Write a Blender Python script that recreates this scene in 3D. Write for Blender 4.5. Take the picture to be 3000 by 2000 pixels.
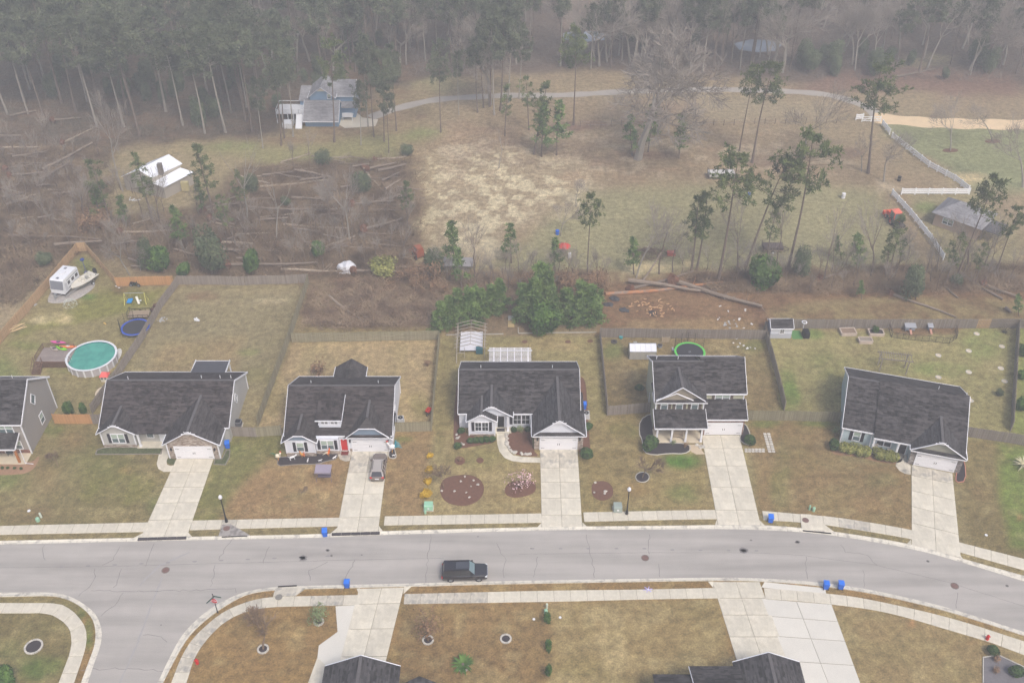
import bpy, bmesh, math, random
import numpy as np
from mathutils import Vector, Matrix
R = math.radians
random.seed(7)
rng = np.random.default_rng(11)
scene = bpy.context.scene
for o in list(bpy.data.objects): bpy.data.objects.remove(o)
COL = scene.collection

# ------------------------------------------------------------------ camera, sky, sun, exposure
F, TH, HC = 2900.0, R(37.8), 94.0           # focal length in photo pixels, pitch below the horizon, height in metres
cam_d = bpy.data.cameras.new('camera'); cam = bpy.data.objects.new('camera', cam_d); COL.objects.link(cam)
cam.location = (0, 0, HC); cam.rotation_euler = (R(90) - TH, 0, 0)
cam_d.sensor_fit = 'HORIZONTAL'; cam_d.sensor_width = 36; cam_d.lens = 36 * F / 3000
cam_d.clip_start = 0.5; cam_d.clip_end = 5000
scene.camera = cam
SUN_EL, SUN_AZ = R(52), R(150)              # high veiled sun behind the camera
world = bpy.data.worlds.new('World'); scene.world = world; world.use_nodes = True
wn = world.node_tree.nodes; wl = world.node_tree.links; wn.clear()
sky = wn.new('ShaderNodeTexSky'); sky.sky_type = 'NISHITA'; sky.sun_disc = False
sky.sun_elevation = SUN_EL; sky.sun_rotation = SUN_AZ
sky.air_density = 1.0; sky.dust_density = 4.5; sky.ozone_density = 1.0
bg = wn.new('ShaderNodeBackground'); bg.inputs[1].default_value = 0.15
wo = wn.new('ShaderNodeOutputWorld')
wl.new(sky.outputs[0], bg.inputs[0]); wl.new(bg.outputs[0], wo.inputs[0])
sd = bpy.data.lights.new('sun', 'SUN'); sd.energy = 1.5; sd.angle = R(15); sd.color = (1.0, 0.99, 0.965)
sun = bpy.data.objects.new('sun', sd); COL.objects.link(sun)
sun.rotation_euler = (R(90) - SUN_EL, 0, R(180) - SUN_AZ)
sun.location = (0, 0, 150)
vs = scene.view_settings; vs.view_transform = 'Standard'; vs.look = 'None'; vs.gamma = 1.0; vs.exposure = 0.46
scene.render.engine = 'CYCLES'
scene.cycles.use_denoising = True; scene.cycles.denoising_prefilter = 'NONE'
scene.cycles.max_bounces = 4; scene.cycles.diffuse_bounces = 2; scene.cycles.glossy_bounces = 2
scene.cycles.transparent_max_bounces = 6; scene.cycles.volume_bounces = 0

# ------------------------------------------------------------------ photo pixel -> place
cT, sT = math.cos(TH), math.sin(TH)
def G(px, py, z=0.0):                        # where the sight line through a photo pixel meets height z
    u = (px - 1500) / F; v = (1000 - py) / F
    t = (z - HC) / (-sT + v * cT)
    return (u * t, (cT + v * sT) * t)
def ZY(py, Y):                               # height seen at row py on something standing at distance Y
    v = (1000 - py) / F
    return HC + (-sT + v * cT) * Y / (cT + v * sT)
def XZ(px, Y, z):
    d = Y * cT - (z - HC) * sT
    return (px - 1500) / F * d
def V3(px, py, z=0.0):
    x, y = G(px, py, z); return Vector((x, y, z))

# ------------------------------------------------------------------ mesh helpers
class MB:
    def __init__(s): s.v = []; s.f = []; s.m = []
    def add(s, vs, fs, m=0):
        b = len(s.v); s.v.extend([tuple(p) for p in vs])
        for f in fs: s.f.append(tuple(i + b for i in f)); s.m.append(m)
        return s
    def box(s, x0, y0, z0, x1, y1, z1, m=0):
        if x0 > x1: x0, x1 = x1, x0
        if y0 > y1: y0, y1 = y1, y0
        if z0 > z1: z0, z1 = z1, z0
        vs = [(x0,y0,z0),(x1,y0,z0),(x1,y1,z0),(x0,y1,z0),(x0,y0,z1),(x1,y0,z1),(x1,y1,z1),(x0,y1,z1)]
        return s.add(vs, [(3,2,1,0),(4,5,6,7),(0,1,5,4),(1,2,6,5),(2,3,7,6),(3,0,4,7)], m)
    def beam(s, p, q, w, h, m=0, up=(0,0,1)):   # a bar of rectangular section from p to q
        p = Vector(p); q = Vector(q); d = (q - p).normalized(); u = Vector(up)
        if abs(d.dot(u)) > .98: u = Vector((1,0,0))
        a = d.cross(u).normalized() * (w/2); b = a.cross(d).normalized() * (h/2)
        vs = [p-a-b, p+a-b, p+a+b, p-a+b, q-a-b, q+a-b, q+a+b, q-a+b]
        return s.add(vs, [(0,1,2,3),(7,6,5,4),(4,5,1,0),(5,6,2,1),(6,7,3,2),(7,4,0,3)], m)
    def tube(s, pts, rs, n=6, m=0, cap=True):
        pts = [Vector(p) for p in pts]
        if not hasattr(rs, '__len__'): rs = [rs]*len(pts)
        b = len(s.v); k = len(pts)
        for i, p in enumerate(pts):
            d = (pts[min(i+1,k-1)] - pts[max(i-1,0)])
            d = d.normalized() if d.length > 1e-9 else Vector((0,0,1))
            a = d.orthogonal().normalized() if abs(d.z) < .95 else Vector((1,0,0)) - d*d.x
            a.normalize(); c = d.cross(a)
            for j in range(n):
                t = 2*math.pi*j/n
                s.v.append(tuple(p + (a*math.cos(t) + c*math.sin(t))*rs[i]))
        for i in range(k-1):
            for j in range(n):
                s.f.append((b+i*n+j, b+i*n+(j+1)%n, b+(i+1)*n+(j+1)%n, b+(i+1)*n+j)); s.m.append(m)
        if cap and n > 2:
            s.f.append(tuple(b+j for j in range(n-1,-1,-1))); s.m.append(m)
            s.f.append(tuple(b+(k-1)*n+j for j in range(n))); s.m.append(m)
        return s
    def prism(s, poly, z0, z1, m=0):            # poly: counter-clockwise outline in plan
        n = len(poly)
        vs = [(p[0],p[1],z0) for p in poly] + [(p[0],p[1],z1) for p in poly]
        fs = [tuple(range(n-1,-1,-1)), tuple(range(n,2*n))] + [(i,(i+1)%n,n+(i+1)%n,n+i) for i in range(n)]
        return s.add(vs, fs, m)
    def slab(s, a, b, c, d, t, m=0):            # sloping plate with top corners a b c d and thickness t downwards
        vs = [Vector(p) for p in (a,b,c,d)]; vs += [p - Vector((0,0,t)) for p in vs]
        return s.add(vs, [(0,1,2,3),(7,6,5,4),(4,5,1,0),(5,6,2,1),(6,7,3,2),(7,4,0,3)], m)
    def poly(s, pts, t=None, m=0, dirv=(0,0,-1)):
        pts = [Vector(p) for p in pts]; n = len(pts)
        if t is None: return s.add(pts, [tuple(range(n))], m)
        q = [p + Vector(dirv)*t for p in pts]
        return s.add(pts+q, [tuple(range(n)), tuple(range(2*n-1,n-1,-1))] + [(i, n+i, n+(i+1)%n, (i+1)%n) for i in range(n)], m)
    def ball(s, c, r, nu=8, nv=5, m=0, jit=0, rnd=None):
        rx, ry, rz = (r,r,r) if not hasattr(r,'__len__') else r
        b = len(s.v)
        for i in range(nv+1):
            ph = math.pi*i/nv
            for j in range(nu):
                t = 2*math.pi*j/nu
                k = 1 + (rnd.uniform(-jit,jit) if rnd else 0)
                s.v.append((c[0]+rx*k*math.sin(ph)*math.cos(t), c[1]+ry*k*math.sin(ph)*math.sin(t), c[2]+rz*k*math.cos(ph)))
        for i in range(nv):
            for j in range(nu):
                s.f.append((b+i*nu+j, b+(i+1)*nu+j, b+(i+1)*nu+(j+1)%nu, b+i*nu+(j+1)%nu)); s.m.append(m)
        return s
    def disc(s, c, r, n=16, z=0, m=0, t=.02, ry=None):
        ry = ry or r
        return s.prism([(c[0]+r*math.cos(2*math.pi*i/n), c[1]+ry*math.sin(2*math.pi*i/n)) for i in range(n)], z, z+t, m)
    def ring(s, c, r0, r1, z0, z1, n=20, m=0):
        b = len(s.v)
        for i in range(n):
            t = 2*math.pi*i/n; cs, sn = math.cos(t), math.sin(t)
            for (r, z) in ((r0,z0),(r1,z0),(r1,z1),(r0,z1)): s.v.append((c[0]+r*cs, c[1]+r*sn, z))
        for i in range(n):
            j = (i+1) % n
            for k in range(4):
                l = (k+1) % 4
                s.f.append((b+4*i+k, b+4*j+k, b+4*j+l, b+4*i+l)); s.m.append(m)
        return s
    def mesh(s, name, mats, smooth=False):
        me = bpy.data.meshes.new(name); me.from_pydata(s.v, [], s.f)
        for mt in (mats if isinstance(mats,(list,tuple)) else [mats]): me.materials.append(mt)
        if len(s.m): me.polygons.foreach_set('material_index', s.m)
        if smooth: me.polygons.foreach_set('use_smooth', [True]*len(me.polygons))
        me.update(); return me
    def build(s, name, mats, parent=None, loc=(0,0,0), rz=0, smooth=False):
        o = bpy.data.objects.new(name, s.mesh(name, mats, smooth)); COL.objects.link(o)
        o.location = loc; o.rotation_euler = (0,0,rz)
        if parent: o.parent = parent
        return o
def tag(o, label=None, cat=None, group=None, kind=None):
    if label: o['label'] = label
    if cat: o['category'] = cat
    if group: o['group'] = group
    if kind: o['kind'] = kind
    return o
def thing(name, label, cat, loc=(0,0,0), rz=0, group=None):
    o = bpy.data.objects.new(name, None); COL.objects.link(o); o.empty_display_size = .3
    o.location = loc; o.rotation_euler = (0,0,rz)
    return tag(o, label, cat, group)
def inst(me, name, parent=None, loc=(0,0,0), rot=(0,0,0), sc=(1,1,1)):
    o = bpy.data.objects.new(name, me); COL.objects.link(o)
    o.location = loc; o.rotation_euler = rot; o.scale = sc if hasattr(sc,'__len__') else (sc,sc,sc)
    if parent: o.parent = parent
    return o
def struct(o): o['kind'] = 'structure'; return o

# ------------------------------------------------------------------ materials
def lin(c):
    def f(v):
        v /= 255.0
        return v/12.92 if v <= .04045 else ((v+.055)/1.055)**2.4
    return tuple(f(v) for v in c)
MATS = {}
def mat(name, rgb, rough=.8, var=.18, scale=2.0, fine=14.0, metal=0.0, bump=0.0, objvar=0.0, spec=.3, second=None, sec_amt=.4, streak=None):
    """procedural paint/wood/stone: base colour (sRGB 0-255) with two scales of noise and a per-object shift"""
    if name in MATS: return MATS[name]
    m = bpy.data.materials.new(name); m.use_nodes = True; nt = m.node_tree; N = nt.nodes; L = nt.links
    b = N['Principled BSDF']; b.inputs['Roughness'].default_value = rough; b.inputs['Metallic'].default_value = metal
    b.inputs['Specular IOR Level'].default_value = spec
    c = lin(rgb)
    tc = N.new('ShaderNodeTexCoord')
    n1 = N.new('ShaderNodeTexNoise'); n1.inputs['Scale'].default_value = scale; n1.inputs['Detail'].default_value = 4
    n2 = N.new('ShaderNodeTexNoise'); n2.inputs['Scale'].default_value = fine; n2.inputs['Detail'].default_value = 2
    L.new(tc.outputs['Object'], n1.inputs['Vector']); L.new(tc.outputs['Object'], n2.inputs['Vector'])
    ad = N.new('ShaderNodeMath'); ad.operation = 'ADD'; L.new(n1.outputs[0], ad.inputs[0]); L.new(n2.outputs[0], ad.inputs[1])
    mr = N.new('ShaderNodeMapRange'); mr.inputs[1].default_value = .6; mr.inputs[2].default_value = 1.4
    mr.inputs[3].default_value = 1 - var; mr.inputs[4].default_value = 1 + var
    L.new(ad.outputs[0], mr.inputs[0]); val = mr.outputs[0]
    if streak:                                   # stains drawn out along one direction
        mp = N.new('ShaderNodeMapping'); mp.inputs['Scale'].default_value = (streak[0],streak[1],1); L.new(tc.outputs['Object'], mp.inputs[0])
        ns = N.new('ShaderNodeTexNoise'); ns.inputs['Scale'].default_value = 1; ns.inputs['Detail'].default_value = 5; L.new(mp.outputs[0], ns.inputs['Vector'])
        rs_ = N.new('ShaderNodeMapRange'); rs_.inputs[1].default_value = .32; rs_.inputs[2].default_value = .62; rs_.inputs[3].default_value = 1-streak[2]; rs_.inputs[4].default_value = 1.04; L.new(ns.outputs[0], rs_.inputs[0])
        mu = N.new('ShaderNodeMath'); mu.operation = 'MULTIPLY'; L.new(val, mu.inputs[0]); L.new(rs_.outputs[0], mu.inputs[1]); val = mu.outputs[0]
    if objvar:
        oi = N.new('ShaderNodeObjectInfo'); m2 = N.new('ShaderNodeMapRange')
        m2.inputs[3].default_value = 1-objvar; m2.inputs[4].default_value = 1+objvar
        L.new(oi.outputs['Random'], m2.inputs[0])
        mu = N.new('ShaderNodeMath'); mu.operation = 'MULTIPLY'; L.new(val, mu.inputs[0]); L.new(m2.outputs[0], mu.inputs[1]); val = mu.outputs[0]
    col = N.new('ShaderNodeVectorMath'); col.operation = 'SCALE'
    if second:
        mx = N.new('ShaderNodeMix'); mx.data_type = 'RGBA'
        mx.inputs[6].default_value = (*c, 1); mx.inputs[7].default_value = (*lin(second), 1)
        n3 = N.new('ShaderNodeTexNoise'); n3.inputs['Scale'].default_value = scale*1.7; n3.inputs['Detail'].default_value = 5
        L.new(tc.outputs['Object'], n3.inputs['Vector'])
        r3 = N.new('ShaderNodeMapRange'); r3.inputs[1].default_value = .62-sec_amt*.4; r3.inputs[2].default_value = .78-sec_amt*.4
        L.new(n3.outputs[0], r3.inputs[0]); L.new(r3.outputs[0], mx.inputs[0]); L.new(mx.outputs[2], col.inputs[0])
    else: col.inputs[0].default_value = c
    L.new(val, col.inputs['Scale']); L.new(col.outputs[0], b.inputs['Base Color'])
    if bump:
        bp = N.new('ShaderNodeBump'); bp.inputs['Strength'].default_value = bump; bp.inputs['Distance'].default_value = .05
        L.new(n2.outputs[0], bp.inputs['Height']); L.new(bp.outputs[0], b.inputs['Normal'])
    MATS[name] = m; return m
def shingle(name, axis, dark, light):
    m = bpy.data.materials.new(name); m.use_nodes = True; nt = m.node_tree; N = nt.nodes; L = nt.links
    b = N['Principled BSDF']; b.inputs['Roughness'].default_value = .9; b.inputs['Specular IOR Level'].default_value = .2
    tc = N.new('ShaderNodeTexCoord'); sx = N.new('ShaderNodeSeparateXYZ'); L.new(tc.outputs['Object'], sx.inputs[0])
    cb = N.new('ShaderNodeCombineXYZ'); L.new(sx.outputs[0 if axis == 'x' else 1], cb.inputs[0])
    mz = N.new('ShaderNodeMath'); mz.operation = 'MULTIPLY'; mz.inputs[1].default_value = 2.0; L.new(sx.outputs[2], mz.inputs[0]); L.new(mz.outputs[0], cb.inputs[1])
    L.new(sx.outputs[1 if axis == 'x' else 0], cb.inputs[2])
    outs = []
    for w, h in ((.42,.15),(1.3,.30)):
        bt = N.new('ShaderNodeTexBrick'); bt.inputs['Color1'].default_value = (0,0,0,1); bt.inputs['Color2'].default_value = (1,1,1,1)
        bt.inputs['Mortar Size'].default_value = 0; bt.inputs['Scale'].default_value = 1; bt.inputs['Brick Width'].default_value = w; bt.inputs['Row Height'].default_value = h
        bt.offset = .37; L.new(cb.outputs[0], bt.inputs['Vector']); outs.append(bt.outputs[0])
    n = N.new('ShaderNodeTexNoise'); n.inputs['Scale'].default_value = .35; n.inputs['Detail'].default_value = 5; L.new(tc.outputs['Object'], n.inputs['Vector'])
    mp = N.new('ShaderNodeMapping'); mp.inputs['Scale'].default_value = (.5, 3.0, .5); L.new(cb.outputs[0], mp.inputs[0])
    n2 = N.new('ShaderNodeTexNoise'); n2.inputs['Scale'].default_value = 1.6; n2.inputs['Detail'].default_value = 3; L.new(mp.outputs[0], n2.inputs['Vector'])
    def mixf(a, bb, t):
        x = N.new('ShaderNodeMix'); x.inputs[0].default_value = t; L.new(a, x.inputs[2]); L.new(bb, x.inputs[3]); return x.outputs[0]
    v = mixf(mixf(outs[0], outs[1], .5), mixf(n.outputs[0], n2.outputs[0], .65), .52)
    cr = N.new('ShaderNodeMapRange'); cr.inputs[1].default_value = .34; cr.inputs[2].default_value = .66; L.new(v, cr.inputs[0])
    x = N.new('ShaderNodeMix'); x.data_type = 'RGBA'; x.inputs[6].default_value = (*lin(dark),1); x.inputs[7].default_value = (*lin(light),1)
    L.new(cr.outputs[0], x.inputs[0]); L.new(x.outputs[2], b.inputs['Base Color'])
    bp = N.new('ShaderNodeBump'); bp.inputs['Strength'].default_value = .5; bp.inputs['Distance'].default_value = .02; L.new(outs[0], bp.inputs['Height']); L.new(bp.outputs[0], b.inputs['Normal'])
    return m
def stone(name, cols):
    m = bpy.data.materials.new(name); m.use_nodes = True; nt = m.node_tree; N = nt.nodes; L = nt.links
    b = N['Principled BSDF']; b.inputs['Roughness'].default_value = .9
    tc = N.new('ShaderNodeTexCoord'); sx = N.new('ShaderNodeSeparateXYZ'); L.new(tc.outputs['Object'], sx.inputs[0])
    cb = N.new('ShaderNodeCombineXYZ'); ad = N.new('ShaderNodeMath'); ad.operation = 'ADD'
    L.new(sx.outputs[0], ad.inputs[0]); L.new(sx.outputs[1], ad.inputs[1]); L.new(ad.outputs[0], cb.inputs[0]); L.new(sx.outputs[2], cb.inputs[1])
    bt = N.new('ShaderNodeTexBrick'); bt.inputs['Scale'].default_value = 1; bt.inputs['Brick Width'].default_value = .36; bt.inputs['Row Height'].default_value = .11
    bt.inputs['Mortar Size'].default_value = .012; bt.inputs['Color1'].default_value = (0,0,0,1); bt.inputs['Color2'].default_value = (1,1,1,1); bt.inputs['Mortar'].default_value = (.2,.2,.2,1)
    L.new(cb.outputs[0], bt.inputs['Vector'])
    n = N.new('ShaderNodeTexNoise'); n.inputs['Scale'].default_value = 3; L.new(tc.outputs['Object'], n.inputs['Vector'])
    mx = N.new('ShaderNodeMix'); mx.inputs[0].default_value = .35; L.new(bt.outputs[0], mx.inputs[2]); L.new(n.outputs[0], mx.inputs[3])
    cr = N.new('ShaderNodeValToRGB'); e = cr.color_ramp.elements
    e[0].position = .12; e[0].color = (*lin(cols[0]),1); e[1].position = .85; e[1].color = (*lin(cols[-1]),1)
    for i, cc in enumerate(cols[1:-1]):
        q = e.new(.12 + .73*(i+1)/(len(cols)-1)); q.color = (*lin(cc),1)
    L.new(mx.outputs[0], cr.inputs[0]); L.new(cr.outputs[0], b.inputs['Base Color'])
    bp = N.new('ShaderNodeBump'); bp.inputs['Strength'].default_value = .6; bp.inputs['Distance'].default_value = .03; L.new(bt.outputs[1], bp.inputs['Height']); bp.invert = True; L.new(bp.outputs[0], b.inputs['Normal'])
    return m
def siding(name, rgb):
    m = mat(name, rgb, .7, .05, .6, 6)
    nt = m.node_tree; N = nt.nodes; L = nt.links; b = N['Principled BSDF']
    tc = N.new('ShaderNodeTexCoord'); w = N.new('ShaderNodeTexWave'); w.bands_direction = 'Z'; w.wave_profile = 'SAW'
    w.inputs['Scale'].default_value = .5/.15*.628; L.new(tc.outputs['Object'], w.inputs['Vector'])
    bp = N.new('ShaderNodeBump'); bp.inputs['Strength'].default_value = .5; bp.inputs['Distance'].default_value = .02
    L.new(w.outputs[1], bp.inputs['Height']); L.new(bp.outputs[0], b.inputs['Normal']); return m
def glassy(name, rgb, rough=.08):
    m = mat(name, rgb, rough, .12, .8, 3, spec=.6); return m

SHX = shingle('shingle_along_x', 'x', (30,27,27), (78,74,74))
SHY = shingle('shingle_along_y', 'y', (38,36,36), (84,81,82))
SHXB = shingle('brown_shingle_along_x', 'x', (34,29,28), (78,71,70))
SHYB = shingle('brown_shingle_along_y', 'y', (40,36,35), (80,75,74))
SHG = shingle('light_grey_shingle', 'x', (116,114,116), (152,150,152))
SHGY = shingle('light_grey_shingle_y', 'y', (118,116,118), (156,154,156))
WHITE = mat('white_trim', (226,225,228), .55, .04, 1, 8)
WHSID = siding('white_siding', (218,219,226))
GRSID = siding('warm_grey_siding', (154,147,141))
H2SID = siding('greige_siding', (178,175,170))
H5SID = siding('sage_siding', (176,175,150))
H5TAN = siding('tan_shake', (146,136,120))
H6SID = siding('pale_blue_siding', (178,193,196))
H6TAN = siding('olive_grey_siding', (150,148,134))
BLSID = siding('blue_siding', (124,152,180))
BLGAB = siding('slate_blue_siding', (124,140,158))
STONE = stone('ledge_stone', [(92,80,72),(150,132,118),(178,164,150),(196,186,176)])
STONE6 = stone('grey_ledge_stone', [(74,70,70),(120,112,108),(150,142,136),(172,166,160)])
BRICK = stone('red_brick_band', [(96,62,52),(126,84,70),(140,100,84),(150,120,104)])
DOORW = mat('garage_door_white', (226,224,226), .5, .04, .5, 5)
BLACK = mat('black_paint', (28,27,29), .5, .1, 2)
SHUT = mat('black_shutter', (44,40,46), .6, .08, 2)
SHUTB = mat('brown_shutter', (92,80,70), .6, .1, 2)
PANE_U = glassy('pane_with_blind', (168,182,168))
PANE_L = glassy('pane_dark', (96,110,112))
PANE_D = glassy('pane_black', (56,58,60))
CONC = mat('concrete', (210,202,184), .85, .10, .55, 9, objvar=.05, second=(194,186,168), sec_amt=.3, streak=(1.1,.3,.16))
CONC2 = mat('concrete_weathered', (202,194,178), .85, .13, .5, 8, objvar=.05, second=(150,146,138), sec_amt=.3, streak=(1.2,.5,.3))
CONCG = mat('new_grey_concrete', (206,201,190), .85, .07, .5, 9, objvar=.04)
JOINT = mat('joint_grime', (136,124,106), .9, .15, 1)
KERB = mat('kerb_concrete', (210,203,188), .85, .10, .8, 6, objvar=.05, second=(172,166,156), sec_amt=.3)
CEDAR = mat('new_cedar', (178,148,112), .85, .14, .6, 5, objvar=.13)
ORANGE = mat('orange_cedar', (186,140,94), .85, .10, .6, 5, objvar=.10)
GREYW = mat('weathered_grey_wood', (140,130,120), .9, .18, .8, 6, objvar=.18)
GREENW = mat('algae_grey_wood', (146,138,114), .9, .18, .8, 6, objvar=.18, second=(128,124,90), sec_amt=.3)
BARK = mat('pine_bark', (112,98,88), .95, .25, 1.2, 9, bump=.5)
BARKP = mat('pale_bark', (148,140,130), .95, .22, 1.0, 9, objvar=.10)
BARKL = mat('log_bark', (130,116,103), .95, .25, 1.0, 8, objvar=.16)
BARKB = mat('peeled_log', (164,148,130), .9, .2, .7, 8, objvar=.1)
MULCH = mat('brown_mulch', (108,76,60), .98, .28, 2.2, 18, bump=.6)
MULCHD = mat('dark_mulch', (58,52,54), .98, .25, 2.2, 18, bump=.6)
GRAVEL = mat('grey_gravel', (158,152,148), .95, .2, 1.5, 14, bump=.5, second=(176,168,158), sec_amt=.4)
SANDM = mat('pale_sand', (206,190,166), .95, .14, 1.2, 10)
STEEL = mat('galvanised_steel', (176,178,180), .4, .1, 3, metal=.7)
RUBBER = mat('rubber', (40,39,40), .85, .15, 3)
BLUEP = mat('blue_plastic', (16,100,208), .45, .08, 2, spec=.4)
GREENB = mat('utility_green', (148,186,158), .6, .08, 2)
GREYBOX = mat('utility_grey_green', (150,160,152), .6, .1, 2)
STONEW = mat('pale_stone', (188,182,172), .9, .2, 3, objvar=.15)
# ------------------------------------------------------------------ ground sheet
def grid_axis(spans):
    out = []
    for a, b, st in spans:
        n = max(1, int(round((b-a)/st))); out += list(np.linspace(a, b, n, endpoint=False))
    out.append(spans[-1][1]); return np.array(out)
gx = grid_axis([(-1500,-400,275),(-400,-170,11.5),(-170,-72,1.0),(-72,72,.45),(72,170,1.0),(170,400,11.5),(400,1500,275)])
gy = grid_axis([(-300,30,33),(30,58,2),(58,132,.45),(132,290,.8),(290,420,6.5),(420,2500,208)])
X, Y = np.meshgrid(gx, gy); X = X.ravel(); Y = Y.ravel()
d_ = np.maximum(Y*cT + HC*sT, 20.0); PX = 1500 + F*X/d_; PY = 1000 - F*(Y*sT - HC*cT)/d_
def hash2(ix, iy, s):
    h = (ix.astype(np.int64)*374761393 + iy.astype(np.int64)*668265263 + s*974634533) & 0xffffffff
    h = ((h ^ (h >> 13))*1274126177) & 0xffffffff
    return ((h ^ (h >> 16)) & 0xffff)/65535.0
def vnoise(x, y, s=0):
    ix = np.floor(x); iy = np.floor(y); fx = x-ix; fy = y-iy
    fx = fx*fx*(3-2*fx); fy = fy*fy*(3-2*fy)
    a = hash2(ix,iy,s); b = hash2(ix+1,iy,s); c = hash2(ix,iy+1,s); d = hash2(ix+1,iy+1,s)
    return (a*(1-fx)+b*fx)*(1-fy) + (c*(1-fx)+d*fx)*fy
def fbm(x, y, s=0, o=4):
    t = np.zeros_like(x); am = .5; tot = 0
    for i in range(o):
        t += am*vnoise(x*(2**i), y*(2**i), s+i*17); tot += am; am *= .5
    return t/tot
wx = (fbm(X/6,Y/6,1)-.5); wy = (fbm(X/6,Y/6,2)-.5)
N1 = fbm(X/9,Y/9,3); N2 = fbm(X/2.2,Y/2.2,4); N3 = fbm(X/.9,Y/.9,5,3); NS = fbm(X/5,Y/1.6,6,4)
def sstep(a, b, v): t = np.clip((v-a)/(b-a),0,1); return t*t*(3-2*t)
C = np.zeros((len(X),3)); C[:] = lin((150,132,96))
def put(mask, rgb):
    global C
    C = C*(1-mask[:,None]) + np.array(lin(rgb))[None,:]*mask[:,None]
def zone(poly, rgb, soft=14, warp=26, k=1.0, mott=None):
    """poly in photo pixels; ground inside takes the colour, with a ragged soft edge"""
    qx = PX + wx*warp*2; qy = PY + wy*warp*1.3
    n = len(poly); ins = np.zeros(len(X),bool); dist = np.full(len(X),1e9)
    for i in range(n):
        x0,y0 = poly[i]; x1,y1 = poly[(i+1)%n]
        c_ = ((y0 > qy) != (y1 > qy))
        with np.errstate(divide='ignore',invalid='ignore'):
            xi = (x1-x0)*(qy-y0)/((y1-y0) if y1 != y0 else 1e-9) + x0
        ins ^= (c_ & (qx < xi))
        L2 = (x1-x0)**2+(y1-y0)**2; t = np.clip(((qx-x0)*(x1-x0)+(qy-y0)*(y1-y0))/max(L2,1e-9),0,1)
        dist = np.minimum(dist, np.hypot(qx-(x0+t*(x1-x0)), (qy-(y0+t*(y1-y0)))*1.4))
    sdv = np.where(ins, dist, -dist); mk = sstep(-soft, soft, sdv)*k
    if mott is not None: mk = mk*mott
    put(mk, rgb)
def blob(cx, cy, rx, ry, rgb, k=.8, noise=.5):
    r = np.hypot((PX+wx*rx*.9-cx)/rx, (PY+wy*ry*.9-cy)/ry)
    mk = sstep(1.15,.35,r)*k*np.clip(1-noise + noise*2*sstep(.3,.7,N2),0,1); put(mk, rgb)
def rect(x0,y0,x1,y1): return [(x0,y0),(x1,y0),(x1,y1),(x0,y1)]
# back country
zone(rect(-900,-400,3900,980), (160,138,108), 1)
put(sstep(.45,.65,N1)*.55*(PY<780), (150,126,102))
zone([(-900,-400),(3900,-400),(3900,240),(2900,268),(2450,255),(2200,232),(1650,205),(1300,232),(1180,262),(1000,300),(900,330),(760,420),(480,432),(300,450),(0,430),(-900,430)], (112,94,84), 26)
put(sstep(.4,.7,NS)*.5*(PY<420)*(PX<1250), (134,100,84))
zone([(1640,-50),(1790,-50),(1760,90),(1650,80)], (150,126,114), 16)
zone([(2550,190),(2950,215),(3000,285),(2300,262)], (140,106,92), 20, k=.8)
blob(2700,180,100,28,(170,158,118),.7)
zone([(-900,425),(330,430),(760,440),(1265,420),(1232,470),(1255,520),(1215,560),(1238,620),(1185,680),(1205,730),(1180,760),(1290,800),(1300,850),(880,835),(520,815),(240,730),(0,900),(-900,1000)], (122,101,84), 30, 70)
put(sstep(.45,.7,NS)*.6*(PX<1250)*(PY>420)*(PY<850), (142,116,96))
put(sstep(.52,.7,N2)*.45*(PX<1260)*(PY>470)*(PY<850), (104,82,72))
zone([(230,600),(330,440),(520,410),(760,420),(960,440),(720,480),(640,560),(560,610),(420,640),(280,650)], (162,142,112), 26)
zone([(560,440),(900,425),(1290,380),(1250,460),(1130,480),(760,470)], (148,142,96), 24, k=.75)
blob(1250,400,70,40,(132,142,82),.7); blob(690,430,90,16,(134,144,84),.6); blob(1270,250,110,28,(172,162,118),.6)
put(sstep(.5,.68,N3*.5+N2*.5)*.5*(PY<700)*(PY>450)*(PX<560)*(PX>60), (176,154,130))
zone([(0,850),(110,800),(200,740),(60,900),(0,960),(-300,1000),(-300,850)], (168,146,122), 20)
# the field beyond the timber
zone([(1180,420),(1700,300),(2300,380),(2900,600),(2900,780),(1700,800),(1230,790)], (156,132,104), 30)
zone([(1690,555),(2300,530),(2560,560),(2700,780),(2350,800),(1900,800),(1600,800),(1350,790),(1500,740)], (154,144,107), 36)
zone([(1750,270),(2440,300),(2430,350),(1760,350)], (166,147,120), 30, k=.8)
zone([(2560,350),(3100,380),(3100,560),(2850,560)], (146,146,104), 30, 50)
zone([(2640,560),(2860,560),(3000,700),(2980,800),(2760,780)], (150,136,102), 24)
blob(2705,610,45,22,(124,136,74),.8,.2); blob(2840,525,70,22,(206,182,138),.95,.2); blob(2910,690,60,60,(196,172,128),.6)
zone([(1245,470),(1480,420),(1740,480),(1720,600),(1500,680),(1430,770),(1240,770),(1220,600)], (176,156,128), 40, 70, k=.6)
pm = sstep(.49,.58,fbm(X/1.9+wx*2,Y/2.0,21,5))
zone([(1240,470),(1480,430),(1720,500),(1700,590),(1480,660),(1430,760),(1250,760),(1220,600)], (208,190,158), 34, 70, mott=pm*.9)
pm2 = sstep(.55,.66,fbm(X/3.2+wx*2,Y/2.4,31,5))
zone([(1250,410),(1800,350),(2350,390),(2560,520),(2000,520),(1700,540),(1240,520)], (190,168,142), 36, mott=pm2*.65)
put(sstep(.56,.72,fbm(X/6,Y/3,41,4))*.3*sstep(330,380,PY)*sstep(560,520,PY)*sstep(1270,1360,PX)*sstep(2520,2420,PX), (168,130,102))
put(sstep(.48,.7,fbm(X/6,Y/3,43,4))*.45*sstep(320,370,PY)*sstep(520,470,PY)*sstep(1300,1420,PX)*sstep(2520,2420,PX), (132,108,92))
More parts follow.
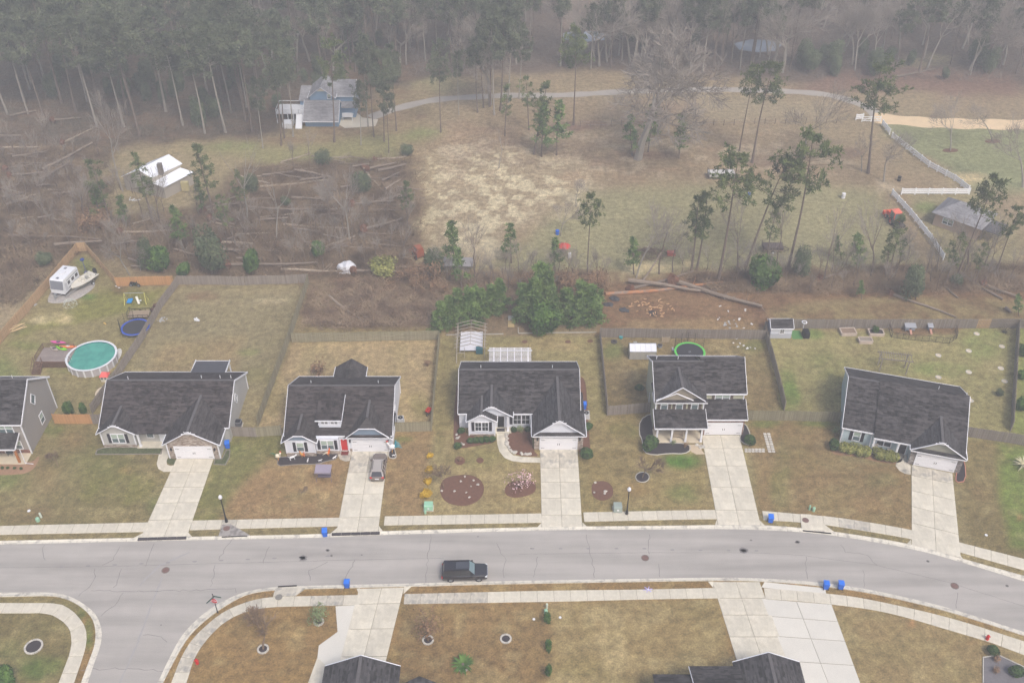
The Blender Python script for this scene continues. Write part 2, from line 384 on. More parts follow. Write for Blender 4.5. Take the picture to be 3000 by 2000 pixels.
blob(1690,370,120,18,(128,92,84),.7); blob(1890,455,120,20,(128,96,80),.7); blob(2230,470,110,22,(126,96,82),.7); blob(1900,320,180,50,(136,104,94),.5)
blob(2480,450,70,26,(130,100,84),.7); blob(1900,780,90,22,(214,190,146),.9,.3); blob(1850,800,40,10,(220,200,160),.8); blob(2010,770,25,16,(214,188,140),.8)
zone([(2575,520),(2660,560),(2560,560)],(196,176,152),18,k=.7)
# strip between field and fences
zone([(870,835),(1290,800),(1780,800),(1780,955),(1300,1000),(1290,960),(880,990),(890,900)], (140,116,94), 24)
put(sstep(.42,.62,N2)*.5*(PY>810)*(PY<990)*(PX>870)*(PX<1300), (124,92,76))
put(sstep(.5,.66,NS)*.5*(PY>830)*(PY<990)*(PX>870)*(PX<1300), (160,140,106))
zone([(1745,845),(2060,800),(2400,820),(3100,800),(3100,880),(2400,890),(2240,960),(1750,975)], (142,108,82), 20)
zone([(2250,900),(2640,868),(3100,885),(3100,950),(2300,960)], (150,128,92), 20)
zone([(1850,935),(2240,930),(2240,975),(1760,975)], (160,130,96), 16, k=.7)
put(sstep(.5,.66,N2)*.5*(PY>800)*(PY<955)*(PX>870), (116,80,64))
zone([(880,960),(1290,955),(1290,990),(870,1005)], (152,132,92), 12, k=.8)
blob(1150,930,160,14,(120,112,72),.5)
# back yards
zone([(0,1010),(235,740),(255,738),(345,836),(520,836),(345,1112),(180,1240),(-400,1330),(-400,1010)], (152,136,96), 8, 10)
zone([(230,750),(262,750),(290,800),(240,800)], (122,134,70), 12, k=.8)
zone([(150,930),(300,850),(480,850),(440,900),(260,930),(120,960),(30,1010),(90,960)], (136,132,60), 18, k=.85)
blob(262,870,34,12,(92,124,48),.9,.2); blob(180,930,40,20,(202,178,140),.8); blob(120,935,36,18,(206,186,148),.8); blob(80,1010,60,16,(118,124,56),.8); blob(20,1090,50,60,(112,132,60),.6)
blob(180,1085,60,12,(96,116,50),.8); blob(60,960,40,26,(126,128,62),.7); blob(355,845,30,20,(120,90,66),.7)
zone([(526,836),(905,832),(860,975),(757,1255),(560,1255),(730,1110),(345,1112)], (150,134,104), 8, 8)
zone([(560,850),(880,850),(850,900),(560,890)], (168,146,118), 20, k=.6, mott=sstep(.45,.62,NS)); blob(600,868,60,16,(136,88,70),.7); blob(800,880,80,10,(194,176,148),.5)
zone([(480,1000),(720,980),(700,1090),(420,1100)], (170,138,100), 24, k=.5); blob(735,1030,40,12,(110,124,58),.7); blob(760,1100,60,40,(134,126,76),.5)
zone([(858,1002),(1288,995),(1263,1263),(757,1255)], (178,151,117), 7, 8)
blob(800,1180,40,60,(146,128,84),.7); blob(1230,1190,36,50,(134,126,70),.7); blob(1180,1150,40,60,(172,146,104),.4)
zone([(1290,985),(1756,985),(1779,1217),(1740,1320),(1330,1260),(1262,1270)], (156,140,96), 8, 8)
zone([(1300,1020),(1345,1020),(1340,1250),(1275,1250)], (142,124,84), 12, k=.6); blob(1600,1010,140,24,(178,150,110),.6); blob(1735,1060,16,60,(150,134,90),.4)
zone([(1757,990),(2243,995),(2297,1204),(1779,1217)], (142,120,86), 8, 8)
blob(1790,1030,36,40,(118,130,72),.7); blob(1850,1080,60,40,(156,128,94),.5); blob(2200,1010,50,26,(116,126,72),.6); blob(1880,1170,30,30,(176,150,116),.6)
zone([(2243,975),(2980,962),(2960,1300),(2297,1235)], (156,144,98), 8, 8)
blob(2310,1150,36,80,(106,134,54),.85,.3); blob(2740,1080,160,26,(128,146,72),.7); blob(2880,1000,70,60,(124,142,70),.7); blob(2420,1060,70,50,(122,128,74),.6); blob(2380,980,40,20,(108,138,60),.7); blob(2500,1015,200,30,(172,154,112),.5); blob(2700,1020,160,22,(176,156,116),.55)
zone([(2605,960),(2810,960),(2805,985),(2620,985)], (132,104,78), 8)
zone([(2985,960),(3300,960),(3300,1320),(2965,1300)], (140,146,78), 10, 8)
# front yards
zone([(-400,1330),(180,1240),(300,1240),(660,1270),(520,1340),(440,1530),(-400,1560)], (140,124,86), 12, 8)
blob(330,1420,130,70,(128,126,62),.75); blob(300,1350,110,40,(116,120,60),.6); blob(30,1400,90,40,(112,124,62),.7); blob(60,1500,120,30,(136,108,80),.5); blob(120,1400,60,60,(150,124,88),.6); blob(460,1470,40,50,(96,110,56),.6); blob(370,1375,30,14,(168,134,84),.5)
blob(215,1300,50,40,(150,122,84),.6); blob(150,1260,40,22,(98,120,54),.8)
zone([(655,1275),(835,1270),(830,1345),(790,1345),(700,1440),(640,1530),(560,1530),(540,1345),(660,1345)], (128,122,70), 10, 8)
zone([(790,1345),(1030,1345),(1000,1530),(640,1530),(700,1440)], (162,128,92), 26, 20)
blob(690,1320,50,30,(112,124,54),.7); blob(640,1420,40,60,(122,118,70),.5); blob(880,1450,50,20,(128,112,74),.5)
zone([(1140,1265),(1265,1262),(1330,1265),(1260,1340),(1245,1520),(1110,1520)], (160,128,92), 12, 12)
zone([(1265,1262),(1345,1262),(1330,1300),(1580,1320),(1590,1520),(1235,1525),(1255,1350)], (164,142,102), 14, 12)
blob(1285,1300,18,60,(132,122,70),.6); blob(1420,1340,120,40,(142,132,80),.6); blob(1460,1450,100,30,(148,124,84),.5); blob(1500,1500,80,16,(140,112,76),.5); blob(1180,1285,40,12,(112,122,60),.7)
zone([(1690,1260),(1779,1217),(1905,1207),(1900,1320),(2050,1320),(2095,1520),(1700,1520)], (152,130,88), 12, 10)
blob(1990,1350,74,28,(80,122,30),1.0,.1); blob(2010,1440,60,40,(112,122,62),.7); blob(1830,1260,60,30,(116,116,60),.7); blob(1870,1430,60,30,(150,116,76),.6); blob(1740,1400,30,60,(164,138,90),.5); blob(1850,1500,120,14,(112,112,66),.6)
zone([(2185,1232),(2465,1236),(2470,1350),(2660,1370),(2680,1560),(2230,1500)], (150,122,86), 12, 10)
blob(2240,1240,60,14,(100,122,54),.8); blob(2400,1240,90,14,(104,124,54),.8); blob(2290,1400,40,110,(122,120,66),.65); blob(2350,1350,50,60,(144,124,76),.5); blob(2570,1400,70,26,(112,112,66),.7); blob(2520,1480,90,40,(158,122,88),.6)
zone([(2830,1290),(3300,1310),(3300,1720),(2850,1600),(2800,1400)], (136,118,80), 12, 10)
zone([(2925,1300),(3300,1320),(3300,1680),(2960,1600),(2930,1440)], (120,134,58), 22, 14); blob(2880,1450,40,40,(146,118,84),.6); blob(2988,1515,12,14,(168,102,74),.8)
# south of the street
zone(rect(-600,1700,3700,2900), (156,122,78), 4, 4)
zone([(-400,1740),(240,1740),(230,2300),(-400,2300)], (136,120,80), 8); blob(120,1950,110,50,(98,120,52),.9,.3); blob(30,1900,60,40,(110,118,60),.7); blob(150,1870,40,16,(172,146,106),.5); blob(262,1850,16,60,(96,124,46),.95,.2); blob(240,1790,20,20,(94,120,48),.8)
zone([(540,1760),(1000,1765),(930,2300),(400,2300)], (160,126,80), 8); put(sstep(.5,.75,N1)*.35*(PY>1740)*(PX>470)*(PX<1000), (138,106,74))
zone([(1180,1765),(1610,1760),(1620,2300),(1120,2300)], (152,120,80), 12); blob(1360,1960,160,60,(142,110,78),.5); blob(1300,1800,100,40,(166,130,86),.4)
zone([(1615,1755),(2105,1750),(2170,2300),(1610,2300)], (162,136,94), 14)
zone([(1615,1770),(1900,1820),(1850,1960),(1640,1900)], (194,168,126), 40, k=.7, mott=sstep(.4,.62,N2)); blob(1700,1950,80,40,(146,132,84),.6); blob(1640,1780,40,26,(206,170,128),.7); blob(2040,1790,70,30,(122,110,70),.5)
zone([(2430,1760),(3300,1900),(3300,2300),(2480,2300)], (160,134,96), 12); put(sstep(.52,.7,N2)*.5*(PY>1760)*(PX>1610), (186,162,120)); put(sstep(.58,.72,N3*.4+N1*.6)*.45*(PY>1760)*(PX>1610), (112,98,66))
blob(2670,1826,14,10,(196,140,96),.8,.2); blob(2560,1800,60,20,(124,108,70),.5); blob(2850,1880,20,10,(200,150,104),.7)
# olive regrowth in the dormant turf, then fine mottling everywhere
turf = sstep(985,1010,PY)*sstep(.47,.66,fbm(X/3.4,Y/3.4,61,5))*.42*(.35+.65*sstep(.4,.6,fbm(X/14,Y/14,62,2)))
put(turf*.5, (146,138,90))
put(sstep(985,1010,PY)*sstep(.56,.70,fbm(X/2.0,Y/2.0,63,4))*.30, (186,164,122))
put(sstep(985,1010,PY)*sstep(.60,.72,fbm(X/1.1,Y/1.1,64,4))*.25, (120,102,70))
C *= (0.88 + .24*N1)[:,None]*(0.84 + .32*N3)[:,None]*(.9+.2*NS)[:,None]
lum = C @ np.array([.3,.6,.1]); C = lum[:,None] + (C-lum[:,None])*.87
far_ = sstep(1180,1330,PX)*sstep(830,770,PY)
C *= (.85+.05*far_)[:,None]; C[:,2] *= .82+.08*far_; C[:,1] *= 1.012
C = np.clip(C, .008, .8)
nx, ny = len(gx), len(gy)
ii = (np.arange(ny-1)[:,None]*nx + np.arange(nx-1)[None,:]).ravel()
faces = np.stack([ii, ii+1, ii+nx+1, ii+nx],1)
gm = bpy.data.meshes.new('ground'); gm.vertices.add(len(X)); gm.loops.add(faces.size); gm.polygons.add(len(faces))
gm.vertices.foreach_set('co', np.stack([X,Y,np.zeros_like(X)],1).ravel().astype(np.float32))
gm.loops.foreach_set('vertex_index', faces.ravel().astype(np.int32))
gm.polygons.foreach_set('loop_start', (np.arange(len(faces))*4).astype(np.int32))
gm.update(); gm.validate()
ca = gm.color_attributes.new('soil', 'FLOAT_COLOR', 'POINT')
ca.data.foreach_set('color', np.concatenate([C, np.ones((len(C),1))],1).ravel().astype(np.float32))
m = bpy.data.materials.new('turf_and_soil'); m.use_nodes = True; Nn = m.node_tree.nodes; Ll = m.node_tree.links
b = Nn['Principled BSDF']; b.inputs['Roughness'].default_value = .98; b.inputs['Specular IOR Level'].default_value = .1
at = Nn.new('ShaderNodeAttribute'); at.attribute_name = 'soil'; tc = Nn.new('ShaderNodeTexCoord')
vals = []
for sc_, amt in ((1.1,.34),(4.5,.34),(16,.26)):
    n = Nn.new('ShaderNodeTexNoise'); n.inputs['Scale'].default_value = sc_; n.inputs['Detail'].default_value = 3; n.inputs['Roughness'].default_value = .65; Ll.new(tc.outputs['Object'], n.inputs['Vector'])
    r_ = Nn.new('ShaderNodeMapRange'); r_.inputs[1].default_value = .3; r_.inputs[2].default_value = .7; r_.inputs[3].default_value = 1-amt; r_.inputs[4].default_value = 1+amt; Ll.new(n.outputs[0], r_.inputs[0]); vals.append(r_.outputs[0])
a1 = Nn.new('ShaderNodeMath'); a1.operation = 'MULTIPLY'; Ll.new(vals[0], a1.inputs[0]); Ll.new(vals[1], a1.inputs[1])
a2 = Nn.new('ShaderNodeMath'); a2.operation = 'MULTIPLY'; Ll.new(a1.outputs[0], a2.inputs[0]); Ll.new(vals[2], a2.inputs[1])
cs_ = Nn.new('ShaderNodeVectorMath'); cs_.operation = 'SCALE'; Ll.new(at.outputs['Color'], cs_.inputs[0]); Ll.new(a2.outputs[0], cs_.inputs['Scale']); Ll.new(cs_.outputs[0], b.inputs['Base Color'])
bp = Nn.new('ShaderNodeBump'); bp.inputs['Strength'].default_value = .6; bp.inputs['Distance'].default_value = .12; Ll.new(a2.outputs[0], bp.inputs['Height']); Ll.new(bp.outputs[0], b.inputs['Normal'])
gm.materials.append(m)
ground = bpy.data.objects.new('ground', gm); COL.objects.link(ground); struct(ground)

# ------------------------------------------------------------------ street, kerbs, pavements, drives
def curve(pts, step=.6, ext=(0,0)):
    """smooth line in metres through photo pixels"""
    P = [Vector(G(*p)) for p in pts]
    if ext[0]: P = [P[0] + (P[0]-P[1]).normalized()*ext[0]] + P
    if ext[1]: P = P + [P[-1] + (P[-1]-P[-2]).normalized()*ext[1]]
    Q = [2*P[0]-P[1]] + P + [2*P[-1]-P[-2]]; out = []
    for i in range(1, len(Q)-2):
        n = max(1, int((Q[i+1]-Q[i]).length/step))
        for k in range(n):
            t = k/n; a,b_,c_,d2 = Q[i-1],Q[i],Q[i+1],Q[i+2]
            out.append(.5*((2*b_)+(c_-a)*t+(2*a-5*b_+4*c_-d2)*t*t+(3*b_-a-3*c_+d2)*t**3))
    out.append(P[-1]); return out
def length_param(c):
    s = [0]
    for i in range(1,len(c)): s.append(s[-1]+(c[i]-c[i-1]).length)
    return np.array(s)
def at_s(c, s, v):
    v = min(max(v,0),s[-1]); i = min(int(np.searchsorted(s, v)), len(c)-1)
    if i == 0: return c[0]
    t = (v-s[i-1])/max(s[i]-s[i-1],1e-9); return c[i-1].lerp(c[i], t)
def near_on(c, p):                             # the point of line c square across from p
    best = None
    for i in range(len(c)-1):
        a, d = c[i], c[i+1]-c[i]; t = min(max((p-a).dot(d)/max(d.length_squared,1e-9),0),1); q = a+d*t; e = (q-p).length_squared
        if best is None or e < best[0]: best = (e,q)
    return best[1]
def pxs(p): return 1500 + F*p.x/(p.y*cT + HC*sT)
nA = [(0,1594.4),(402,1585),(900,1575),(1134,1566.4),(1602,1553),(2000,1550),(2134,1549.6),(2274,1553.8),(2438,1568),(2672,1608),(2835,1652),(3000,1702)]
nB = [(0,1585),(402,1576),(900,1566),(1110,1557),(1576,1545),(2000,1540),(2134,1538.5),(2274,1541.5),(2442,1558),(2660,1594),(2819,1637),(3000,1687.6)]
nS1 = [(0,1566),(427,1557.4),(546,1553),(999,1541),(1588,1530.4),(1900,1523.4),(2101,1520),(2222,1522.5),(2340,1529.5),(2438,1540),(2669,1578.6),(2807,1616),(3000,1670)]
nS0 = [(0,1540.4),(438,1529.8),(557,1524.7),(995,1516),(1115,1512.6),(1588,1503.7),(1704,1501),(1900,1496.8),(2096,1493.5),(2218,1495.8),(2344,1506),(2466,1517.8),(2669,1552),(2805,1587),(3000,1637)]
sA = [(461,2000),(497,1925),(535.7,1857),(595,1797.6),(659,1757),(722.8,1731.7),(799,1719),(900,1715),(1204,1708),(1428,1702),(1900,1694),(2134,1691),(2274,1695.6),(2405,1706),(2555,1728),(2742,1770),(2882,1812),(3000,1850)]
sB = [(478,2000),(518.7,1921),(557,1861),(608,1812.5),(671.8,1768),(731,1740),(808,1728.6),(900,1725),(1204,1718),(1428,1712),(1900,1703.5),(2134,1701),(2274,1705.6),(2405,1717),(2555,1739),(2742,1782),(2882,1824),(3000,1862)]
sS1 = [(501.7,2000),(531.5,1925),(569.7,1865.6),(637.8,1804),(688.8,1776),(744,1757),(799,1748.6),(900,1745.6),(1185,1739.5),(1602,1730),(1900,1726),(2087,1722),(2222,1722),(2363,1733),(2508,1749),(2695,1788),(2835,1825),(3000,1878)]
sS0 = [(546,2000),(569.7,1929),(608,1870),(663,1819),(722.8,1791),(790.8,1778.5),(900,1775),(1183,1769),(1602,1762),(1900,1755),(2096,1752),(2227,1753),(2433,1769.5),(2602,1795),(2789,1847.6),(2905,1882.6),(3000,1917.7)]
wA = [(0,1735),(140,1734.7),(200,1744.5),(251,1772),(285,1806),(298.5,1853),(293,1895),(276,1942),(257,2000)]
wB = [(0,1748),(140,1745.7),(191,1754),(238,1778),(270,1812.5),(280.6,1853),(276,1895),(257,1948),(238,2000)]
wS1 = [(0,1765.7),(157,1767),(200,1780.6),(229.6,1806),(251,1840),(254,1874),(246.6,1912.4),(217,2000)]
wS0 = [(0,1795.5),(127.6,1796),(170,1810),(200,1836),(209,1865.6),(206,1908),(172,2000)]
E_ = 30
cNA, cNB, cN1, cN0 = (curve(p, ext=(E_,E_)) for p in (nA,nB,nS1,nS0))
cSA, cSB, cS1, cS0 = (curve(p, ext=(12,E_)) for p in (sA,sB,sS1,sS0))
cWA, cWB, cW1, cW0 = (curve(p, ext=(E_,12)) for p in (wA,wB,wS1,wS0))
ASPH = mat('pale_old_asphalt', (168,162,155), .9, .08, .5, 9, bump=.25, streak=(.05,.6,.2))
def flat_poly(pts, z, mtl, name, parent=None, thick=None):
    bm = bmesh.new(); vs_ = [bm.verts.new((p[0],p[1],z)) for p in pts]; f = bm.faces.new(vs_)
    if f.normal.z < 0: f.normal_flip()
    bm.normal_update()
    if f.normal.z < 0: f.normal_flip()
    bmesh.ops.triangulate(bm, faces=[f])
    me = bpy.data.meshes.new(name); bm.to_mesh(me); bm.free(); me.materials.append(mtl)
    o = bpy.data.objects.new(name, me); COL.objects.link(o)
    if parent: o.parent = parent
    return o
road = struct(flat_poly(list(cNA) + list(reversed(cSA)) + list(reversed(cWA)), .004, ASPH, 'road'))
def kerb_run(name, a, b_, seg=3.0, skip=()):
    sa, sb = length_param(a), length_param(b_); n = int(sa[-1]/seg)
    root = MB()
    for i in range(0, len(a)-1):
        u0, u1 = sa[i]/sa[-1]*sb[-1], sa[i+1]/sa[-1]*sb[-1]
        p0, p1 = a[i], a[i+1]; q0, q1 = at_s(b_,sb,u0), at_s(b_,sb,u1)
        root.add([(p0.x,p0.y,.010),(p1.x,p1.y,.010),(q1.x,q1.y,.014),(q0.x,q0.y,.014)], [(0,1,2,3)])
    r = struct(root.build(name, JOINT))
    for i in range(n):
        t0, t1 = (i+.004)/n, (i+.996)/n; sub = 4; mb = MB(); rows = []
        for k in range(sub+1):
            t = t0+(t1-t0)*k/sub; p = at_s(a,sa,t*sa[-1]); q = at_s(b_,sb,t*sb[-1])
            rows.append([(p.x,p.y,.016), (p.lerp(q,.55).x,p.lerp(q,.55).y,.03), (p.lerp(q,.78).x,p.lerp(q,.78).y,.11), (q.x,q.y,.12), (q.x,q.y,0)])
        vs_ = [v for r_ in rows for v in r_]
        fs = [(5*k+j, 5*(k+1)+j, 5*(k+1)+j+1, 5*k+j+1) for k in range(sub) for j in range(4)]
        ends = [tuple(range(5)), tuple(5*sub+j for j in range(4,-1,-1))]
        mb.add(vs_, fs+ends); mb.build('kerb_stone', KERB, r)
    return r
kerb_run('kerb_north', cNA, cNB); kerb_run('kerb_south', cSA, cSB); kerb_run('kerb_corner', cWA, cWB)
def pavement(name, outer, inner, seg, gaps, mt=CONC, grime=()):
    """slabs of about seg metres laid between the drives"""
    sa, sb = length_param(outer), length_param(inner); runs = []; st = None
    for i, p in enumerate(outer):
        px = pxs(p); hole = any(g0 < px < g1 and p.y > lo for g0,g1,lo in gaps)
        if not hole and st is None: st = i
        if (hole or i == len(outer)-1) and st is not None:
            if i > st: runs.append((sa[st]/sa[-1], sa[i]/sa[-1]))
            st = None
    cells = []
    for t0, t1 in runs:
        n = max(1, int(round((t1-t0)*sa[-1]/seg))); cells += [(t0+(t1-t0)*k/n, t0+(t1-t0)*(k+1)/n) for k in range(n)]
    base = MB()
    for t0, t1 in cells:
        c4 = [at_s(outer,sa,t0*sa[-1]), at_s(outer,sa,t1*sa[-1])]; c4 += [near_on(inner,c4[1]), near_on(inner,c4[0])]
        base.add([(q.x,q.y,.010) for q in c4], [(0,1,2,3)])
    r = struct(base.build(name, JOINT))
    for t0, t1 in cells:
        e = .02/sa[-1]; t0 += e; t1 -= e; tm = (t0+t1)/2
        o_ = [at_s(outer,sa,t*sa[-1]) for t in (t0,tm,t1)]; q_ = [near_on(inner,p) for p in o_[::-1]]
        pts = [(q.x,q.y) for q in o_+q_]
        if sum(pts[k][0]*pts[(k+1)%6][1]-pts[(k+1)%6][0]*pts[k][1] for k in range(6)) < 0: pts = pts[::-1]
        cx = sum(q[0] for q in pts)/6; cy = sum(q[1] for q in pts)/6; px = pxs(Vector((cx,cy)))
        MB().prism([(q[0]-cx,q[1]-cy) for q in pts], 0, .045 + random.uniform(0,.008)).build('paving_slab', (CONC2 if any(g0<px<g1 for g0,g1 in grime) and random.random() < .6 else mt), r, (cx,cy,0))
    return r
pavement('pavement_north', cN1, cN0, 1.83, [(427,547,0),(994,1111,0),(1586,1706,0),(2100,2223,0),(2670,2807,0)], CONC, [(2440,2600),(650,700)])
pavement('pavement_south', cS1, cS0, 1.9, [(1046,1184,60),(2089,2224,60)], CONC, [(500,1030),(1190,1420)])
pavement('pavement_corner', cW1, cW0, 2.2, [], CONC)
def bil(c, u, v):                              # c: four photo-pixel corners far-left, far-right, near-right, near-left
    a = Vector(G(*c[0])).lerp(Vector(G(*c[1])),u); d2 = Vector(G(*c[3])).lerp(Vector(G(*c[2])),u); return a.lerp(d2, v)
def drive(name, corners, nu, vs_, mt, flare=None, z=.05, mt2=None):
    base = MB().poly([(*bil(corners,u,v),.013) for u,v in ((0,1),(1,1),(1,0),(0,0))])
    r = struct(base.build(name, JOINT)); gu = .022/(Vector(G(*corners[3]))-Vector(G(*corners[2]))).length; gv = .034/(Vector(G(*corners[0]))-Vector(G(*corners[3]))).length
    for j in range(len(vs_)-1):
        for i in range(nu):
            u0, u1 = i/nu+gu, (i+1)/nu-gu; v0, v1 = vs_[j]+gv, vs_[j+1]-gv
            pts = [bil(corners,u0,v1), bil(corners,u1,v1), bil(corners,u1,v0), bil(corners,u0,v0)]
            cx = sum(p.x for p in pts)/4; cy = sum(p.y for p in pts)/4
            mm = mt2 if (mt2 and j == 0) else mt
            MB().prism([(p.x-cx,p.y-cy) for p in pts], .014, z+random.uniform(0,.008)).build('drive_slab', mm, r, (cx,cy,0))
    for fl in (flare or []):
        pts = [G(*p) for p in fl]
        ar = sum(pts[k][0]*pts[(k+1)%len(pts)][1]-pts[(k+1)%len(pts)][0]*pts[k][1] for k in range(len(pts)))
        if ar < 0: pts = pts[::-1]
        MB().prism(pts, .014, z-.004).build('drive_apron', mt, r)
    return r
drive('driveway_second_house', [(517,1344),(626,1344),(548,1572),(412,1576)], 2, [0,.18,.38,.58,.79,1], CONC, [[(427,1557),(414,1574),(388,1577)],[(546,1553),(562,1571),(549,1571)]])
drive('driveway_third_house', [(1031,1322),(1138,1322),(1108,1556),(985,1561)], 2, [0,.28,.55,.83,1], CONC, [[(994,1541),(984,1561),(968,1562)],[(1110,1540),(1122,1556),(1109,1557)]], mt2=CONC2)
drive('driveway_fourth_house', [(1582,1317),(1692,1317),(1706,1545),(1587,1546)], 2, [0,.25,.44,.64,.85,1], CONC, [[(1587,1531),(1586,1545.5),(1572,1546)],[(1706,1530),(1722,1544),(1707,1545)]], mt2=CONC2)
drive('driveway_fifth_house', [(2055,1275),(2166,1275),(2229,1540),(2104,1540)], 2, [0,.16,.36,.60,.84,1], CONC, [[(2100,1521),(2103,1539.5),(2094,1540)],[(2223,1522),(2243,1541),(2230,1540)]])
drive('driveway_sixth_house', [(2670,1362),(2790,1386),(2815,1634),(2671,1596)], 2, [0,.14,.34,.54,.74,1], CONC, [[(2669,1580),(2670,1594),(2657,1593)],[(2808,1618),(2821,1637),(2815,1635)]], mt2=CONC2)
drive('driveway_corner_lot', [(1052,1724),(1184,1720),(1100,2060),(962,2060)], 2, [0,.15,.38,.62,.9,1], CONC, [[(1054,1745),(1055,1723),(1045,1724)],[(1182,1739),(1184,1719),(1205,1718)]])
drive('driveway_wide_lot', [(2087,1704),(2225,1704),(2345,2030),(2188,2030)], 2, [0,.16,.32,.52,.75,1], CONC, [[(2090,1722),(2090,1703),(2074,1703)]])
drive('driveway_extension', [(2231,1753),(2436,1770),(2535,2040),(2345,2030)], 2, [0,.2,.42,.68,1], CONCG)
gp = MB().poly([(*G(*p),.018) for p in [(2230,1720),(2240,1704),(2418,1722),(2420,1740)][::-1]]); tag(gp.build('pavement_pad', CONCG), kind='structure')
struct(flat_poly([G(*p) for p in [(983,1775),(1042,1772),(1026,1850),(990,1980),(930,1925),(934,1890),(989,1850)]], .03, CONCG, 'driveway_side_pad'))
struct(flat_poly([G(*p) for p in [(930,1925),(990,1925),(962,2060),(880,2060)]], .027, CONC, 'driveway_side_strip'))
# road wear: seams, cracks, spots
CRACK = mat('crack_grey', (126,121,117), .95, .1, 2); STAIN = mat('oil_spot', (126,121,118), .8, .2, 2)
def crack(pts, w=.07, jit=.14, mt=CRACK):
    P = []
    for i in range(len(pts)-1):
        a, b_ = Vector(G(*pts[i])), Vector(G(*pts[i+1])); n = max(2,int((b_-a).length/.5))
        for k in range(n): P.append(a.lerp(b_,k/n) + Vector((random.uniform(-jit,jit),random.uniform(-jit,jit))))
    P.append(Vector(G(*pts[-1]))); mb = MB()
    vs_ = []
    for i, p in enumerate(P):
        d = (P[min(i+1,len(P)-1)]-P[max(i-1,0)]).normalized(); nrm = Vector((-d.y,d.x))*w/2*random.uniform(.6,1.2)
        vs_ += [(p.x+nrm.x,p.y+nrm.y,.008),(p.x-nrm.x,p.y-nrm.y,.008)]
    mb.add(vs_, [(2*i,2*i+1,2*i+3,2*i+2) for i in range(len(P)-1)]); return mb.build('road_crack', mt, road)
crack([(0,1662),(200,1660),(400,1656),(700,1648),(1000,1640),(1300,1634)], .05, .03)
crack([(1520,1622),(1900,1618),(2200,1618),(2340,1625),(2560,1653),(2780,1705),(3000,1775)], .05, .03)
for c_ in ([(300,1657),(330,1640),(352,1600)],[(425,1657),(440,1620),(452,1590)],[(135,1640),(125,1610),(131,1596)],[(230,1748),(262,1715),(276,1690),(278,1665)],[(335,1720),(350,1690),(356,1665)],[(295,1805),(335,1770),(362,1735)],[(235,1960),(380,1956),(480,1965)],[(420,1858),(470,1862),(490,1880)],[(618,1720),(625,1690),(630,1655)],[(1000,1730),(1010,1700),(1040,1640)],
           [(1245,1705),(1252,1650),(1262,1565)],[(1475,1690),(1480,1640),(1455,1590)],[(1562,1690),(1575,1630)],[(1740,1690),(1738,1660),(1725,1600),(1718,1565)],[(1900,1620),(1903,1565)],[(1935,1690),(1930,1650)],[(2365,1695),(2360,1660),(2362,1630)],[(2465,1595),(2475,1615),(2540,1625),(2570,1655)],[(2530,1720),(2528,1670)],[(2800,1780),(2806,1735)],[(265,1730),(450,1731),(690,1725),(692,1735)],[(910,1700),(905,1670),(960,1645)],[(640,1640),(665,1600),(680,1575)],[(770,1650),(790,1600)]):
    crack(c_)
crack([(410,1715),(430,1690),(470,1655),(555,1617)], .28, .05, mat('tyre_mark',(158,154,152),.9,.1,2))
crack([(350,2000),(400,1890),(440,1780),(475,1690)], .20, .05, mat('tyre_mark',(158,154,152)))
def spot(px,py,rx,ry,mt=STAIN,jit=.25):
    x,y = G(px,py); n = 14; s_ = 1/24.0
    pts = [(x+rx*s_*math.cos(2*math.pi*i/n)*random.uniform(1-jit,1+jit), y+ry*1.3*s_*math.sin(2*math.pi*i/n)*random.uniform(1-jit,1+jit)) for i in range(n)]
    MB().poly([(p[0],p[1],.0085) for p in pts]).build('road_stain', mt, road)
for i in range(11): spot(180+i*78, 1660-i*3.2, 7, 2.2, mat('patch_grey',(140,136,134),.9,.1,2), .1)
for i in range(9): spot(1560+i*82, 1606+ (i>4)*i*.8, 6, 2.2, mat('patch_grey',(140,136,134)), .1)
for p in ((888,1634,12,9),(960,1611,6,4),(971,1627,4,3),(2178,1612,14,9),(2336,1587,8,5),(2200,1582,4,2.5),(2718,1643,5,3),(2950,1715,5,3),(1060,1625,3,2),(1556,1606,3,2),(472,1830,2,2),(1400,1571,3,2)):
    spot(*p[:4]); spot(p[0],p[1],p[2]*.55,p[3]*.55,mat('oil_spot_core',(92,88,87),.7,.2,2))
IRON = mat('rusty_iron', (118,92,84), .7, .2, 4); IRONG = mat('grey_iron', (128,124,116), .7, .2, 4)
def manhole(px,py,label,mt=IRON,z=.02,r=.42):
    x,y = G(px,py,z); t = thing('manhole_cover', label, 'manhole', (x,y,0))
    MB().ring((0,0),r,r+.07,0,z,24).build('rim', mat('iron_rim',(120,112,106)), t); MB().disc((0,0),r-.015,24,0,t=z-.004).build('lid', mt, t)
manhole(485,1669,'brown iron manhole cover in the road near the side-street junction')
manhole(1890,1633,'brown iron manhole cover in the middle of the road right of the black car')
manhole(2797,1715,'brown iron manhole cover in the curving road at far right')
def inlet(corners, mh, mt, label, dark, mcol=IRON):
    pts = [G(*p) for p in corners]
    ar = sum(pts[k][0]*pts[(k+1)%len(pts)][1]-pts[(k+1)%len(pts)][0]*pts[k][1] for k in range(len(pts)))
    if ar < 0: pts = pts[::-1]
    cx = sum(p[0] for p in pts)/len(pts); cy = sum(p[1] for p in pts)/len(pts)
    t = thing('storm_drain', label, 'storm drain', (cx,cy,0))
    MB().prism([(p[0]-cx,p[1]-cy) for p in pts], 0, .14).build('concrete_apron', mt, t)
    x,y = G(*mh,.14); MB().disc((x-cx,y-cy),.42,20,.141,t=.012).build('lid', mcol, t)
    a, b_ = Vector(G(*dark[0])), Vector(G(*dark[1])); d = (b_-a)
    MB().beam((a.x-cx,a.y-cy,.10),(b_.x-cx,b_.y-cy,.10),.12,.10).build('opening', BLACK, t)
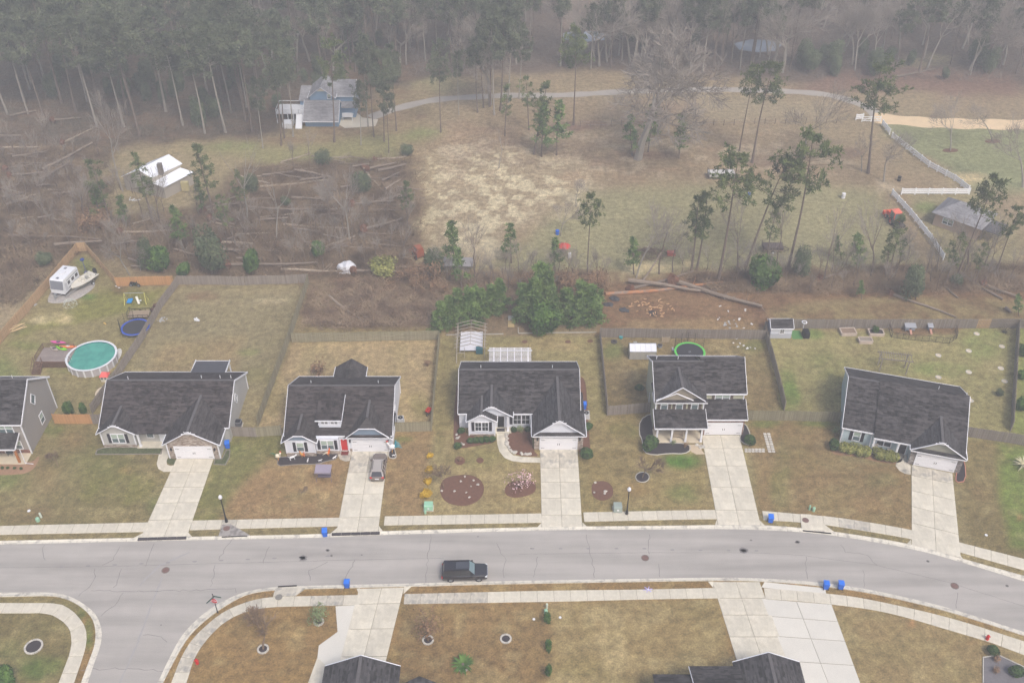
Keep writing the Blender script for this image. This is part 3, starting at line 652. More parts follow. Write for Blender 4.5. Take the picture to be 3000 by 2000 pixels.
AGED = mat('stained_concrete', (158,152,146), .9, .22, 1.2, 8, second=(122,117,112), sec_amt=.35)
inlet([(652,1538),(676,1536),(735,1570),(640,1572)], (664,1547), AGED, 'stained concrete storm drain beside the left lamp post', ((650,1574),(725,1571)))
inlet([(2345,1507),(2375,1508),(2442,1558),(2348,1550)], (2360,1523), CONC, 'pale concrete storm drain on the north side of the road bend', ((2352,1555),(2435,1563)))
inlet([(808,1724),(896,1723),(865,1746),(800,1748)], (817,1748), CONC2, 'concrete storm drain on the south corner by the stop sign', ((815,1719),(870,1716)), IRONG)
for px0,px1,py,lab in ((404,547,1578,'dark rubber kerb ramp at the foot of the leftmost driveway'),(972,1113,1564,'dark rubber kerb ramp at the driveway with the brown car')):
    a, b_ = Vector(G(px0,py+2)), Vector(G(px1,py-2)); mb = MB()
    o = thing('kerb_ramp', lab, 'kerb ramp', (a.x,a.y,0)); d = b_-a; n = 5
    for k in range(n):
        p, q = d*(k/n+.003), d*((k+1)/n-.003)
        MB().beam((p.x,p.y,.09),(q.x,q.y,.09),.40,.11).build('ramp_section', mat('ramp_rubber',(64,60,62),.8,.15,3), o)
# curved front walks and pads
def pad(name, pts, mt, z=.03):
    return struct(flat_poly([G(*p) for p in pts], z, mt, name))
pad('walk_second_house', [(466,1330),(484,1305),(496,1310),(494,1340),(490,1345),(488,1352),(490,1361),(500,1364),(515,1362),(507,1381),(480,1382),(464,1373),(459,1358)], CONC)
pad('walk_third_house', [(995,1300),(1014,1300),(1019,1322),(1030,1322),(1024,1350),(1010,1351),(996,1345),(991,1335)], CONC2)
pad('walk_fifth_house', [(2019,1302),(2055,1300),(2056,1320),(2066,1330),(2040,1331),(2024,1322),(2017,1312)], mat('tan_walk',(194,176,150),.9,.1,1))
pad('walk_sixth_house', [(2632,1306),(2658,1312),(2658,1356),(2668,1362),(2668,1390),(2650,1387),(2634,1378),(2624,1364),(2628,1345)], CONC2)
walk = [(1453,1258),(1484,1258),(1486,1275),(1481,1280),(1482,1300),(1490,1320),(1503,1333),(1530,1338),(1582,1340),(1583,1355),(1530,1354),(1500,1350),(1478,1341),(1463,1322),(1457,1300),(1455,1278)]
pad('walk_fourth_house', walk, CONC)
# ------------------------------------------------------------------ house parts (all in the house's own metres: x right, y away from the street, z up)
def wallbox(root, x0, x1, y0, y1, z0, z1, mt): return MB().box(x0,y0,z0,x1,y1,z1).build('wall', mt, root)
def gable_wall(root, x0, x1, y0, y1, z0, ez, rz, axis, mt):
    mb = MB()
    if axis == 'x':
        ym = (y0+y1)/2; pr = [(y0,z0),(y1,z0),(y1,ez),(ym,rz),(y0,ez)]
        mb.poly([(x1,p[0],p[1]) for p in pr], x1-x0, 0, (-1,0,0))
    else:
        xm = (x0+x1)/2; pr = [(x0,z0),(x1,z0),(x1,ez),(xm,rz),(x0,ez)]
        mb.poly([(p[0],y0,p[1]) for p in pr], y1-y0, 0, (0,1,0))
    return mb.build('wall', mt, root)
def gable_roof(root, x0, x1, y0, y1, ez, rz, axis, mt, oh=.35, t=.13, clip=0, back=None, trim=WHITE, rake=(1,1), oe=None, ridge_cap=True):
    """two slopes over walls x0..x1, y0..y1; for axis 'y' the front gable is at y0 and `back` is where the ridge runs into another roof"""
    oe = oh if oe is None else oe
    mb = MB(); tr = MB()
    if axis == 'x':
        ym = (y0+y1)/2; sl = (rz-ez)/(ym-y0); zl = ez - sl*oe; X0, X1, Y0, Y1 = x0-oh, x1+oh, y0-oe, y1+oe
        mb.slab((X0,Y0,zl+t),(X1,Y0,zl+t),(X1,ym,rz+t),(X0,ym,rz+t), t*.9); mb.slab((X0,ym,rz+t),(X1,ym,rz+t),(X1,Y1,zl+t),(X0,Y1,zl+t), t*.9)
        tr.box(X0,Y0-.10,zl-.06,X1,Y0-.004,zl+t-.005); tr.box(X0,Y1+.004,zl-.06,X1,Y1+.10,zl+t-.005)
        for k, xx in ((0,X0-.03),(1,X1+.03)):
            if rake[k]:
                tr.beam((xx,Y0-.05,zl+t*.35),(xx,ym,rz+t*.35),.06,.26); tr.beam((xx,ym,rz+t*.35),(xx,Y1+.05,zl+t*.35),.06,.26)
        cap = ((X0+.05,ym,rz+t+.012),(X1-.05,ym,rz+t+.012))
    else:
        xm = (x0+x1)/2; sl = (rz-ez)/(xm-x0); zl = ez - sl*oe; X0, X1, Y0 = x0-oe, x1+oe, y0-oh
        Y1 = y1; Yb = back if back is not None else y1
        if not clip:
            A,B,Cc = (X0,Y0,zl+t),(xm,Y0,rz+t),(X1,Y0,zl+t)
            mb.poly([A,(xm,Y0,rz+t),(xm,Yb,rz+t),(X0,Y1,zl+t)][::-1], t*.9); mb.poly([(X1,Y1,zl+t),(xm,Yb,rz+t),(xm,Y0,rz+t),(X1,Y0,zl+t)][::-1], t*.9)
            yy = Y0-.03
            tr.beam((X0-.05,yy,zl+t*.35),(xm,yy,rz+t*.35),.06,.26,up=(0,1,0)); tr.beam((X1+.05,yy,zl+t*.35),(xm,yy,rz+t*.35),.06,.26,up=(0,1,0))
            cap = ((xm,Y0+.05,rz+t+.012),(xm,Yb,rz+t+.012))
        else:
            w2 = clip; zc = rz - sl*w2; d2 = w2*1.1
            mb.poly([(X0,Y0,zl+t),(xm-w2,Y0,zc+t),(xm,Y0+d2,rz+t),(xm,Yb,rz+t),(X0,Y1,zl+t)][::-1], t*.9)
            mb.poly([(X1,Y1,zl+t),(xm,Yb,rz+t),(xm,Y0+d2,rz+t),(xm+w2,Y0,zc+t),(X1,Y0,zl+t)][::-1], t*.9)
            mb.poly([(xm-w2,Y0,zc+t),(xm+w2,Y0,zc+t),(xm,Y0+d2,rz+t)], t*.9)
            yy = Y0-.03
            tr.beam((X0-.05,yy,zl+t*.35),(xm-w2,yy,zc+t*.35),.06,.26,up=(0,1,0)); tr.beam((X1+.05,yy,zl+t*.35),(xm+w2,yy,zc+t*.35),.06,.26,up=(0,1,0)); tr.beam((xm-w2-.06,yy,zc+t*.35),(xm+w2+.06,yy,zc+t*.35),.06,.24,up=(0,1,0))
            cap = ((xm,Y0+d2,rz+t+.012),(xm,Yb,rz+t+.012))
        tr.box(X0-.10,Y0,zl-.05,X0-.004,min(Y1,Y0+(Y1-Y0)*.5),zl+t-.01); tr.box(X1+.004,Y0,zl-.05,X1+.10,min(Y1,Y0+(Y1-Y0)*.5),zl+t-.01)
    rf = mb.build('roof', mt, root); tr.build('roof_trim', trim, root)
    if ridge_cap: MB().beam(*cap,.34,.03).build('ridge_cap', CAPM, rf)
    return rf
CAPM = mat('ridge_shingle', (92,88,88), .9, .2, 2, 8)
def shed_roof(root, x0, x1, y0, y1, z0, z1, mt, oh=.3, t=.13, trim=WHITE):
    """single slope falling towards y0"""
    mb = MB(); mb.slab((x0-oh,y0-oh,z0+t),(x1+oh,y0-oh,z0+t),(x1+oh,y1,z1+t),(x0-oh,y1,z1+t),t*.9); rf = mb.build('porch_roof', mt, root)
    tr = MB().box(x0-oh-.02,y0-oh-.09,z0-.06,x1+oh+.02,y0-oh-.004,z0+t-.005)
    for xx in (x0-oh-.035,x1+oh+.035): tr.beam((xx,y0-oh,z0+t*.35),(xx,y1,z1+t*.35),.06,.22)
    tr.build('porch_trim', trim, root); return rf
def window(root, cx, z0, w, h, y, units=1, shut=None, frame=WHITE, side=None, dark=False, grid=False, panes=(None,None)):
    """sash windows in a wall facing -y at depth y (or facing +-x when side is 'E'/'W' and y is that x); panes are pieces of their own"""
    def T(px_, py_, pz_):
        if side == 'E': return (y - py_, px_, pz_)
        if side == 'W': return (y + py_, -px_, pz_)
        return (px_, y + py_, pz_)
    def bx(mb, a, b_):
        p, q = T(*a), T(*b_); mb.box(*p,*q); return mb
    cxx = cx if side != 'W' else -cx
    fr = MB(); fw = .10; tw = w*units
    x0, x1 = cxx - tw/2, cxx + tw/2
    bx(fr,(x0-fw,-.07,z0-fw),(x1+fw,-.002,z0)); bx(fr,(x0-fw,-.07,z0+h),(x1+fw,-.002,z0+h+fw*1.2))
    bx(fr,(x0-fw,-.07,z0),(x0,-.002,z0+h)); bx(fr,(x1,-.07,z0),(x1+fw,-.002,z0+h))
    for k in range(1,units): bx(fr,(x0+w*k-.06,-.068,z0),(x0+w*k+.06,-.003,z0+h))
    o = fr.build('window', frame, root)
    for k in range(units):
        a0, a1 = x0+w*k+(.06 if k else 0), x0+w*(k+1)-(.06 if k < units-1 else 0)
        if grid:
            for gi in range(2):
                for gj in range(2):
                    g0 = a0+(a1-a0)*gi/2+.02; g1 = a0+(a1-a0)*(gi+1)/2-.02; b0 = z0+h*gj/2+.02; b1 = z0+h*(gj+1)/2-.02
                    bx(MB(),(g0,-.03,b0),(g1,-.004,b1)).build('pane', PANE_D if gj == 0 or dark else (panes[0] or PANE_D), o)
            m_ = MB(); bx(m_,((a0+a1)/2-.025,-.045,z0),((a0+a1)/2+.025,-.005,z0+h)); bx(m_,(a0,-.047,z0+h/2-.03),(a1,-.0055,z0+h/2+.03)); m_.build('glazing_bar', frame, o)
        else:
            bx(MB(),(a0+.01,-.03,z0+.01),(a1-.01,-.004,z0+h/2-.03)).build('pane', PANE_D if dark else (panes[1] or PANE_L), o)
            bx(MB(),(a0+.01,-.03,z0+h/2+.03),(a1-.01,-.004,z0+h-.01)).build('pane', PANE_D if dark else (panes[0] or PANE_U), o)
            m_ = MB(); bx(m_,(a0,-.045,z0+h/2-.03),(a1,-.005,z0+h/2+.03)); m_.build('glazing_bar', frame, o)
    if shut:
        for a0,a1 in ((x0-fw-.42,x0-fw-.02),(x1+fw+.02,x1+fw+.42)):
            mb = MB(); bx(mb,(a0,-.05,z0-.06),(a1,-.003,z0+h+.08))
            s_ = mb.build('shutter', shut, root)
    return o
def garage_door(root, x0, x1, y, h=2.13, dark=BLACK, hw=True):
    fr = MB(); fr.box(x0-.14,y-.08,0,x0,y-.002,h+.14); fr.box(x1,y-.08,0,x1+.14,y-.002,h+.14); fr.box(x0,y-.08,h,x1,y-.002,h+.14)
    d = fr.build('garage_door', WHITE, root); n = 4
    for k in range(n):
        mb = MB(); z0, z1 = h*k/n+.006, h*(k+1)/n-.006; mb.box(x0+.005,y-.05,z0,x1-.005,y-.004,z1)
        for j in range(8):
            w_ = (x1-x0)/8; mb.box(x0+w_*j+.09,y-.062,z0+.09,x0+w_*(j+1)-.09,y-.05,z1-.09)
        mb.build('door_panel', DOORW, d)
    xm = (x0+x1)/2
    for s_ in (-.12,.12): MB().box(xm+s_-.03,y-.10,h*.42,xm+s_+.03,y-.063,h*.42+.30).build('door_handle', dark, d)
    if hw:
        for xx,sg in ((x0,1),(x1,-1)):
            for zz in (.35,h-.35): MB().box(xx+sg*.05,y-.075,zz-.025,xx+sg*.55,y-.063,zz+.025).build('strap_hinge', dark, d)
    return d
def bracket(root, xm, y, zc, w):                # little fan of white sticks in a gable point
    mb = MB(); mb.box(xm-w,y-.10,zc-w*.52,xm+w,y-.02,zc-w*.52+.10)
    for a in (40,65,90,115,140):
        d = Vector((math.cos(R(a)),0,math.sin(R(a)))); L_ = w*.46/max(math.sin(R(a)),.5)
        mb.beam((xm,y-.06,zc-w*.5),(xm+d.x*L_,y-.06,zc-w*.5+d.z*L_),.05,.07)
    return mb.build('gable_bracket', WHITE, root)
def pipes(root, pts, sl_z):
    for x,y in pts: MB().tube([(x,y,sl_z(y)-.1),(x,y,sl_z(y)+.42)],.055,8).build('vent_pipe', WHITE, root)
def corner_boards(root, pts, z0, z1):
    for x,y in pts: MB().box(x-.075,y-.075,z0,x+.075,y+.075,z1).build('corner_board', WHITE, root)
def lantern(root, x, y, z):
    mb = MB().box(x-.03,y-.16,z+.18,x+.03,y-.002,z+.24).box(x-.09,y-.22,z-.18,x+.09,y-.05,z+.16); mb.add([(x-.11,y-.24,z+.16),(x+.11,y-.24,z+.16),(x+.11,y-.03,z+.16),(x-.11,y-.03,z+.16),(x,y-.135,z+.30)],[(0,1,4),(1,2,4),(2,3,4),(3,0,4)])
    return mb.build('wall_lantern', BLACK, root)
def columns(root, pts, z1, w=.22, mt=WHITE):
    for x,y in pts:
        MB().box(x-w/2,y-w/2,.1,x+w/2,y+w/2,z1).box(x-w*.7,y-w*.7,.1,x+w*.7,y+w*.7,.34).box(x-w*.68,y-w*.68,z1-.16,x+w*.68,y+w*.68,z1-.004).build('porch_column', mt, root)
def door(root, x0, x1, y, mt, h=2.05):
    fr = MB().box(x0-.1,y-.06,.1,x0,y-.002,h+.2).box(x1,y-.06,.1,x1+.1,y-.002,h+.2).box(x0,y-.06,h+.1,x1,y-.002,h+.2).build('door_frame', WHITE, root)
    d = MB().box(x0,y-.045,.12,x1,y-.004,h+.1).box(x0+.15,y-.055,.3,x1-.15,y-.045,.9).box(x0+.15,y-.055,1.1,x1-.15,y-.045,h-.1).build('door', mt, root)
    MB().ball((x1-.1,y-.08,1.05),.035,6,4).build('door_handle', STEEL, d)
def diamond(root, xf, yc, zc, r):
    mb = MB(); P = [(yc-r*.75,zc),(yc,zc+r),(yc+r*.75,zc),(yc,zc-r)]
    mb.poly([(xf+.02,a,b_) for a,b_ in P],.04,0,(-1,0,0)); w = MB()
    for k in range(4):
        a, b_ = P[k], P[(k+1)%4]; w.beam((xf+.04,*a),(xf+.04,*b_),.09,.10,up=(1,0,0))
    f = w.build('window', WHITE, root); mb.build('pane', PANE_L, f)

# --- leftmost house: two storeys, warm grey (mostly beyond the frame)
h1 = thing('grey_house', 'two storey grey house with white trim cut off at the left edge', 'house', (-64.9,96.5,0))
gable_wall(h1,-13,0,0,9.3,0,5.6,9.1,'x',GRSID); gable_roof(h1,-13,0,0,9.3,5.6,9.1,'x',SHX,oh=.3); corner_boards(h1,[(0,0),(0,9.3)],0,5.5)
window(h1,-2.2,3.75,.95,1.45,0,2); window(h1,-6.6,3.75,.95,1.45,0,2); window(h1,5.0,1.2,.95,1.5,0,1,side='E'); diamond(h1,0,4.6,5.7,.95)
shed_roof(h1,-9,-.9,-1.9,0,2.75,3.75,SHX); MB().box(-9.2,-2.1,.02,.0,0,.14).build('porch_floor', mat('porch_slab',(204,190,166),.9,.1,1), h1)
for x in (-.9,-4.2): MB().box(x-.13,-1.95,.14,x+.13,-1.69,2.72).build('porch_post', mat('stained_post',(176,110,54),.7,.15,2), h1)
wallbox(h1,-9,-.02,-.05,-.01,.14,.75,BRICK); door(h1,-3.4,-2.4,-.05,SHUT); window(h1,-1.3,1.0,.8,1.3,-.05)
pipes(h1,[(-3,6.8),(-5.4,6.6)], lambda y: 9.1-(y-4.65)*.75+.13)
MB().tube([(-.05,-2.05,2.7),(-.05,-2.05,.2),(1.0,-2.1,.1)],.06,6).build('downspout', WHITE, h1)

# --- second house
h2 = thing('greige_house', 'single storey greige house with stone garage front and two front gables', 'house', (-55.5,98.75,0))
W2, D2 = 17.0, 11.2; z2 = lambda y: 6.25-(y-5.6)*.57+.13
gable_wall(h2,0,W2,0,D2,0,2.95,6.2,'x',H2SID); rf = gable_roof(h2,0,W2,0,D2,2.95,6.2,'x',SHXB,oh=.28); corner_boards(h2,[(W2,D2)],0,2.9)
gable_wall(h2,.1,4.5,-1.1,4.5,0,2.95,4.35,'y',H2SID); gable_roof(h2,.1,4.5,-1.1,2.4,2.95,4.35,'y',SHYB,oh=.32,back=2.9,oe=.4); wallbox(h2,.06,4.54,-1.16,-.9,0,.55,STONE)
window(h2,2.3,.95,.85,1.5,-1.1,2,SHUT); bracket(h2,2.3,-1.42,4.45,.75); corner_boards(h2,[(.1,-1.1),(4.5,-1.1)],.55,2.85)
gable_wall(h2,9.55,16.35,-3.2,4,0,2.95,5.1,'y',STONE); gable_roof(h2,9.55,16.35,-3.2,3.2,2.95,5.1,'y',SHYB,oh=.32,back=3.8,oe=.4); corner_boards(h2,[(9.55,-3.2),(16.35,-3.2)],0,2.85)
wallbox(h2,16.32,16.38,-3.1,0,0,2.9,H2SID)
garage_door(h2,10.55,15.4,-3.2); bracket(h2,12.95,-3.52,5.2,.9); lantern(h2,10.05,-3.2,1.75); lantern(h2,15.85,-3.2,1.75)
MB().box(4.55,-1.3,.02,9.5,0,.14).build('porch_floor', CONC, h2); columns(h2,[(5.0,-1.0),(8.6,-1.0)],2.62,.24); MB().box(4.5,-1.2,2.62,9.6,-.85,2.84).build('porch_beam', WHITE, h2)
MB().slab((4.4,-1.45,2.9),(9.8,-1.45,2.9),(9.8,.1,3.25),(4.4,.1,3.25),.1).build('porch_roof', SHXB, h2)
window(h2,6.2,.9,.85,1.4,0,1,None); door(h2,7.5,8.45,0,WHITE); window(h2,9.0,.9,.4,1.6,0)
diamond(h2,W2,5.4,3.2,.85); pipes(h2,[(2.4,6.3),(12.3,7.0),(14.9,7.0),(16.4,7.0)], z2)
MB().slab((9.2,10.9,3.15),(14.1,10.9,3.15),(14.1,14.2,2.75),(9.2,14.2,2.75),.14).build('patio_roof', mat('membrane_roof',(72,72,78),.8,.12,1.5), h2)
MB().box(9.12,10.85,2.66,9.2,14.28,3.0).box(14.1,10.85,2.66,14.18,14.28,3.0).box(9.12,14.2,2.6,14.18,14.28,2.8).build('patio_trim', WHITE, h2)
for x in (9.3,14.0): MB().box(x-.07,14.0,0,x+.07,14.14,2.62).build('patio_post', WHITE, h2)

# --- third house
h3 = thing('white_dormer_house', 'white house with slate blue clipped gables, a roof dormer and red front door', 'house', (-30.3,96.75,0))
W3, D3 = 14.1, 12.2; z3 = lambda y: 6.45-(y-6.1)*.57+.13
gable_wall(h3,0,W3,0.3,D3,0,2.95,6.4,'x',WHSID); gable_roof(h3,0,W3,.3,D3,2.95,6.4,'x',SHXB,oh=.2); corner_boards(h3,[(W3,D3)],0,2.9)
gable_wall(h3,.05,3.9,-.75,3,0,2.95,3.8,'y',WHSID); gable_roof(h3,.05,3.9,-.75,2.8,2.95,4.35,'y',SHYB,oh=.3,back=3.2,clip=.6,oe=.42); wallbox(h3,0,3.95,-.8,-.6,0,.62,STONE)
MB().poly([(.25,-.83,3.0),(3.7,-.83,3.0),(2.55,-.83,3.78),(1.4,-.83,3.78)],.06,0,(0,1,0)).build('gable_panel', BLGAB, h3)
window(h3,1.98,.95,.9,1.5,-.75,1,SHUT); corner_boards(h3,[(.05,-.75),(3.9,-.75)],.6,2.85)
wallbox(h3,3.95,7.1,-.35,.4,0,2.9,WHSID); wallbox(h3,3.98,7.12,-.4,-.3,0,.6,STONE); window(h3,5.55,.95,.82,1.5,-.35,2,SHUT)
gable_wall(h3,8.3,13.75,.15,4,0,2.95,4.3,'y',WHSID); gable_roof(h3,8.3,13.75,.15,5.0,2.95,5.35,'y',SHYB,oh=.32,back=5.2,clip=1.05,oe=.55); corner_boards(h3,[(8.3,.15),(13.75,.15)],0,2.85)
MB().poly([(8.6,.07,3.12),(13.45,.07,3.12),(12.0,.07,4.28),(10.05,.07,4.28)],.06,0,(0,1,0)).build('gable_panel', BLGAB, h3)
MB().slab((8.0,-.30,2.92),(14.05,-.30,2.92),(14.05,.12,3.14),(8.0,.12,3.14),.08).build('pent_roof', SHXB, h3); MB().box(7.98,-.36,2.78,14.07,-.304,2.90).build('pent_trim', WHITE, h3)
wallbox(h3,8.28,8.75,.09,.14,0,.55,STONE); wallbox(h3,13.55,13.78,.09,.14,0,.55,STONE)
garage_door(h3,8.85,13.6,.15); lantern(h3,8.55,.15,2.0); lantern(h3,13.68,.15,2.0); door(h3,7.25,8.1,.3,mat('red_door',(196,44,40),.5,.08,1)); MB().box(7.2,-.6,.03,8.2,.1,.06).build('door_mat', mat('mat_red',(110,48,44),.95,.3,6), h3)
MB().box(4.35,1.0,4.0,7.45,5.4,4.05).build('dormer_sill', WHITE, h3)
MB().box(4.45,1.05,3.6,7.35,5.2,4.95).build('dormer_wall', WHSID, h3); dr = MB().slab((4.15,.72,5.12),(7.65,.72,5.12),(7.65,5.1,6.0),(4.15,5.1,6.0),.14).build('dormer_roof', SHXB, h3)
MB().box(4.1,.62,4.96,7.7,.715,5.12).beam((7.68,.7,5.06),(7.68,5.0,5.92),.05,.2).build('dormer_trim', WHITE, h3)
window(h3,5.25,4.25,.42,.45,1.05,2,dark=True,grid=False); window(h3,6.55,4.25,.42,.45,1.05,2,dark=True)
diamond(h3,W3,5.4,3.4,.85); pipes(h3,[(2.5,8.0),(11.8,8.0)], z3)
gable_wall(h3,4.95,9.1,12.0,14.6,0,2.9,3.7,'y',WHSID)
MB().poly([(4.7,11.6,2.95),(4.7,14.6,2.95),(7.0,15.4,3.9),(7.0,11.0,3.9)],.12).poly([(9.3,14.6,2.95),(9.3,11.6,2.95),(7.0,11.0,3.9),(7.0,15.4,3.9)],.12).build('sunroom_roof', SHYB, h3)
MB().beam((4.66,11.6,2.9),(4.66,14.6,2.9),.07,.2).beam((9.34,11.6,2.9),(9.34,14.6,2.9),.07,.2).build('sunroom_trim', WHITE, h3)
MB().tube([(W3+.08,.5,2.8),(W3+.08,.5,.1)],.05,6).build('downspout', WHITE, h3)

# --- fourth house
h4 = thing('white_shutter_house', 'white single storey house with double entry gable, pergola behind and big garage gable', 'house', (-7.3,101.6,0))
W4, D4 = 16.6, 10.7; z4 = lambda y: 6.0-(y-5.35)*.57+.13
gable_wall(h4,0,W4,0,D4,0,2.95,5.95,'x',WHSID); gable_roof(h4,0,W4,0,D4,2.95,5.95,'x',SHX,oh=.12,oe=.3)
gable_wall(h4,1.4,4.95,-1.6,1,0,2.95,4.05,'y',WHSID); gable_roof(h4,1.4,4.95,-1.6,1.5,2.95,4.05,'y',SHY,oh=.25,back=2,oe=.32); window(h4,3.15,.95,.88,1.5,-1.6,2,SHUT,grid=True); bracket(h4,3.17,-1.87,4.12,.6); corner_boards(h4,[(1.4,-1.6),(4.95,-1.6)],0,2.85); wallbox(h4,1.36,5.0,-1.66,-1.5,0,.3,STONE)
MB().poly([(2.6,-.75,2.95),(7.25,-.75,2.95),(4.5,-.75,4.75)],.2,0,(0,1,0)).build('gable_panel', WHSID, h4)
gable_roof(h4,1.75,7.25,-.8,4.2,3.05,4.85,'y',SHY,oh=.25,back=4.5,oe=.2); bracket(h4,4.5,-1.10,4.95,.75)
columns(h4,[(6.75,-.75)],2.9,.26); MB().box(5.0,-1.2,.02,7.2,0,.13).build('porch_floor', CONC, h4); wallbox(h4,4.97,5.02,-1.2,0,.13,2.9,WHSID)
door(h4,5.3,6.2,0,BLACK); MB().box(5.2,-.9,.131,6.3,-.25,.15).build('door_mat', mat('mat_dark',(60,58,58),.95,.3,8), h4)
window(h4,8.6,.75,1.1,1.6,0,2,SHUT,grid=True,dark=True)
gable_wall(h4,10.35,16.85,-4.25,3,0,2.95,5.45,'y',WHSID); gable_roof(h4,10.35,16.85,-4.25,4.2,2.95,5.45,'y',SHY,oh=.3,back=4.6,oe=.4); wallbox(h4,10.3,11.22,-4.32,-4.0,0,2.75,STONE); wallbox(h4,15.98,16.9,-4.32,-4.0,0,2.75,STONE); wallbox(h4,11.22,15.98,-4.31,-4.26,2.3,2.75,STONE)
MB().slab((10.0,-4.75,2.86),(17.2,-4.75,2.86),(17.2,-4.3,3.12),(10.0,-4.3,3.12),.09).build('pent_roof', SHX, h4); MB().box(9.98,-4.82,2.72,17.22,-4.756,2.84).build('pent_trim', WHITE, h4)
garage_door(h4,11.15,16.03,-4.33); bracket(h4,13.6,-4.57,5.5,.95); lantern(h4,10.75,-4.32,2.0); lantern(h4,16.45,-4.32,2.0)
pipes(h4,[(2.9,6.6),(13.0,6.6)], z4)

# --- fifth house: two storeys
h5 = thing('sage_two_storey_house', 'two storey sage house with brown shutters, columned porch and tan front gable', 'house', (19.6,101.2,0))
W5 = 12.2
gable_wall(h5,0,6.5,0,9.2,0,5.6,8.35,'x',H5SID); gable_roof(h5,0,6.5,0,9.2,5.6,8.35,'x',SHX,oh=.28,rake=(1,0),ridge_cap=True)
gable_wall(h5,6.4,W5,1.5,9.2,0,5.6,8.45,'x',H5SID); gable_roof(h5,6.55,W5,1.5,9.2,5.6,8.45,'x',SHX,oh=.28,rake=(0,1))
gable_wall(h5,.05,6.45,-.03,3.5,5.0,5.6,7.85,'y',H5TAN); gable_roof(h5,.05,6.45,-.03,3.6,5.6,7.95,'y',SHY,oh=.32,back=4.2,oe=.35)
MB().slab((-.3,-.62,5.5),(6.85,-.62,5.5),(6.85,-.05,5.75),(-.3,-.05,5.75),.08).build('pent_roof', SHX, h5); MB().box(-.32,-.69,5.36,6.87,-.626,5.48).build('pent_trim', WHITE, h5)
MB().beam((-.1,-.40,5.75),(2.55,-.40,6.95),.08,.2,up=(0,1,0)).beam((2.55,-.40,6.95),(4.9,-.40,5.75),.08,.2,up=(0,1,0)).build('inner_gable_trim', WHITE, h5)
MB().poly([(.2,-.30,5.75),(4.7,-.30,5.75),(2.55,-.30,6.85)],.2,0,(0,1,0)).build('gable_panel', H5TAN, h5)
for x in (1.15,3.2,5.3): window(h5,x,3.85,.82,1.4,0,1,SHUTB)
window(h5,9.3,3.95,.95,1.3,1.5,2,SHUTB); corner_boards(h5,[(0,0),(6.5,0),(W5,1.5)],2.9,5.5)
shed_roof(h5,0,6.5,-2.55,0,2.75,3.75,SHX,oh=.3); MB().box(-.1,-2.7,.02,6.4,0,.15).build('porch_floor', mat('porch_slab',(204,190,166)), h5); columns(h5,[(.15,-2.5),(2.15,-2.5),(4.1,-2.5),(6.2,-2.5)],2.68,.24); MB().box(0,-2.65,2.66,6.5,-2.4,2.84).build('porch_beam', WHITE, h5)
wallbox(h5,0,6.5,-.05,-.01,.15,2.9,BRICK); window(h5,1.0,1.0,1.0,1.3,-.05); door(h5,4.3,5.2,-.05,SHUT); window(h5,5.75,1.0,.5,1.3,-.05)
wallbox(h5,6.5,W5,-.95,1.5,0,2.95,H5SID); shed_roof(h5,6.75,W5,-.95,1.5,2.9,4.25,SHX,oh=.3); wallbox(h5,6.5,7.0,-1.0,-.955,0,2.75,BRICK); wallbox(h5,11.95,12.22,-1.0,-.955,0,2.75,BRICK); wallbox(h5,7.0,11.95,-.995,-.956,2.3,2.75,BRICK)
garage_door(h5,7.05,11.9,-1.0); diamond(h5,0,4.6,5.2,.001) if False else None
zr = lambda y: 8.35-(y-4.6)*.6+.13
pipes(h5,[(.6,6.6),(3.6,6.6),(8.9,6.6)], zr); MB().box(-.04,3.8,5.4,-.005,4.3,6.4).build('gable_vent', SHUT, h5)
MB().tube([(-.1,5.0,2.5),(-.1,5.0,.1)],.05,6).build('downspout', WHITE, h5)

# --- sixth house: turned with the bend of the road
h6 = thing('pale_blue_house', 'pale blue house turned to the road bend with yellow shrubs before its porch', 'house', (44.85,98.6,0), R(-16.1))
W6, D6 = 15.3, 12.9; z6 = lambda y: 6.5-(y-6.5)*.56+.13
gable_wall(h6,0,W6,0,D6,0,2.95,6.4,'x',H6SID); gable_roof(h6,0,W6,0.0,D6,2.95,6.4,'x',SHX,oh=.22)
MB().slab((3.9,-1.0,2.9),(15.45,-1.0,2.9),(15.45,6.55,6.78),(3.9,6.55,6.78),.2).build('upper_roof', SHX, h6); MB().box(3.9,-1.1,2.66,10.2,-1.005,2.86).beam((15.5,-1.0,2.75),(15.5,6.5,6.62),.06,.22).build('upper_roof_trim', WHITE, h6)
window(h6,1.9,.95,.85,1.5,0,1,SHUT); corner_boards(h6,[(0,0),(3.8,0)],0,2.85)
MB().box(3.9,-1.0,.02,8.2,0,.14).build('porch_floor', CONC2, h6); columns(h6,[(4.1,-.85),(7.2,-.85)],2.66,.24); window(h6,5.5,.9,.9,1.5,0,2,None,dark=True); door(h6,7.5,8.4,0,SHUT)
gable_wall(h6,8.85,15.25,-1.6,3,0,2.95,4.9,'y',H6TAN); gable_roof(h6,8.85,15.25,-1.6,3.2,2.95,4.95,'y',SHY,oh=.32,back=3.6,oe=.3); wallbox(h6,8.8,15.3,-1.66,-1.4,0,2.72,STONE6); wallbox(h6,8.78,8.84,-1.3,0,0,2.8,H6SID)
MB().slab((8.6,-2.1,2.84),(15.5,-2.1,2.84),(15.5,-1.66,3.1),(8.6,-1.66,3.1),.09).build('pent_roof', SHX, h6); MB().box(8.58,-2.17,2.70,15.52,-2.106,2.82).build('pent_trim', WHITE, h6)
garage_door(h6,9.65,14.5,-1.67); bracket(h6,12.05,-1.89,5.02,.8); corner_boards(h6,[(8.85,-1.66),(15.25,-1.66)],2.72,2.9)
pipes(h6,[(11.9,8.6),(15.2,7.3)], z6)
MB().box(-.05,5.0,3.6,-.006,5.5,4.5).build('gable_vent', SHUT, h6)

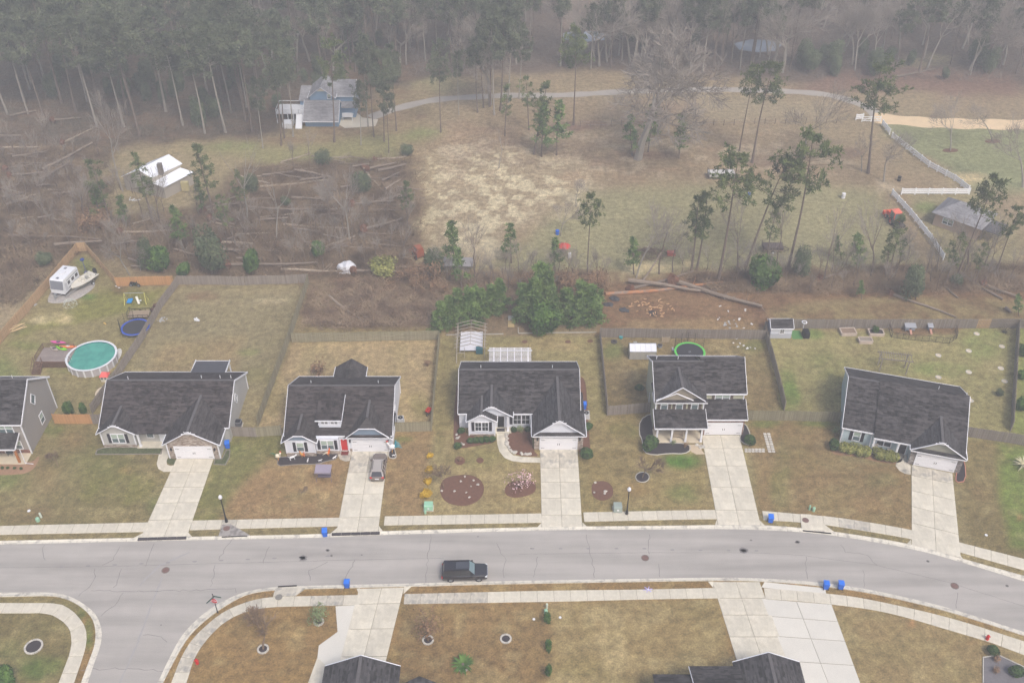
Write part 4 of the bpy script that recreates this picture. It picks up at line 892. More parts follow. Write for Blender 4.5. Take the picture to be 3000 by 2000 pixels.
# --- roofs at the bottom edge (houses on the near side, seen from behind and above)
def near_house(label, gx0, gx1, gy, ez, rz, extra, cat='house', name='near_house'):
    xm = (gx0+gx1)/2; t = thing(name, label, cat, (xm, gy, 0)); w = (gx1-gx0)/2
    gable_wall(t,-w+.35,w-.35,-9,-.3,0,ez,rz-.1,'y',WHSID)
    sl = (rz-ez)/w
    MB().poly([(-w,0,ez),(0,.0,rz),(0,-9,rz),(-w,-9,ez)],.14).poly([(w,-9,ez),(0,-9,rz),(0,0,rz),(w,0,ez)],.14).build('roof', SHY, t)
    MB().beam((-w,.03,ez-.06),(0,.03,rz-.06),.05,.2,up=(0,1,0)).beam((w,.03,ez-.06),(0,.03,rz-.06),.05,.2,up=(0,1,0)).build('roof_trim', WHITE, t); MB().beam((0,-.05,rz+.012),(0,-9,rz+.012),.34,.03).build('ridge_cap', CAPM, t)
    extra(t); return t
def ex7(t):
    MB().poly([(4.2,-2.6,3.6),(6.2,-1.9,4.1),(8.6,-2.6,3.6),(8.6,-8,3.6),(4.2,-8,3.6)],.14).build('porch_roof', SHY, t); gable_wall(t,3.3,9.5,-11,-3.2,0,2.9,3.4,'y',WHSID)
near_house('dark garage roof gable poking into the bottom edge, left of centre', -19.75,-11.75,61.5,3.0,4.9,ex7)
def ex8(t):
    MB().box(-11.9,-9,0,-3.2,-2.0,2.8).build('wall', WHSID, t)
    MB().slab((-8.26,-9,6.4),(-3.1,-9,6.4),(-3.1,-.6,3.2),(-8.26,-.6,3.2),.14).build('upper_roof', SHX, t); MB().slab((-12.2,-9,6.1),(-7.9,-9,6.1),(-7.9,-1.55,3.15),(-12.2,-1.55,3.15),.14).build('side_roof', SHX, t)
    MB().beam((-8.3,-.62,3.1),(-8.3,-9,6.3),.05,.2).build('side_trim', WHITE, t)
near_house('dark gabled garage roof beside the wide driveway at the bottom right', 23.35,30.45,62.0,3.0,4.7,ex8)
# ------------------------------------------------------------------ timber fences: posts, rails and every picket
PICK = MB().box(-.066,-.011,.04,.066,.011,1.80).mesh('picket', GREYW)
def picket_mesh(mt, h=1.80, w=.132):
    return MB().add([(-w/2,-.011,.04),(w/2,-.011,.04),(w/2,.011,.04),(-w/2,.011,.04),(-w/2,-.011,h-.05),(w/2,-.011,h-.05),(w/2,.011,h-.05),(-w/2,.011,h-.05),(-w/2+.03,-.011,h),(w/2-.03,-.011,h),(w/2-.03,.011,h),(-w/2+.03,.011,h)],
        [(3,2,1,0),(0,1,5,4),(1,2,6,5),(2,3,7,6),(3,0,4,7),(4,5,9,8),(5,6,10,9),(6,7,11,10),(7,4,8,11),(8,9,10,11)]).mesh('picket', mt)
PMESH = {}
def fence(label, pts, mt, style='solid', h=1.83, facing=1, lean=0, mt_alt=None, alt=None):
    """pts photo pixels along the foot. solid: pickets edge to edge; shadow: pickets alternate on both faces of the rails"""
    P = [Vector(G(*p)) for p in pts]; key = (mt.name, round(h,2))
    if key not in PMESH: PMESH[key] = picket_mesh(mt, h)
    if mt_alt and (mt_alt.name,round(h,2)) not in PMESH: PMESH[(mt_alt.name,round(h,2))] = picket_mesh(mt_alt, h)
    root = thing('timber_fence', label, 'fence', (P[0].x,P[0].y,0)); O = Vector((P[0].x,P[0].y))
    tot = 0; count = 0; rest = MB()
    for i in range(len(P)-1):
        a, b_ = P[i]-O, P[i+1]-O; L_ = (b_-a).length; d = (b_-a)/L_; nrm = Vector((-d.y,d.x)); ang = math.atan2(d.y,d.x)
        n = max(1,int(round(L_/2.44)))
        for k in range(n+1):
            if k == n and i < len(P)-2: continue
            p = a.lerp(b_,k/n); MB().box(-.05,-.05,0,.05,.05,h+.03).build('fence_post', mt, root, (p.x,p.y,0), ang)
        for k in range(n):
            p, q = a.lerp(b_,k/n), a.lerp(b_,(k+1)/n)
            for z in (.3,h*.52,h-.25): MB().beam((p.x,p.y,z),(q.x,q.y,z),.045,.09).build('fence_rail', mt, root)
        st = .141 if style == 'solid' else .118
        m_ = int(L_/st)
        for k in range(m_):
            c_ = a + d*(st*(k+.5)); off = facing*.045 if style == 'solid' else (.045 if k % 2 else -.045)
            c_ = c_ + nrm*off; u = (tot + st*k)
            mm = PMESH[key]
            if mt_alt and alt and any(x0 < u < x1 for x0,x1 in alt): mm = PMESH[(mt_alt.name,round(h,2))]
            sag = random.uniform(-.03,.02) - .03*math.sin(u*.8)
            if count < 300:
                inst(mm,'picket',root,(c_.x,c_.y,sag),(random.uniform(-.015,.015)+lean,random.uniform(-.012,.012),ang)); count += 1
            else:
                ca_, sa_ = math.cos(ang), math.sin(ang)
                vs_ = [(c_.x+ca_*v.co.x-sa_*v.co.y, c_.y+sa_*v.co.x+ca_*v.co.y, v.co.z+sag) for v in mm.vertices]
                rest.add(vs_, [tuple(p_.vertices) for p_ in mm.polygons])
        tot += L_
    if rest.v: tag(rest.build('picket_row', mt, root), kind='stuff')
    return root
fence('new tan cedar fence running down the left of the camper yard to the frame edge', [(231,737),(127,864),(30,975),(-60,1082)], CEDAR, facing=-1)
fence('short tan cedar fence end at the far point behind the camper and boat', [(231,737),(254,735)], CEDAR, facing=-1)
fence('new tan cedar fence slanting down behind the boat to the motorbike corner', [(254,735),(343,838)], CEDAR, facing=1)
fence('new orange cedar fence behind the motorbike', [(343,838),(510,834)], ORANGE, facing=-1)
fence('weathered grey fence between the trampoline yard and the empty lawn', [(526,833),(472,907),(427,988),(344,1112),(272,1213)], GREYW, facing=-1)
fence('weathered grey fence along the back of the empty lawn below the fallen trees', [(526,833),(720,835),(905,829)], GREYW, facing=-1)
fence('weathered fence between the empty lawn and the tan back yard', [(905,829),(857,975),(800,1130),(757,1249)], GREENW, 'shadow')
fence('greenish grey fence along the back of the tan yard', [(857,1003),(1070,1000),(1288,996)], GREENW, facing=1)
fence('grey fence between the tan yard and the white pergola yard', [(1288,996),(1264,1262)], GREENW, 'shadow')
fence('greenish fence closing the right side of the red door house', [(1160,1264),(1264,1262)], GREENW, facing=-1)
fence('grey and greenish fence joining the stone garage house to the red door house', [(670,1276),(753,1279),(826,1274)], GREYW, facing=-1, mt_alt=GREENW, alt=[(3.9,9)])
fence('bright orange cedar fence between the leftmost two houses', [(162,1240),(272,1241)], ORANGE, facing=-1)
fence('short grey fence stub beside the bright orange fence', [(273,1241),(300,1241)], GREYW, facing=-1)
fence('grey slatted fence along the back of the green trampoline yard', [(1757,988),(2000,991),(2243,994)], GREYW, 'shadow')
fence('grey fence down the left side of the green trampoline yard', [(1757,988),(1779,1217)], GREYW, 'shadow')
fence('grey slatted fence from the trampoline yard corner to the two storey house', [(1779,1217),(1903,1207)], GREYW, 'shadow')
fence('grey fence between the trampoline yard and the raised bed yard', [(2243,994),(2272,1100),(2297,1203)], GREYW, 'shadow')
fence('grey slatted fence between the two storey house and the pale blue house', [(2184,1230),(2320,1232),(2458,1235)], GREENW, 'shadow')
fence('long grey slatted fence along the back of the raised bed yard', [(2238,968),(2316,962),(2640,962),(2979,961),(3060,962)], GREYW, 'shadow', mt_alt=CEDAR, alt=[(33.5,36)])
fence('short grey fence behind the small white shed', [(2238,968),(2243,994)], GREYW, 'shadow')
fence('grey fence down the right side of the raised bed yard', [(2979,961),(2960,1262)], GREYW, 'shadow')
fence('grey slatted fence right of the pale blue house', [(2830,1278),(2960,1298),(3040,1312)], GREYW, 'shadow')

# ------------------------------------------------------------------ cars
PAINTK = mat('black_car_paint', (36,34,40), .18, .05, .5, spec=.8); GLASSC = mat('car_glass', (28,30,34), .05, .05, 1, spec=.9)
SHIELD = mat('windscreen_glass', (118,140,146), .08, .08, 1, spec=.8); REDL = mat('tail_lamp', (190,36,30), .3, .05, 2); HEADL = mat('head_lamp', (225,228,230), .2, .05, 2); CHROME = mat('chrome', (200,202,206), .25, .05, 2, metal=.8)
ALLOY = mat('alloy_wheel', (186,186,190), .35, .1, 3, metal=.6)
def wheel_mesh(r=.39, w=.26):
    mb = MB(); n = 18; b0 = len(mb.v)
    prof = [(r*.62,-w/2),(r*.93,-w/2),(r,-w*.36),(r,w*.36),(r*.93,w/2),(r*.62,w/2)]
    for i in range(n):
        t = 2*math.pi*i/n
        for (q,y) in prof: mb.v.append((q*math.cos(t), y, q*math.sin(t)))
    k = len(prof)
    for i in range(n):
        for j in range(k-1): mb.f.append((i*k+j, i*k+j+1, ((i+1)%n)*k+j+1, ((i+1)%n)*k+j)); mb.m.append(0)
    return mb
def rim_mesh(r=.39, w=.26, spokes=5):
    mb = MB(); 
    for s_ in (-1,1):
        y = s_*w*.40
        for i in range(spokes):
            t = 2*math.pi*i/spokes; d = Vector((math.cos(t),0,math.sin(t)))
            mb.beam(d*.02+Vector((0,y,0)), d*r*.64+Vector((0,y,0)), .075,.03, up=(0,1,0))
        mb.ring((0,0),r*.56,r*.63,y-.01,y+.01,16) if False else None
    n = 16
    for i in range(n):
        t0, t1 = 2*math.pi*i/n, 2*math.pi*(i+1)/n
        mb.add([(r*.62*math.cos(t0),-w*.42,r*.62*math.sin(t0)),(r*.62*math.cos(t1),-w*.42,r*.62*math.sin(t1)),(r*.62*math.cos(t1),w*.42,r*.62*math.sin(t1)),(r*.62*math.cos(t0),w*.42,r*.62*math.sin(t0))],[(0,1,2,3)],0)
    mb.add([(r*.6*math.cos(2*math.pi*i/n),0,r*.6*math.sin(2*math.pi*i/n)) for i in range(n)],[tuple(range(n))],1)
    return mb
def wheel(root, x, y, r=.39, w=.26, rim=ALLOY, spokes=5):
    tw = wheel_mesh(r,w).build('wheel', RUBBER, root, (x,y,r), smooth=False); rim_mesh(r,w,spokes).build('rim', [rim, BLACK], tw); return tw
def car(name, label, loc, rz, L_, W_, Hh, paint, prof, cab, base_z=.28, roofmt=None, wr=.39, wx=(.19,.81), glass_front=SHIELD):
    """body lofted along its length; prof: (t, half width factor, belt height) stations from tail to nose; cab: (t, z, halfwidth) greenhouse stations"""
    t = thing(name, label, 'car', (*loc,0), rz)
    st = []
    for (u,hw,zt) in prof:
        x = -L_/2 + u*L_; w = W_/2*hw
        st.append([(x,-w*.93,base_z),(x,-w,base_z+.22),(x,-w,zt-.16),(x,-w*.95,zt-.04),(x,-w*.88,zt),(x,w*.88,zt),(x,w*.95,zt-.04),(x,w,zt-.16),(x,w,base_z+.22),(x,w*.93,base_z)])
    mb = MB(); k = 10
    mb.add([p for s_ in st for p in s_], [(i*k+j,(i+1)*k+j,(i+1)*k+(j+1)%k,i*k+(j+1)%k)[::-1] for i in range(len(st)-1) for j in range(k)] + [tuple(range(k)), tuple((len(st)-1)*k+j for j in range(k-1,-1,-1))])
    body = mb.build('body', paint, t, smooth=False)
    me = body.data; bm = bmesh.new(); bm.from_mesh(me); bmesh.ops.recalc_face_normals(bm, faces=bm.faces); bmesh.ops.bevel(bm, geom=[e for e in bm.edges if e.is_boundary is False and e.calc_face_angle(0) > .35], offset=.035, segments=2, affect='EDGES'); bm.to_mesh(me); bm.free()
    me.polygons.foreach_set('use_smooth',[True]*len(me.polygons))
    # greenhouse
    gz = []
    for (u,z,hw) in cab: gz.append((-L_/2+u*L_, z, W_/2*hw))
    (xr0,z0,w0),(xr1,z1,w1),(xf1,z2,w2),(xf0,z3,w3) = gz       # tail base, roof rear, roof front, windscreen base
    A = [(xr0,-w0,z0),(xr0,w0,z0)]; B = [(xr1,-w1,z1),(xr1,w1,z1)]; Cc = [(xf1,-w2,z2),(xf1,w2,z2)]; D = [(xf0,-w3,z3),(xf0,w3,z3)]
    MB().add([*A,*B],[(0,2,3,1)]).add([(xr0,-w0,z0),(xr1,-w1,z1),(xf1,-w2,z2),(xf0,-w3,z3)],[(3,2,1,0)]).add([(xr0,w0,z0),(xr1,w1,z1),(xf1,w2,z2),(xf0,w3,z3)],[(0,1,2,3)]).build('side_glass', GLASSC, t)
    MB().add([*Cc,*D],[(0,1,3,2)]).build('windscreen', glass_front, t)
    rf = MB(); e = .03
    rf.slab((xr1-.02,-w1-e,z1+.05),(xf1+.02,-w2-e,z2+.05),(xf1+.02,w2+e,z2+.05),(xr1-.02,w1+e,z1+.05),.09)
    for s_ in (-1,1):
        rf.beam((xf1,s_*w2,z2),(xf0,s_*w3,z3),.10,.07); rf.beam((xr1,s_*w1,z1),(xr0,s_*w0,z0),.16,.09)
        for u in (.34,.66):
            xa = xr1+(xf1-xr1)*u; rf.beam((xa,s_*(w1+.012),z1),(xa,s_*(W_/2*.93),z0-.05),.10,.05)
    ro = rf.build('roof', roofmt or paint, t)
    for s_ in (-1,1): MB().beam((xr1+.3,s_*w1*.88,z1+.10),(xf1-.3,s_*w2*.88,z2+.10),.05,.05).build('roof_rail', BLACK, ro)
    for u in wx:
        for s_ in (-1,1): wheel(t, -L_/2+u*L_, s_*(W_/2-.14), wr)
    for s_ in (-1,1):
        MB().box(xf0-.45,s_*(W_/2-.02),z3+.02,xf0-.22,s_*(W_/2+.20),z3+.2).build('mirror', paint, t)
    return t
suvp = V3(1362,1692); x_, y_ = G(1361,1706)
sv = car('black_suv','shiny black SUV parked at the kerb facing right',(x_,y_+1.05),R(1.5),5.35,2.04,1.9,PAINTK,
  [(0,.86,1.12),(.02,.97,1.16),(.3,1,1.16),(.68,1,1.14),(.72,1,1.13),(.93,.97,1.06),(.985,.88,1.0),(1,.80,.92)],[(.015,1.12,.92),(.06,1.82,.76),(.60,1.84,.76),(.72,1.14,.88)],.30)
MB().box(2.62,-.75,.55,2.70,.75,.95).build('grille', CHROME, sv)
for s_ in (-1,1):
    MB().box(2.40,s_*.70,.80,2.66,s_*.97,.95).build('headlight', HEADL, sv); MB().box(-2.69,s_*.80,.72,-2.58,s_*1.0,1.12).build('tail_light', REDL, sv)
MB().box(-1.0,-.5,1.885,.6,.5,1.90).build('sunroof', mat('sunroof_glass',(64,66,72),.06,.05,1,spec=.9), sv)
MB().box(1.0,-1.03,.82,1.3,-1.018,.87).build('door_badge', CHROME, sv)
x_, y_ = G(1104,1412)
TANP = mat('taupe_car_paint', (116,104,98), .25, .06, .6, spec=.7)
s2 = car('taupe_suv','taupe SUV with pale roof parked on the driveway nose to the garage',(x_+.05,y_+2.25),R(90.5),4.7,1.9,1.7,TANP,
  [(0,.84,1.02),(.02,.95,1.06),(.3,1,1.06),(.66,1,1.04),(.72,1,1.02),(.9,.95,.95),(.97,.82,.86),(1,.62,.78)],[(.02,1.02,.86),(.10,1.60,.70),(.56,1.63,.70),(.72,1.03,.84)],.27,mat('pale_roof',(168,160,154),.35,.05,.6,spec=.6),.36)
for s_ in (-1,1):
    MB().box(-2.37,s_*.60,.80,-2.24,s_*.92,1.02).build('tail_light', REDL, s2); MB().box(2.1,s_*.55,.66,2.28,s_*.82,.80).build('headlight', HEADL, s2)
MB().box(-2.375,-.26,.62,-2.355,.26,.76).build('number_plate', HEADL, s2)
MB().add([(-2.27,-.74,1.06),(-2.27,.74,1.06),(-1.92,.62,1.58),(-1.92,-.62,1.58)],[(3,2,1,0)]).build('rear_window', mat('rear_glass',(48,46,52),.06,.05,1,spec=.9), s2)
# ------------------------------------------------------------------ caravan, boat, trailers
x_, y_ = G(176,862); a_ = math.atan2(G(248,770)[1]-y_, G(248,770)[0]-x_)
x0, y0 = G(150,876); x1, y1 = G(222,800)
cv = thing('travel_trailer','white travel trailer with grey nose parked beside the boat','trailer',(-74.05,135.6,0),R(78.7))
WCAR = mat('caravan_white',(222,222,224),.4,.05,.6); GNOSE = mat('caravan_grey',(120,122,130),.4,.08,1)
lc = 4.7; prof = [(-lc/2,.55),(-lc/2+.02,1.3),(-lc/2+.45,2.75),(-lc/2+.7,2.95),(lc/2-.1,2.95),(lc/2,2.7),(lc/2,.55)]
MB().poly([(p[0],-1.22,p[1]) for p in prof],2.44,0,(0,1,0)).build('body', WCAR, cv)
MB().slab((-lc/2-.01,-1.15,1.34),(-lc/2-.01,1.15,1.34),(-lc/2+.42,1.15,2.74),(-lc/2+.42,-1.15,2.74),.03).build('nose_panel', GNOSE, cv)
for xx,w_ in ((-.9,.6),(.2,.7),(1.3,.7)): MB().box(xx,-1.25,1.55,xx+w_,-1.222,2.1).build('window', PANE_D, cv)
MB().box(-1.75,-1.25,.8,-1.2,-1.222,2.2).build('door', mat('caravan_door',(196,196,200),.5,.05,1), cv)
for zz in (.95,2.35): MB().box(-1.1,-1.24,zz,2.25,-1.223,zz+.10).build('stripe', GNOSE, cv)
MB().box(-.3,-.4,2.96,.5,.4,3.2).build('air_conditioner', WCAR, cv); MB().box(-1.6,-.2,2.96,-1.2,.2,3.05).box(1.3,.1,2.96,1.7,.5,3.05).build('roof_vent', GNOSE, cv)
for xx in (.2,1.1):
    for s_ in (-1,1): wheel(cv,xx,s_*1.1,.36,.22,STEEL)
MB().beam((-lc/2,-.7,.55),(-lc/2-1.2,0,.5),.1,.1).beam((-lc/2,.7,.55),(-lc/2-1.2,0,.5),.1,.1).box(-lc/2-1.0,-.2,.5,-lc/2-.6,.2,1.0).tube([(-lc/2-1.15,0,0),(-lc/2-1.15,0,.6)],.05).build('drawbar', STEEL, cv); MB().box(-lc/2,-1.15,.35,lc/2,1.15,.56).build('chassis', BLACK, cv)
x0, y0 = G(214,868); x1, y1 = G(268,812)
bt = thing('fishing_boat','cream fishing boat on a trailer beside the white travel trailer','boat',(-71.3,136.2,0),R(64))
CREAM = mat('boat_cream',(210,205,192),.4,.06,1); HULLG = mat('boat_grey_hull',(164,162,156),.35,.08,1)
lb = 5.0; stn = []
for u,hw,zb in ((0,.02,1.0),(.12,.55,.75),(.3,.92,.62),(.6,1.08,.55),(1,1.04,.55)):
    x = -lb/2+u*lb; stn.append([(x,-hw,1.25),(x,-hw*.8,.9 if u>.05 else 1.1),(x,0,zb),(x,hw*.8,.9 if u>.05 else 1.1),(x,hw,1.25)])
hb = MB(); hb.add([p for s_ in stn for p in s_],[(i*5+j,i*5+j+1,(i+1)*5+j+1,(i+1)*5+j) for i in range(4) for j in range(4)]+[(20,21,22,23,24)]); hb.build('hull', HULLG, bt)
dk = MB(); 
for i in range(4):
    a,b_,c_,d2 = stn[i][0],stn[i][4],stn[i+1][4],stn[i+1][0]; dk.add([(a[0],a[1],1.2),(d2[0],d2[1],1.2),(c_[0],c_[1],1.2),(b_[0],b_[1],1.2)],[(0,1,2,3)])
for s_ in (0,4):
    for i in range(4): dk.beam(stn[i][s_],stn[i+1][s_],.14,.10)
dk.build('deck', CREAM, bt)
for xx,yy in ((-.3,.35),(-.3,-.35),(1.2,.4),(1.2,-.4)): st_ = MB().box(xx-.25,yy-.22,1.21,xx+.25,yy+.22,1.40).box(xx+.18,yy-.22,1.4,xx+.26,yy+.22,1.75).build('seat', CREAM, bt)
MB().box(.5,-.5,1.21,.85,.0,1.75).build('console', HULLG, bt); MB().box(2.45,-.2,1.0,2.95,.2,1.9).box(2.6,-.08,.5,2.85,.08,1.0).build('outboard_motor', BLACK, bt)
MB().tube([(1.9,-1.0,1.25),(2.2,-1.0,2.1),(2.3,-.6,2.5),(2.3,.6,2.5),(2.2,1.0,2.1),(1.9,1.0,1.25)],.04,6).build('canopy_hoop', BLACK, bt)
for s_ in (-1,1): wheel(bt,1.0,s_*.95,.32,.2,HEADL)
MB().beam((-lb/2-1.6,0,.5),(2.2,0,.5),.1,.1).beam((-1.0,0,.5),(1.0,-.9,.42),.08,.08).beam((-1.0,0,.5),(1.0,.9,.42),.08,.08).tube([(-lb/2-1.4,0,0),(-lb/2-1.4,0,.6)],.04).beam((1.0,-.95,.32),(1.0,.95,.32),.07,.07).box(-1.9,-.3,.55,-1.8,.3,.72).box(1.4,-.8,.50,1.5,.8,.62).build('trailer_frame', STEEL, bt)
x_, y_ = G(253,800); pl = thing('basketball_hoop','blue topped pole stand behind the boat','pole',(x_,y_,0)); MB().tube([(0,0,0),(0,0,2.6)],.07,8).disc((0,0),.35,12,t=.3).build('pole', mat('pole_violet',(96,96,124),.6,.1,2), pl); MB().ball((0,0,2.75),(.38,.38,.25),10,6).build('blue_cap', mat('navy_cap',(34,62,128),.5,.1,2), pl)
def utility_trailer(label, px, py, rz, L_, W_, side, mt, loadmt=None):
    x,y = G(px,py); t = thing('utility_trailer', label, 'trailer', (x,y,0), rz)
    MB().box(-L_/2,-W_/2,.55,L_/2,W_/2,.63).build('bed', mat('trailer_deck',(150,132,110),.9,.2,2), t)
    fr = MB()
    for s_ in (-1,1):
        fr.beam((-L_/2,s_*W_/2,.55+side),(L_/2,s_*W_/2,.55+side),.06,.06)
        for k in range(5): xx = -L_/2+L_*k/4; fr.beam((xx,s_*W_/2,.5),(xx,s_*W_/2,.55+side),.05,.05)
    fr.beam((L_/2,-W_/2,.5),(L_/2+1.1,0,.5),.08,.08).beam((L_/2,W_/2,.5),(L_/2+1.1,0,.5),.08,.08).tube([(L_/2+1,0,0),(L_/2+1,0,.6)],.04)
    fr.beam((-L_/2,-W_/2,.55+side*1.8),(-L_/2,W_/2,.55+side*1.8),.06,.06).beam((-L_/2,-W_/2,.55),(-L_/2,-W_/2,.55+side*1.8),.06,.06).beam((-L_/2,W_/2,.55),(-L_/2,W_/2,.55+side*1.8),.06,.06)
    fr.build('frame', mt, t)
    MB().beam((-.1,-W_/2-.2,.33),(-.1,W_/2+.2,.33),.06,.06).box(-.3,-W_/2+.1,.36,.1,-W_/2+.2,.56).box(-.3,W_/2-.2,.36,.1,W_/2-.1,.56).build('axle', BLACK, t)
    for s_ in (-1,1): wheel(t,-.1,s_*(W_/2+.14),.33,.2,HEADL)
    if loadmt: MB().box(-L_/2+.05,-W_/2+.08,.64,L_/2-.1,W_/2-.08,.64+side*.9).build('load', loadmt, t)
    return t
utility_trailer('black mesh utility trailer between the blue trampoline and the grey fence',410,928,R(4),3.2,1.8,.45,BLACK)
utility_trailer('brown box trailer behind the leaning pines',2262,735,R(-2),3.6,1.8,.6,mat('brown_steel',(86,74,72),.7,.15,2),mat('brown_steel',(86,74,72)))
utility_trailer('white loaded trailer out in the field behind a pine',2112,520,R(2),5.2,2.0,.7,mat('dark_steel',(70,66,66),.7,.15,2),mat('pale_load',(196,192,188),.7,.15,2))
# ------------------------------------------------------------------ street furniture
def lamp_post(label, px, py):
    x,y = G(px,py); t = thing('street_lamp', label, 'street lamp', (x,y,0))
    MB().tube([(0,0,0),(0,0,.25),(0,0,.7),(0,0,.85),(0,0,4.1)],[.20,.20,.13,.085,.06],10).build('pole', BLACK, t)
    MB().tube([(0,0,4.05),(0,0,4.12),(0,0,4.2)],[.08,.17,.15],10).build('collar', BLACK, t)
    g = MB(); pr = [(0.14,4.18),(.24,4.35),(.25,4.5),(.19,4.68),(.09,4.80),(.03,4.86)]
    g.tube([(0,0,z) for r,z in pr],[r for r,z in pr],12).build('globe', mat('acorn_globe',(222,220,224),.4,.04,2), t, smooth=True)
lamp_post('black street lamp with white acorn globe beside the left storm drain',664,1528)
lamp_post('black street lamp with white acorn globe next to the grey utility cabinet',1836,1505)
def font_text(txt, size, mt, parent, loc, rot):
    cu = bpy.data.curves.new('lettering','FONT'); cu.body = txt; cu.size = size; cu.align_x = 'CENTER'; cu.align_y = 'CENTER'; cu.extrude = .004
    tmp = bpy.data.objects.new('lettering_tmp', cu); COL.objects.link(tmp)
    dg = bpy.context.evaluated_depsgraph_get(); me = bpy.data.meshes.new_from_object(tmp.evaluated_get(dg)); bpy.data.objects.remove(tmp)
    me.materials.clear(); me.materials.append(mt); o = bpy.data.objects.new('lettering', me); COL.objects.link(o); o.parent = parent; o.location = loc; o.rotation_euler = rot; return o
x_, y_ = G(638,1794); ss = thing('stop_sign','red octagonal stop sign with two green street name blades on a black post','road sign',(x_,y_,0),R(-12))
MB().tube([(0,0,0),(0,0,.4),(0,0,3.3)],[.09,.05,.045],8).build('pole', BLACK, ss)
oc = [(.38*math.cos(R(22.5+45*i))/math.cos(R(22.5)), .38*math.sin(R(22.5+45*i))/math.cos(R(22.5))) for i in range(8)]
MB().poly([(p[0]*1.07,-.06,2.25+p[1]*1.07) for p in oc],.012,0,(0,1,0)).build('sign_rim', WHITE, ss)
pl_ = MB().poly([(p[0],-.066,2.25+p[1]) for p in oc],.012,0,(0,1,0)).build('sign_plate', mat('sign_red',(190,24,40),.45,.04,2), ss)
font_text('STOP', .30, WHITE, ss, (0,-.075,2.25), (R(90),0,0))
SGREEN = mat('sign_green',(52,84,72),.5,.06,2)
MB().box(.05,-.012,2.92,1.0,.012,3.12).box(.06,-.016,2.93,.99,.016,2.955).build('street_name_blade', SGREEN, ss); b2 = MB().box(-.012,-1.0,2.72,.012,-.05,2.92).build('street_name_blade', SGREEN, ss); b2.rotation_euler = (0,0,R(-22)); MB().ball((0,0,3.36),.07,8,5).build('finial', BLACK, ss)
def hydrant(label, px, py):
    x,y = G(px,py); t = thing('fire_hydrant', label, 'fire hydrant', (x,y,0)); RD = mat('hydrant_red',(196,34,30),.5,.1,3)
    MB().tube([(0,0,0),(0,0,.08),(0,0,.08),(0,0,.58),(0,0,.6),(0,0,.66),(0,0,.80),(0,0,.86)],[.19,.19,.13,.13,.17,.16,.08,.03],10).build('barrel', RD, t)
    MB().tube([(-.26,0,.48),(.26,0,.48)],.07,8).tube([(0,-.24,.42),(0,0,.42)],.09,8).build('outlet', RD, t)
hydrant('red fire hydrant on the brown lawn inside the left corner pavement',578,1942)
hydrant('red fire hydrant beside the pavement at far right',2891,1872)
binw = wheel_mesh(.13,.06)
def bin_(label, px, py, rz, group=None):
    x,y = G(px,py); t = thing('wheelie_bin', label, 'bin', (x,y,0), rz, group)
    MB().add([(-.26,-.28,.06),(.26,-.28,.06),(.26,.26,.06),(-.26,.26,.06),(-.31,-.36,.98),(.31,-.36,.98),(.31,.36,.98),(-.31,.36,.98)],[(3,2,1,0),(0,1,5,4),(1,2,6,5),(2,3,7,6),(3,0,4,7),(4,5,6,7)]).build('body', BLUEP, t)
    MB().poly([(-.33,-.40,.98),(.33,-.40,.98),(.33,.38,1.06),(-.33,.38,1.06)],.05).box(-.18,-.2,1.03,.18,.1,1.07).build('lid', mat('blue_lid',(40,118,222),.4,.06,2,spec=.5), t)
    for s_ in (-1,1): w_ = binw.build('wheel', RUBBER, t, (s_*.27,.27,.13), R(90))
    MB().tube([(-.26,.40,.96),(.26,.40,.96)],.025,6).build('handle', BLUEP, t)
bin_('blue wheelie bin in the gutter left of the brown car driveway',953,1568,R(8))
bin_('blue wheelie bin on the south kerb left of the black SUV',1018,1718,R(180))
bin_('blue wheelie bin on the pavement right of the fifth driveway',2256,1527,R(-6))
bin_('left one of the two blue wheelie bins on the south kerb',2418,1722,R(174))
bin_('right one of the two blue wheelie bins on the south kerb',2461,1722,R(172))
bin_('blue wheelie bin on a pad beside the stone garage',668,1310,R(10))
bin_('blue wheelie bin beside the white house, behind its air conditioner',1711,1196,R(0))
def cabinet(label, px, py, w, d, h, mt, rz=0):
    x,y = G(px,py); t = thing('utility_cabinet', label, 'utility box', (x,y,0), rz)
    MB().box(-w/2-.1,-d/2-.1,0,w/2+.1,d/2+.1,.08).build('plinth', CONC2, t); MB().poly([(w/2,-d/2,.08),(w/2,-d/2,h*.86),(w/2,-d/2+.1,h),(w/2,d/2,h*.96),(w/2,d/2,.08)],w,0,(-1,0,0)).build('case', mt, t)
    MB().box(-.12,-d/2-.012,h*.35,.12,-d/2-.001,h*.6).build('label_plate', WHITE, t)
cabinet('mint green utility cabinet on the lawn left of the mulch island',1256,1488,1.1,.9,.85,mat('mint_box',(150,196,166),.6,.06,2))
cabinet('grey green utility cabinet beside the right street lamp',1809,1493,1.05,1.0,.95,GREYBOX)
def pedestal(label, px, py, h, r, mt=GREENB, rz=0):
    x,y = G(px,py); t = thing('cable_pedestal', label, 'utility post', (x,y,0), rz); MB().tube([(0,0,0),(0,0,h*.9),(0,0,h)],[r,r,r*.7],8).build('post', mt, t); MB().ball((0,0,h),(r*.95,r*.95,r*.5),8,4).build('cap', mt, t)
pedestal('small mint post below the mint utility cabinet',1246,1503,.5,.16)
pedestal('squat mint green post on the leftmost lawn',112,1525,.5,.26); pedestal('slim pale post behind the squat mint post on the leftmost lawn',121,1515,.8,.14,mat('pale_post',(196,204,188),.6,.06,2))
pedestal('slim mint post of the pair on the pale blue house lawn',2371,1492,.75,.13); pedestal('squat mint post of the pair on the pale blue house lawn',2383,1496,.6,.2)
pedestal('squat mint post beside the first small conifer on the near lawn',1599,1795,.6,.22); pedestal('slim pale post behind the squat mint post near the conifers',1602,1780,.75,.13,mat('pale_post',(196,204,188)))
